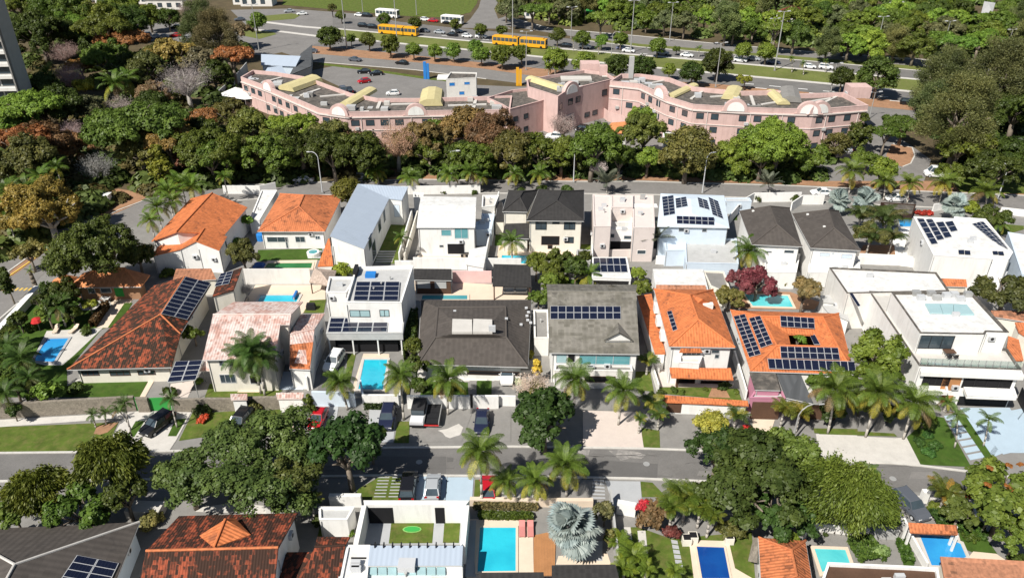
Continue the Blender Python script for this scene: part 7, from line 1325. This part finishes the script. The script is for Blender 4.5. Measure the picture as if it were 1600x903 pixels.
for x, y, r, b0 in ((195, 630, 15, (208, 690)), (266, 624, 15, (277, 668)), (145, 648, 11, (150, 668)), (165, 645, 12, (166, 664)), (185, 640, 12, (205, 672))): palm(x, y, r, 'small royal palm', 'before the stone front wall', base=b0, n=12, col=(.05, .09, .018), low=(.07, .11, .02), thick=.09)
trees('before the stone front wall', [(315, 645, 14, 'bush', DG, 'dark bush'), (318, 655, 10, 'bush', (.25, .05, .02), 'red-leaved bush'), (482, 632, 14, 'tall', MG, 'narrow climbing shrub'), (395, 635, 16, 'bush', OL, 'olive bush')], cat='shrub')
for x, y, r in ((1436, 690, 11), (1460, 696, 12), (1452, 707, 11), (1450, 680, 9)): tree(x, y, r, 'bush', (.03, .075, .015), 'fluffy dark shrub', 'on the lawn beside the blue path', 'shrub', cat='shrub')
trees('by the polygonal pool', [(1500, 800, 30, 'broad', (.05, .08, .016), 'green garden tree'), (1462, 795, 16, 'bush', MG, 'green bush'), (1516, 838, 14, 'bush', MG, 'green bush'), (1590, 880, 20, 'bush', DG, 'dark bush')])
tree(1515, 775, 8, 'bush', (.38, .12, .02), 'orange-leaved shrub', 'beside the bushy areca palm', 'shrub', zc=1.8, cat='shrub'); tree(1375, 862, 18, 'bush', (.10, .15, .05), 'white-flowered bush', 'beside the pale turquoise pool', 'shrub', cat='shrub')
tree(1290, 835, 5, 'bush', DG, 'tiny dark shrub', 'behind the pale turquoise pool', 'shrub', cat='shrub')

# ---- undergrowth of the woods
LW = [(-40, 15), (60, 8), (180, 22), (200, 70), (380, 78), (372, 128), (420, 205), (560, 232), (560, 278), (450, 284), (330, 288), (240, 305), (130, 330), (40, 380), (-40, 420)]
thicket('undergrowth', LW, 260, 2.2, 4.5, (.075, .105, .025), 'dark green undergrowth of the left wood', seed=1); thicket('undergrowth', LW, 120, 2.0, 4.0, (.10, .085, .03), 'brownish undergrowth of the left wood', seed=2)
BW = [(560, 235), (800, 228), (960, 240), (1290, 245), (1290, 282), (1000, 276), (560, 278)]
thicket('undergrowth', BW, 150, 1.8, 3.4, (.075, .115, .025), 'green shrubs below the belt of trees', seed=3)
FW = [(800, -25), (795, 22), (865, 40), (1090, 58), (1260, 73), (1450, 86), (1680, 110), (1680, -25)]
thicket('undergrowth', FW, 230, 3.0, 6.0, (.085, .125, .03), 'dense far woodland floor growth', seed=4); thicket('undergrowth', FW, 120, 3.0, 5.5, (.14, .18, .035), 'bright far woodland floor growth', seed=5)
RW = [(1430, 120), (1640, 110), (1640, 285), (1480, 262), (1450, 200)]
thicket('undergrowth', RW, 60, 2.0, 4.0, (.04, .065, .018), 'dark growth below the casuarina trees', seed=6)
# ================================================================ VEHICLES AND STREET FURNITURE
BLK, SIL, WHT, RED, NAVY, GRY = (.012, .012, .014), (.38, .40, .42), (.78, .78, .77), (.45, .012, .02), (.018, .022, .05), (.10, .11, .13)
car(248, 668, 155, 'suv', BLK, 'black SUV', 'on the white driveway'); car(377, 664, 168, 'suv', BLK, 'black SUV', 'under the very large olive tree'); car(498, 660, 175, 'hatch', RED, 'bright red car', 'on the grey apron'); car(606, 658, 180, 'suv', NAVY, 'dark navy car', 'half under the dark glossy tree')
car(753, 664, 178, 'sedan', NAVY, 'dark blue sedan', 'beside the white front wall'); car(639, 766, 0, 'suv', BLK, 'black SUV', 'beside the slab path'); car(677, 766, 1, 'hatch', SIL, 'silver hatchback', 'on the blue painted carport floor'); car(763, 768, 0, 'hatch', RED, 'dark red hatchback', 'under the coconut palm')
car(1420, 795, 196, 'suv', GRY, 'grey SUV', 'on the driveway at the lower right'); car(792, 590, 180, 'suv', WHT, 'white SUV', 'in front of the brown hipped roof'); car(523, 570, 170, 'suv', WHT, 'white SUV', 'beside the front pool')
# jeep and flatbed trailer
T = furn('jeep', 'white-nosed jeep with black canvas top', 'on the forecourt beside the trailer', 'jeep', *q('X3', '492,235')[0], rz=178); Pj = T.location.copy()
boxes(T, 'body', [(-.85, .85, -2.0, 1.9, .45, 1.0)], PAINTC, (.6, .6, .62)); boxes(T, 'hood', [(-.8, .8, .75, 1.88, 1.0, 1.12)], PAINTC, (.72, .72, .74)); boxes(T, 'canvas_top', [(-.82, .82, -1.95, .45, 1.0, 1.85)], CLOTH, (.03, .03, .032)); boxes(T, 'windscreen', [(-.78, .78, .46, .52, 1.02, 1.75)], GLASS)
boxes(T, 'bumper', [(-.85, .85, 1.92, 2.05, .45, .65)], BLACK)
tm = carparts('suv')[8]
for sx in (-1, 1):
    for y in (-1.2, 1.2): w = part('wheel', tm, T, (sx * .78, y, .32)); part('rim', carparts('suv')[9], w)
T = furn('flatbed_trailer', 'black flatbed trailer with board deck', 'on the forecourt beside the jeep', 'trailer', *q('X3', '592,225')[0], rz=178)
for k in range(4): boxes(T, 'deck_board', [(-.85, .85, -2.1 + 1.05 * k, -1.12 + 1.05 * k, .7, .78)], BLACK)
boxes(T, 'rail', [(-.95, -.87, -2.15, 2.15, .6, 1.1), (.87, .95, -2.15, 2.15, .6, 1.1)], METAL); boxes(T, 'crossbar', [(-.87, .87, -2.15, -2.1, .6, 1.0)], METAL); boxes(T, 'tail_board', [(-.9, .9, 2.16, 2.22, .5, .68)], REDP); boxes(T, 'headboard', [(-.85, .85, -2.35, -2.2, .5, 1.7)], BLACK)
for sx in (-1, 1):
    for y in (-.5, .5): part('wheel', tm, T, (sx * .75, y, .32))
# back street and yards
for x, y, yaw, kd, cl, lk, zn in ((475, 284, 90, 'sedan', WHT, 'white sedan', 'in the shade on the back street'), (373, 270, 80, 'hatch', GRY, 'dark grey car', 'in the left wood shade'), (560, 280, 92, 'hatch', SIL, 'silver car', 'behind the long metal roof'), (867, 217, 75, 'suv', WHT, 'white SUV', 'by the bare tree near the pink wing'), (1400, 314, 86, 'sedan', WHT, 'white sedan', 'parked at the kerb by the black annexe'), (918, 180, 100, 'sedan', WHT, 'white sedan', 'in the yard between the pink buildings'), (908, 204, 70, 'hatch', BLK, 'black hatchback', 'in the yard between the pink buildings'), (1283, 305, 88, 'sedan', WHT, 'white sedan', 'half hidden behind the silver palms'), (1315, 237, 80, 'suv', SIL, 'silver SUV', 'in front of the office building end'), (1275, 228, 80, 'hatch', WHT, 'white hatchback', 'beside the pink office building'), (1040, 214, 80, 'sedan', BLK, 'black sedan', 'beside the low garage'), (12, 374, 120, 'sedan', NAVY, 'dark blue sedan', 'on the left avenue'), (628, 249, 80, 'sedan', WHT, 'white car', 'under the sparse brown tree')):
    car(x, y, yaw, kd, cl, lk, zn)
car(1463, 276, 78, 'van', WHT, 'white minibus', 'on the curved side road', cat='van')
for x, y, yaw, kd, cl, lk in ((569, 130, 120, 'hatch', RED, 'red hatchback'), (569, 115, 100, 'sedan', BLK, 'black sedan'), (588, 118, 110, 'sedan', BLK, 'black sedan'), (614, 149, 95, 'hatch', WHT, 'white hatchback'), (536, 143, 20, 'suv', GRY, 'dark grey SUV'), (546, 145, 20, 'suv', BLK, 'black SUV'), (487, 83, 100, 'sedan', GRY, 'grey sedan')): car(x, y, yaw, kd, cl, lk, 'in the pink centre car park')
ha, hb = G(650, 57), G(1100, 95); HY = math.degrees(math.atan2(-(hb.x - ha.x), hb.y - ha.y))
for x, y, kd, cl, lk in ((562, 26, 'sedan', WHT, 'white sedan'), (574, 27, 'suv', BLK, 'black SUV'), (568, 43, 'suv', BLK, 'black SUV'), (583, 45, 'suv', BLK, 'black SUV'), (664, 51, 'hatch', GRY, 'dark grey hatchback'), (687, 53, 'sedan', SIL, 'silver sedan'), (707, 57, 'sedan', BLK, 'black sedan'), (714, 51, 'sedan', SIL, 'silver sedan'), (730, 59, 'hatch', WHT, 'white hatchback'), (752, 60, 'suv', WHT, 'white SUV'), (884, 74, 'sedan', BLK, 'black sedan'), (914, 76, 'suv', WHT, 'white SUV'), (972, 78, 'sedan', (.16, .18, .28), 'blue-grey sedan'), (982, 82, 'sedan', WHT, 'white sedan'), (1035, 86, 'suv', SIL, 'silver SUV'), (1073, 89, 'sedan', WHT, 'white sedan'), (1156, 97, 'suv', WHT, 'white SUV'), (1177, 95, 'sedan', SIL, 'silver sedan'), (1208, 100, 'sedan', (.10, .12, .2), 'blue sedan'), (1265, 107, 'hatch', WHT, 'white hatchback'), (1290, 108, 'suv', WHT, 'white SUV'), (677, 35, 'sedan', RED, 'red sedan'), (664, 33, 'hatch', WHT, 'white hatchback'), (700, 38, 'sedan', BLK, 'black sedan')): car(x, y, HY, kd, cl, lk, 'in the far highway lanes', lite=True)
car(1402, 94, HY, 'hatch', WHT, 'white hatchback', 'on the far road', lite=True); car(628, 101, HY + 180, 'sedan', BLK, 'black sedan', 'on the service road', lite=True); car(1419, 164, HY, 'suv', BLK, 'black SUV', 'by the right end of the service road', lite=True); car(555, 96, HY, 'sedan', GRY, 'dark sedan', 'at the left end of the service road', lite=True); car(1362, 136, HY, 'sedan', WHT, 'white sedan', 'behind the large round highway tree', lite=True)
for x, y, cl, lk in ((228, 58, WHT, 'white pickup'), (243, 60, WHT, 'white van'), (255, 60, SIL, 'silver car'), (275, 58, RED, 'red car'), (292, 62, WHT, 'white hatchback'), (275, 45, BLK, 'black car'), (375, 33, GRY, 'grey car'), (452, 20, SIL, 'silver car'), (472, 24, WHT, 'white car'), (100, 92, NAVY, 'dark blue car')): car(x, y, 90 + (x % 7) * 5, 'suv' if 'p' in lk else 'sedan', cl, lk, 'in the top left car park', lite=True)
def bus(px, py, L, segs, body, look, zone, yaw=None, dark=True):
    T = local('bus', look, zone, 'bus', G(px, py) + V((0, 0, .03)), R(HY if yaw is None else yaw)); n = segs; sl = L / n
    for k in range(n):
        y0 = -L / 2 + k * sl + (.35 if k else 0); y1 = -L / 2 + (k + 1) * sl - (.35 if k < n - 1 else 0)
        boxes(T, 'body', [(-1.27, 1.27, y0, y1, .4, 3.2)], body); boxes(T, 'roof_pod', [(-.8, .8, y0 + 1, y1 - 1, 3.2, 3.45)], body)
        m = int((y1 - y0) / 1.6)
        for sx in (-1, 1):
            for j in range(m):
                a = y0 + .35 + j * (y1 - y0 - .5) / m; boxes(T, 'window', [(sx * 1.28 - .02, sx * 1.28 + .02, a, a + (y1 - y0 - .5) / m - .18, 1.6, 2.8)], GLASS)
            for j in (y0 + 1.6, y1 - 1.6): w = part('wheel', tm, T, (sx * 1.15, j, .5), scale=(1.3, 1.5, 1.5))
        if k: boxes(T, 'bellows', [(-1.15, 1.15, y0 - .75, y0 + .02, .5, 3.1)], BLACK)
    boxes(T, 'windscreen', [(-1.15, 1.15, L / 2 - .02, L / 2 + .03, 1.3, 2.9)], GLASS)
bus(623, 55, 16, 1, BUSY, 'yellow city bus', 'in the far lanes left of the field corner'); bus(812, 73, 20, 2, BUSY, 'articulated yellow bus with dark windows', 'in the far highway lanes'); bus(707, 38, 9, 1, WHITE, 'white bus', 'below the sports field'); bus(606, 28, 10, 1, WHITE, 'white truck-like bus', 'below the sports field edge')
# lamp posts
for b0, tp in (((542, 77), -12), ((405, 80), 8), ((620, 59), -14), ((567, 19), -25), ((651, 24), -30), ((801, 73), -12), ((822, 110), 50), ((892, 60), 12), ((985, 83), 2), ((1046, 65), 5), ((1205, 68), 30), ((1210, 111), 19), ((1118, 137), 68), ((1366, 91), 27), ((1470, 89), 34), ((1572, 81), 47), ((1298, 144), 100), ((1358, 186), 145)): lamp_post(b0, tp, 'tall grey lamp post', 'along the highway', yaw=.2)
lamp_post((955, 90), 55, 'curved-arm lamp post', 'on the highway median', 'curved')
for b0, tp, lk, yw in (((504, 302), 246, 'slim curved lamp post', 2.8), ((896, 286), 239, 'straight pole', 0), ((706, 284), 237, 'short street light', 0), ((1097, 303), 248, 'leaning street lamp', .6), ((1558, 313), 264, 'white curved street lamp', 2.4)): lamp_post(b0, tp, lk, 'on the back street', 'curved' if 'curved' in lk or 'lamp' in lk else 'single', mat=ALU, yaw=yw)
lamp_post((1238, 690), 648, 'curved street lamp', 'rising from the light small-leaved tree', 'curved', mat=METAL, yaw=.2, arm=2.4)
# outdoor furniture
table_set(*q('Y7', '640,555')[0], 'dark terrace', 'on the roof terrace of the modern house', z=5.66, top=DKWOOD, seat=BLACK)
table_set(*q('Z2', '480,815')[0], 'dark patio', 'on the patio by the curved white roof', top=BLACK, seat=BLACK)
for x, y, tg, lk in ((940, 762, 'Z2', 'on the slate house patio'), (120, 730, 'Z4', 'on the twin house ramp')): T = furn('planter', 'terracotta pot', lk, 'planter', *q(tg, f'{x},{y}')[0]); b = MB(); b.tube((0, 0, 0), (0, 0, .7), .3, .45, 10); part('pot', b.mesh('pot', [SOIL]), T); b = MB(); b.tube((0, 0, .66), (0, 0, .71), .38, .38, 10); part('soil', b.mesh('soil', [DARK]), T)
T = furn('barbecue', 'black covered barbecue', 'on the lawn by the thatched hut', 'barbecue', *q('Y1', '928,315')[0]); boxes(T, 'cabinet', [(-.7, .7, -.35, .35, 0, .8)], BLACK); boxes(T, 'lid', [(-.6, .6, -.3, .3, .8, 1.1)], BLACK)
T = furn('pool_cover_roll', 'blue pool cover roller', 'at the end of the plunge pool', 'roller', *q('Y1', '838,240')[0], z=.1); b = MB(); b.tube((-.1, -1, .4), (-.1, 1, .4), .25, .25, 8); part('roll', b.mesh('roll', [BLUE]), T); boxes(T, 'stand', [(-.15, .05, -1.1, -1, 0, .5), (-.15, .05, 1, 1.1, 0, .5)], METAL)
T = furn('umbrella_cover', 'blue covered cushion stack', 'by the long green pool', 'cushions', *q('Z1', '250,890')[0]); boxes(T, 'cushion', [(-.9, .9, -.6, .6, 0, .35), (-.7, .7, -.5, .5, .35, .6)], CLOTH, (.06, .14, .4)); T.name = 'cushion_stack'
T = furn('manhole', 'white hot water tank', 'behind the orange pavilion roof', 'tank', *q('Z1', '265,700')[0]); b = MB(); b.tube((0, 0, 0), (0, 0, 1.2), .8, .8, 12); part('tank', b.mesh('tank', [BLUE]), T); b = MB(); b.tube((0, 0, 1.2), (0, 0, 1.3), .7, .4, 12); part('lid', b.mesh('lid', [BLUE]), T); T.name = 'water_tank'
for o, look, zone, p in PENDING:
    if o.name == 'water_tank': PENDING[PENDING.index((o, look, zone, p))] = (o, 'round blue water tank', 'beside the orange pavilion house', p)
finish_labels()
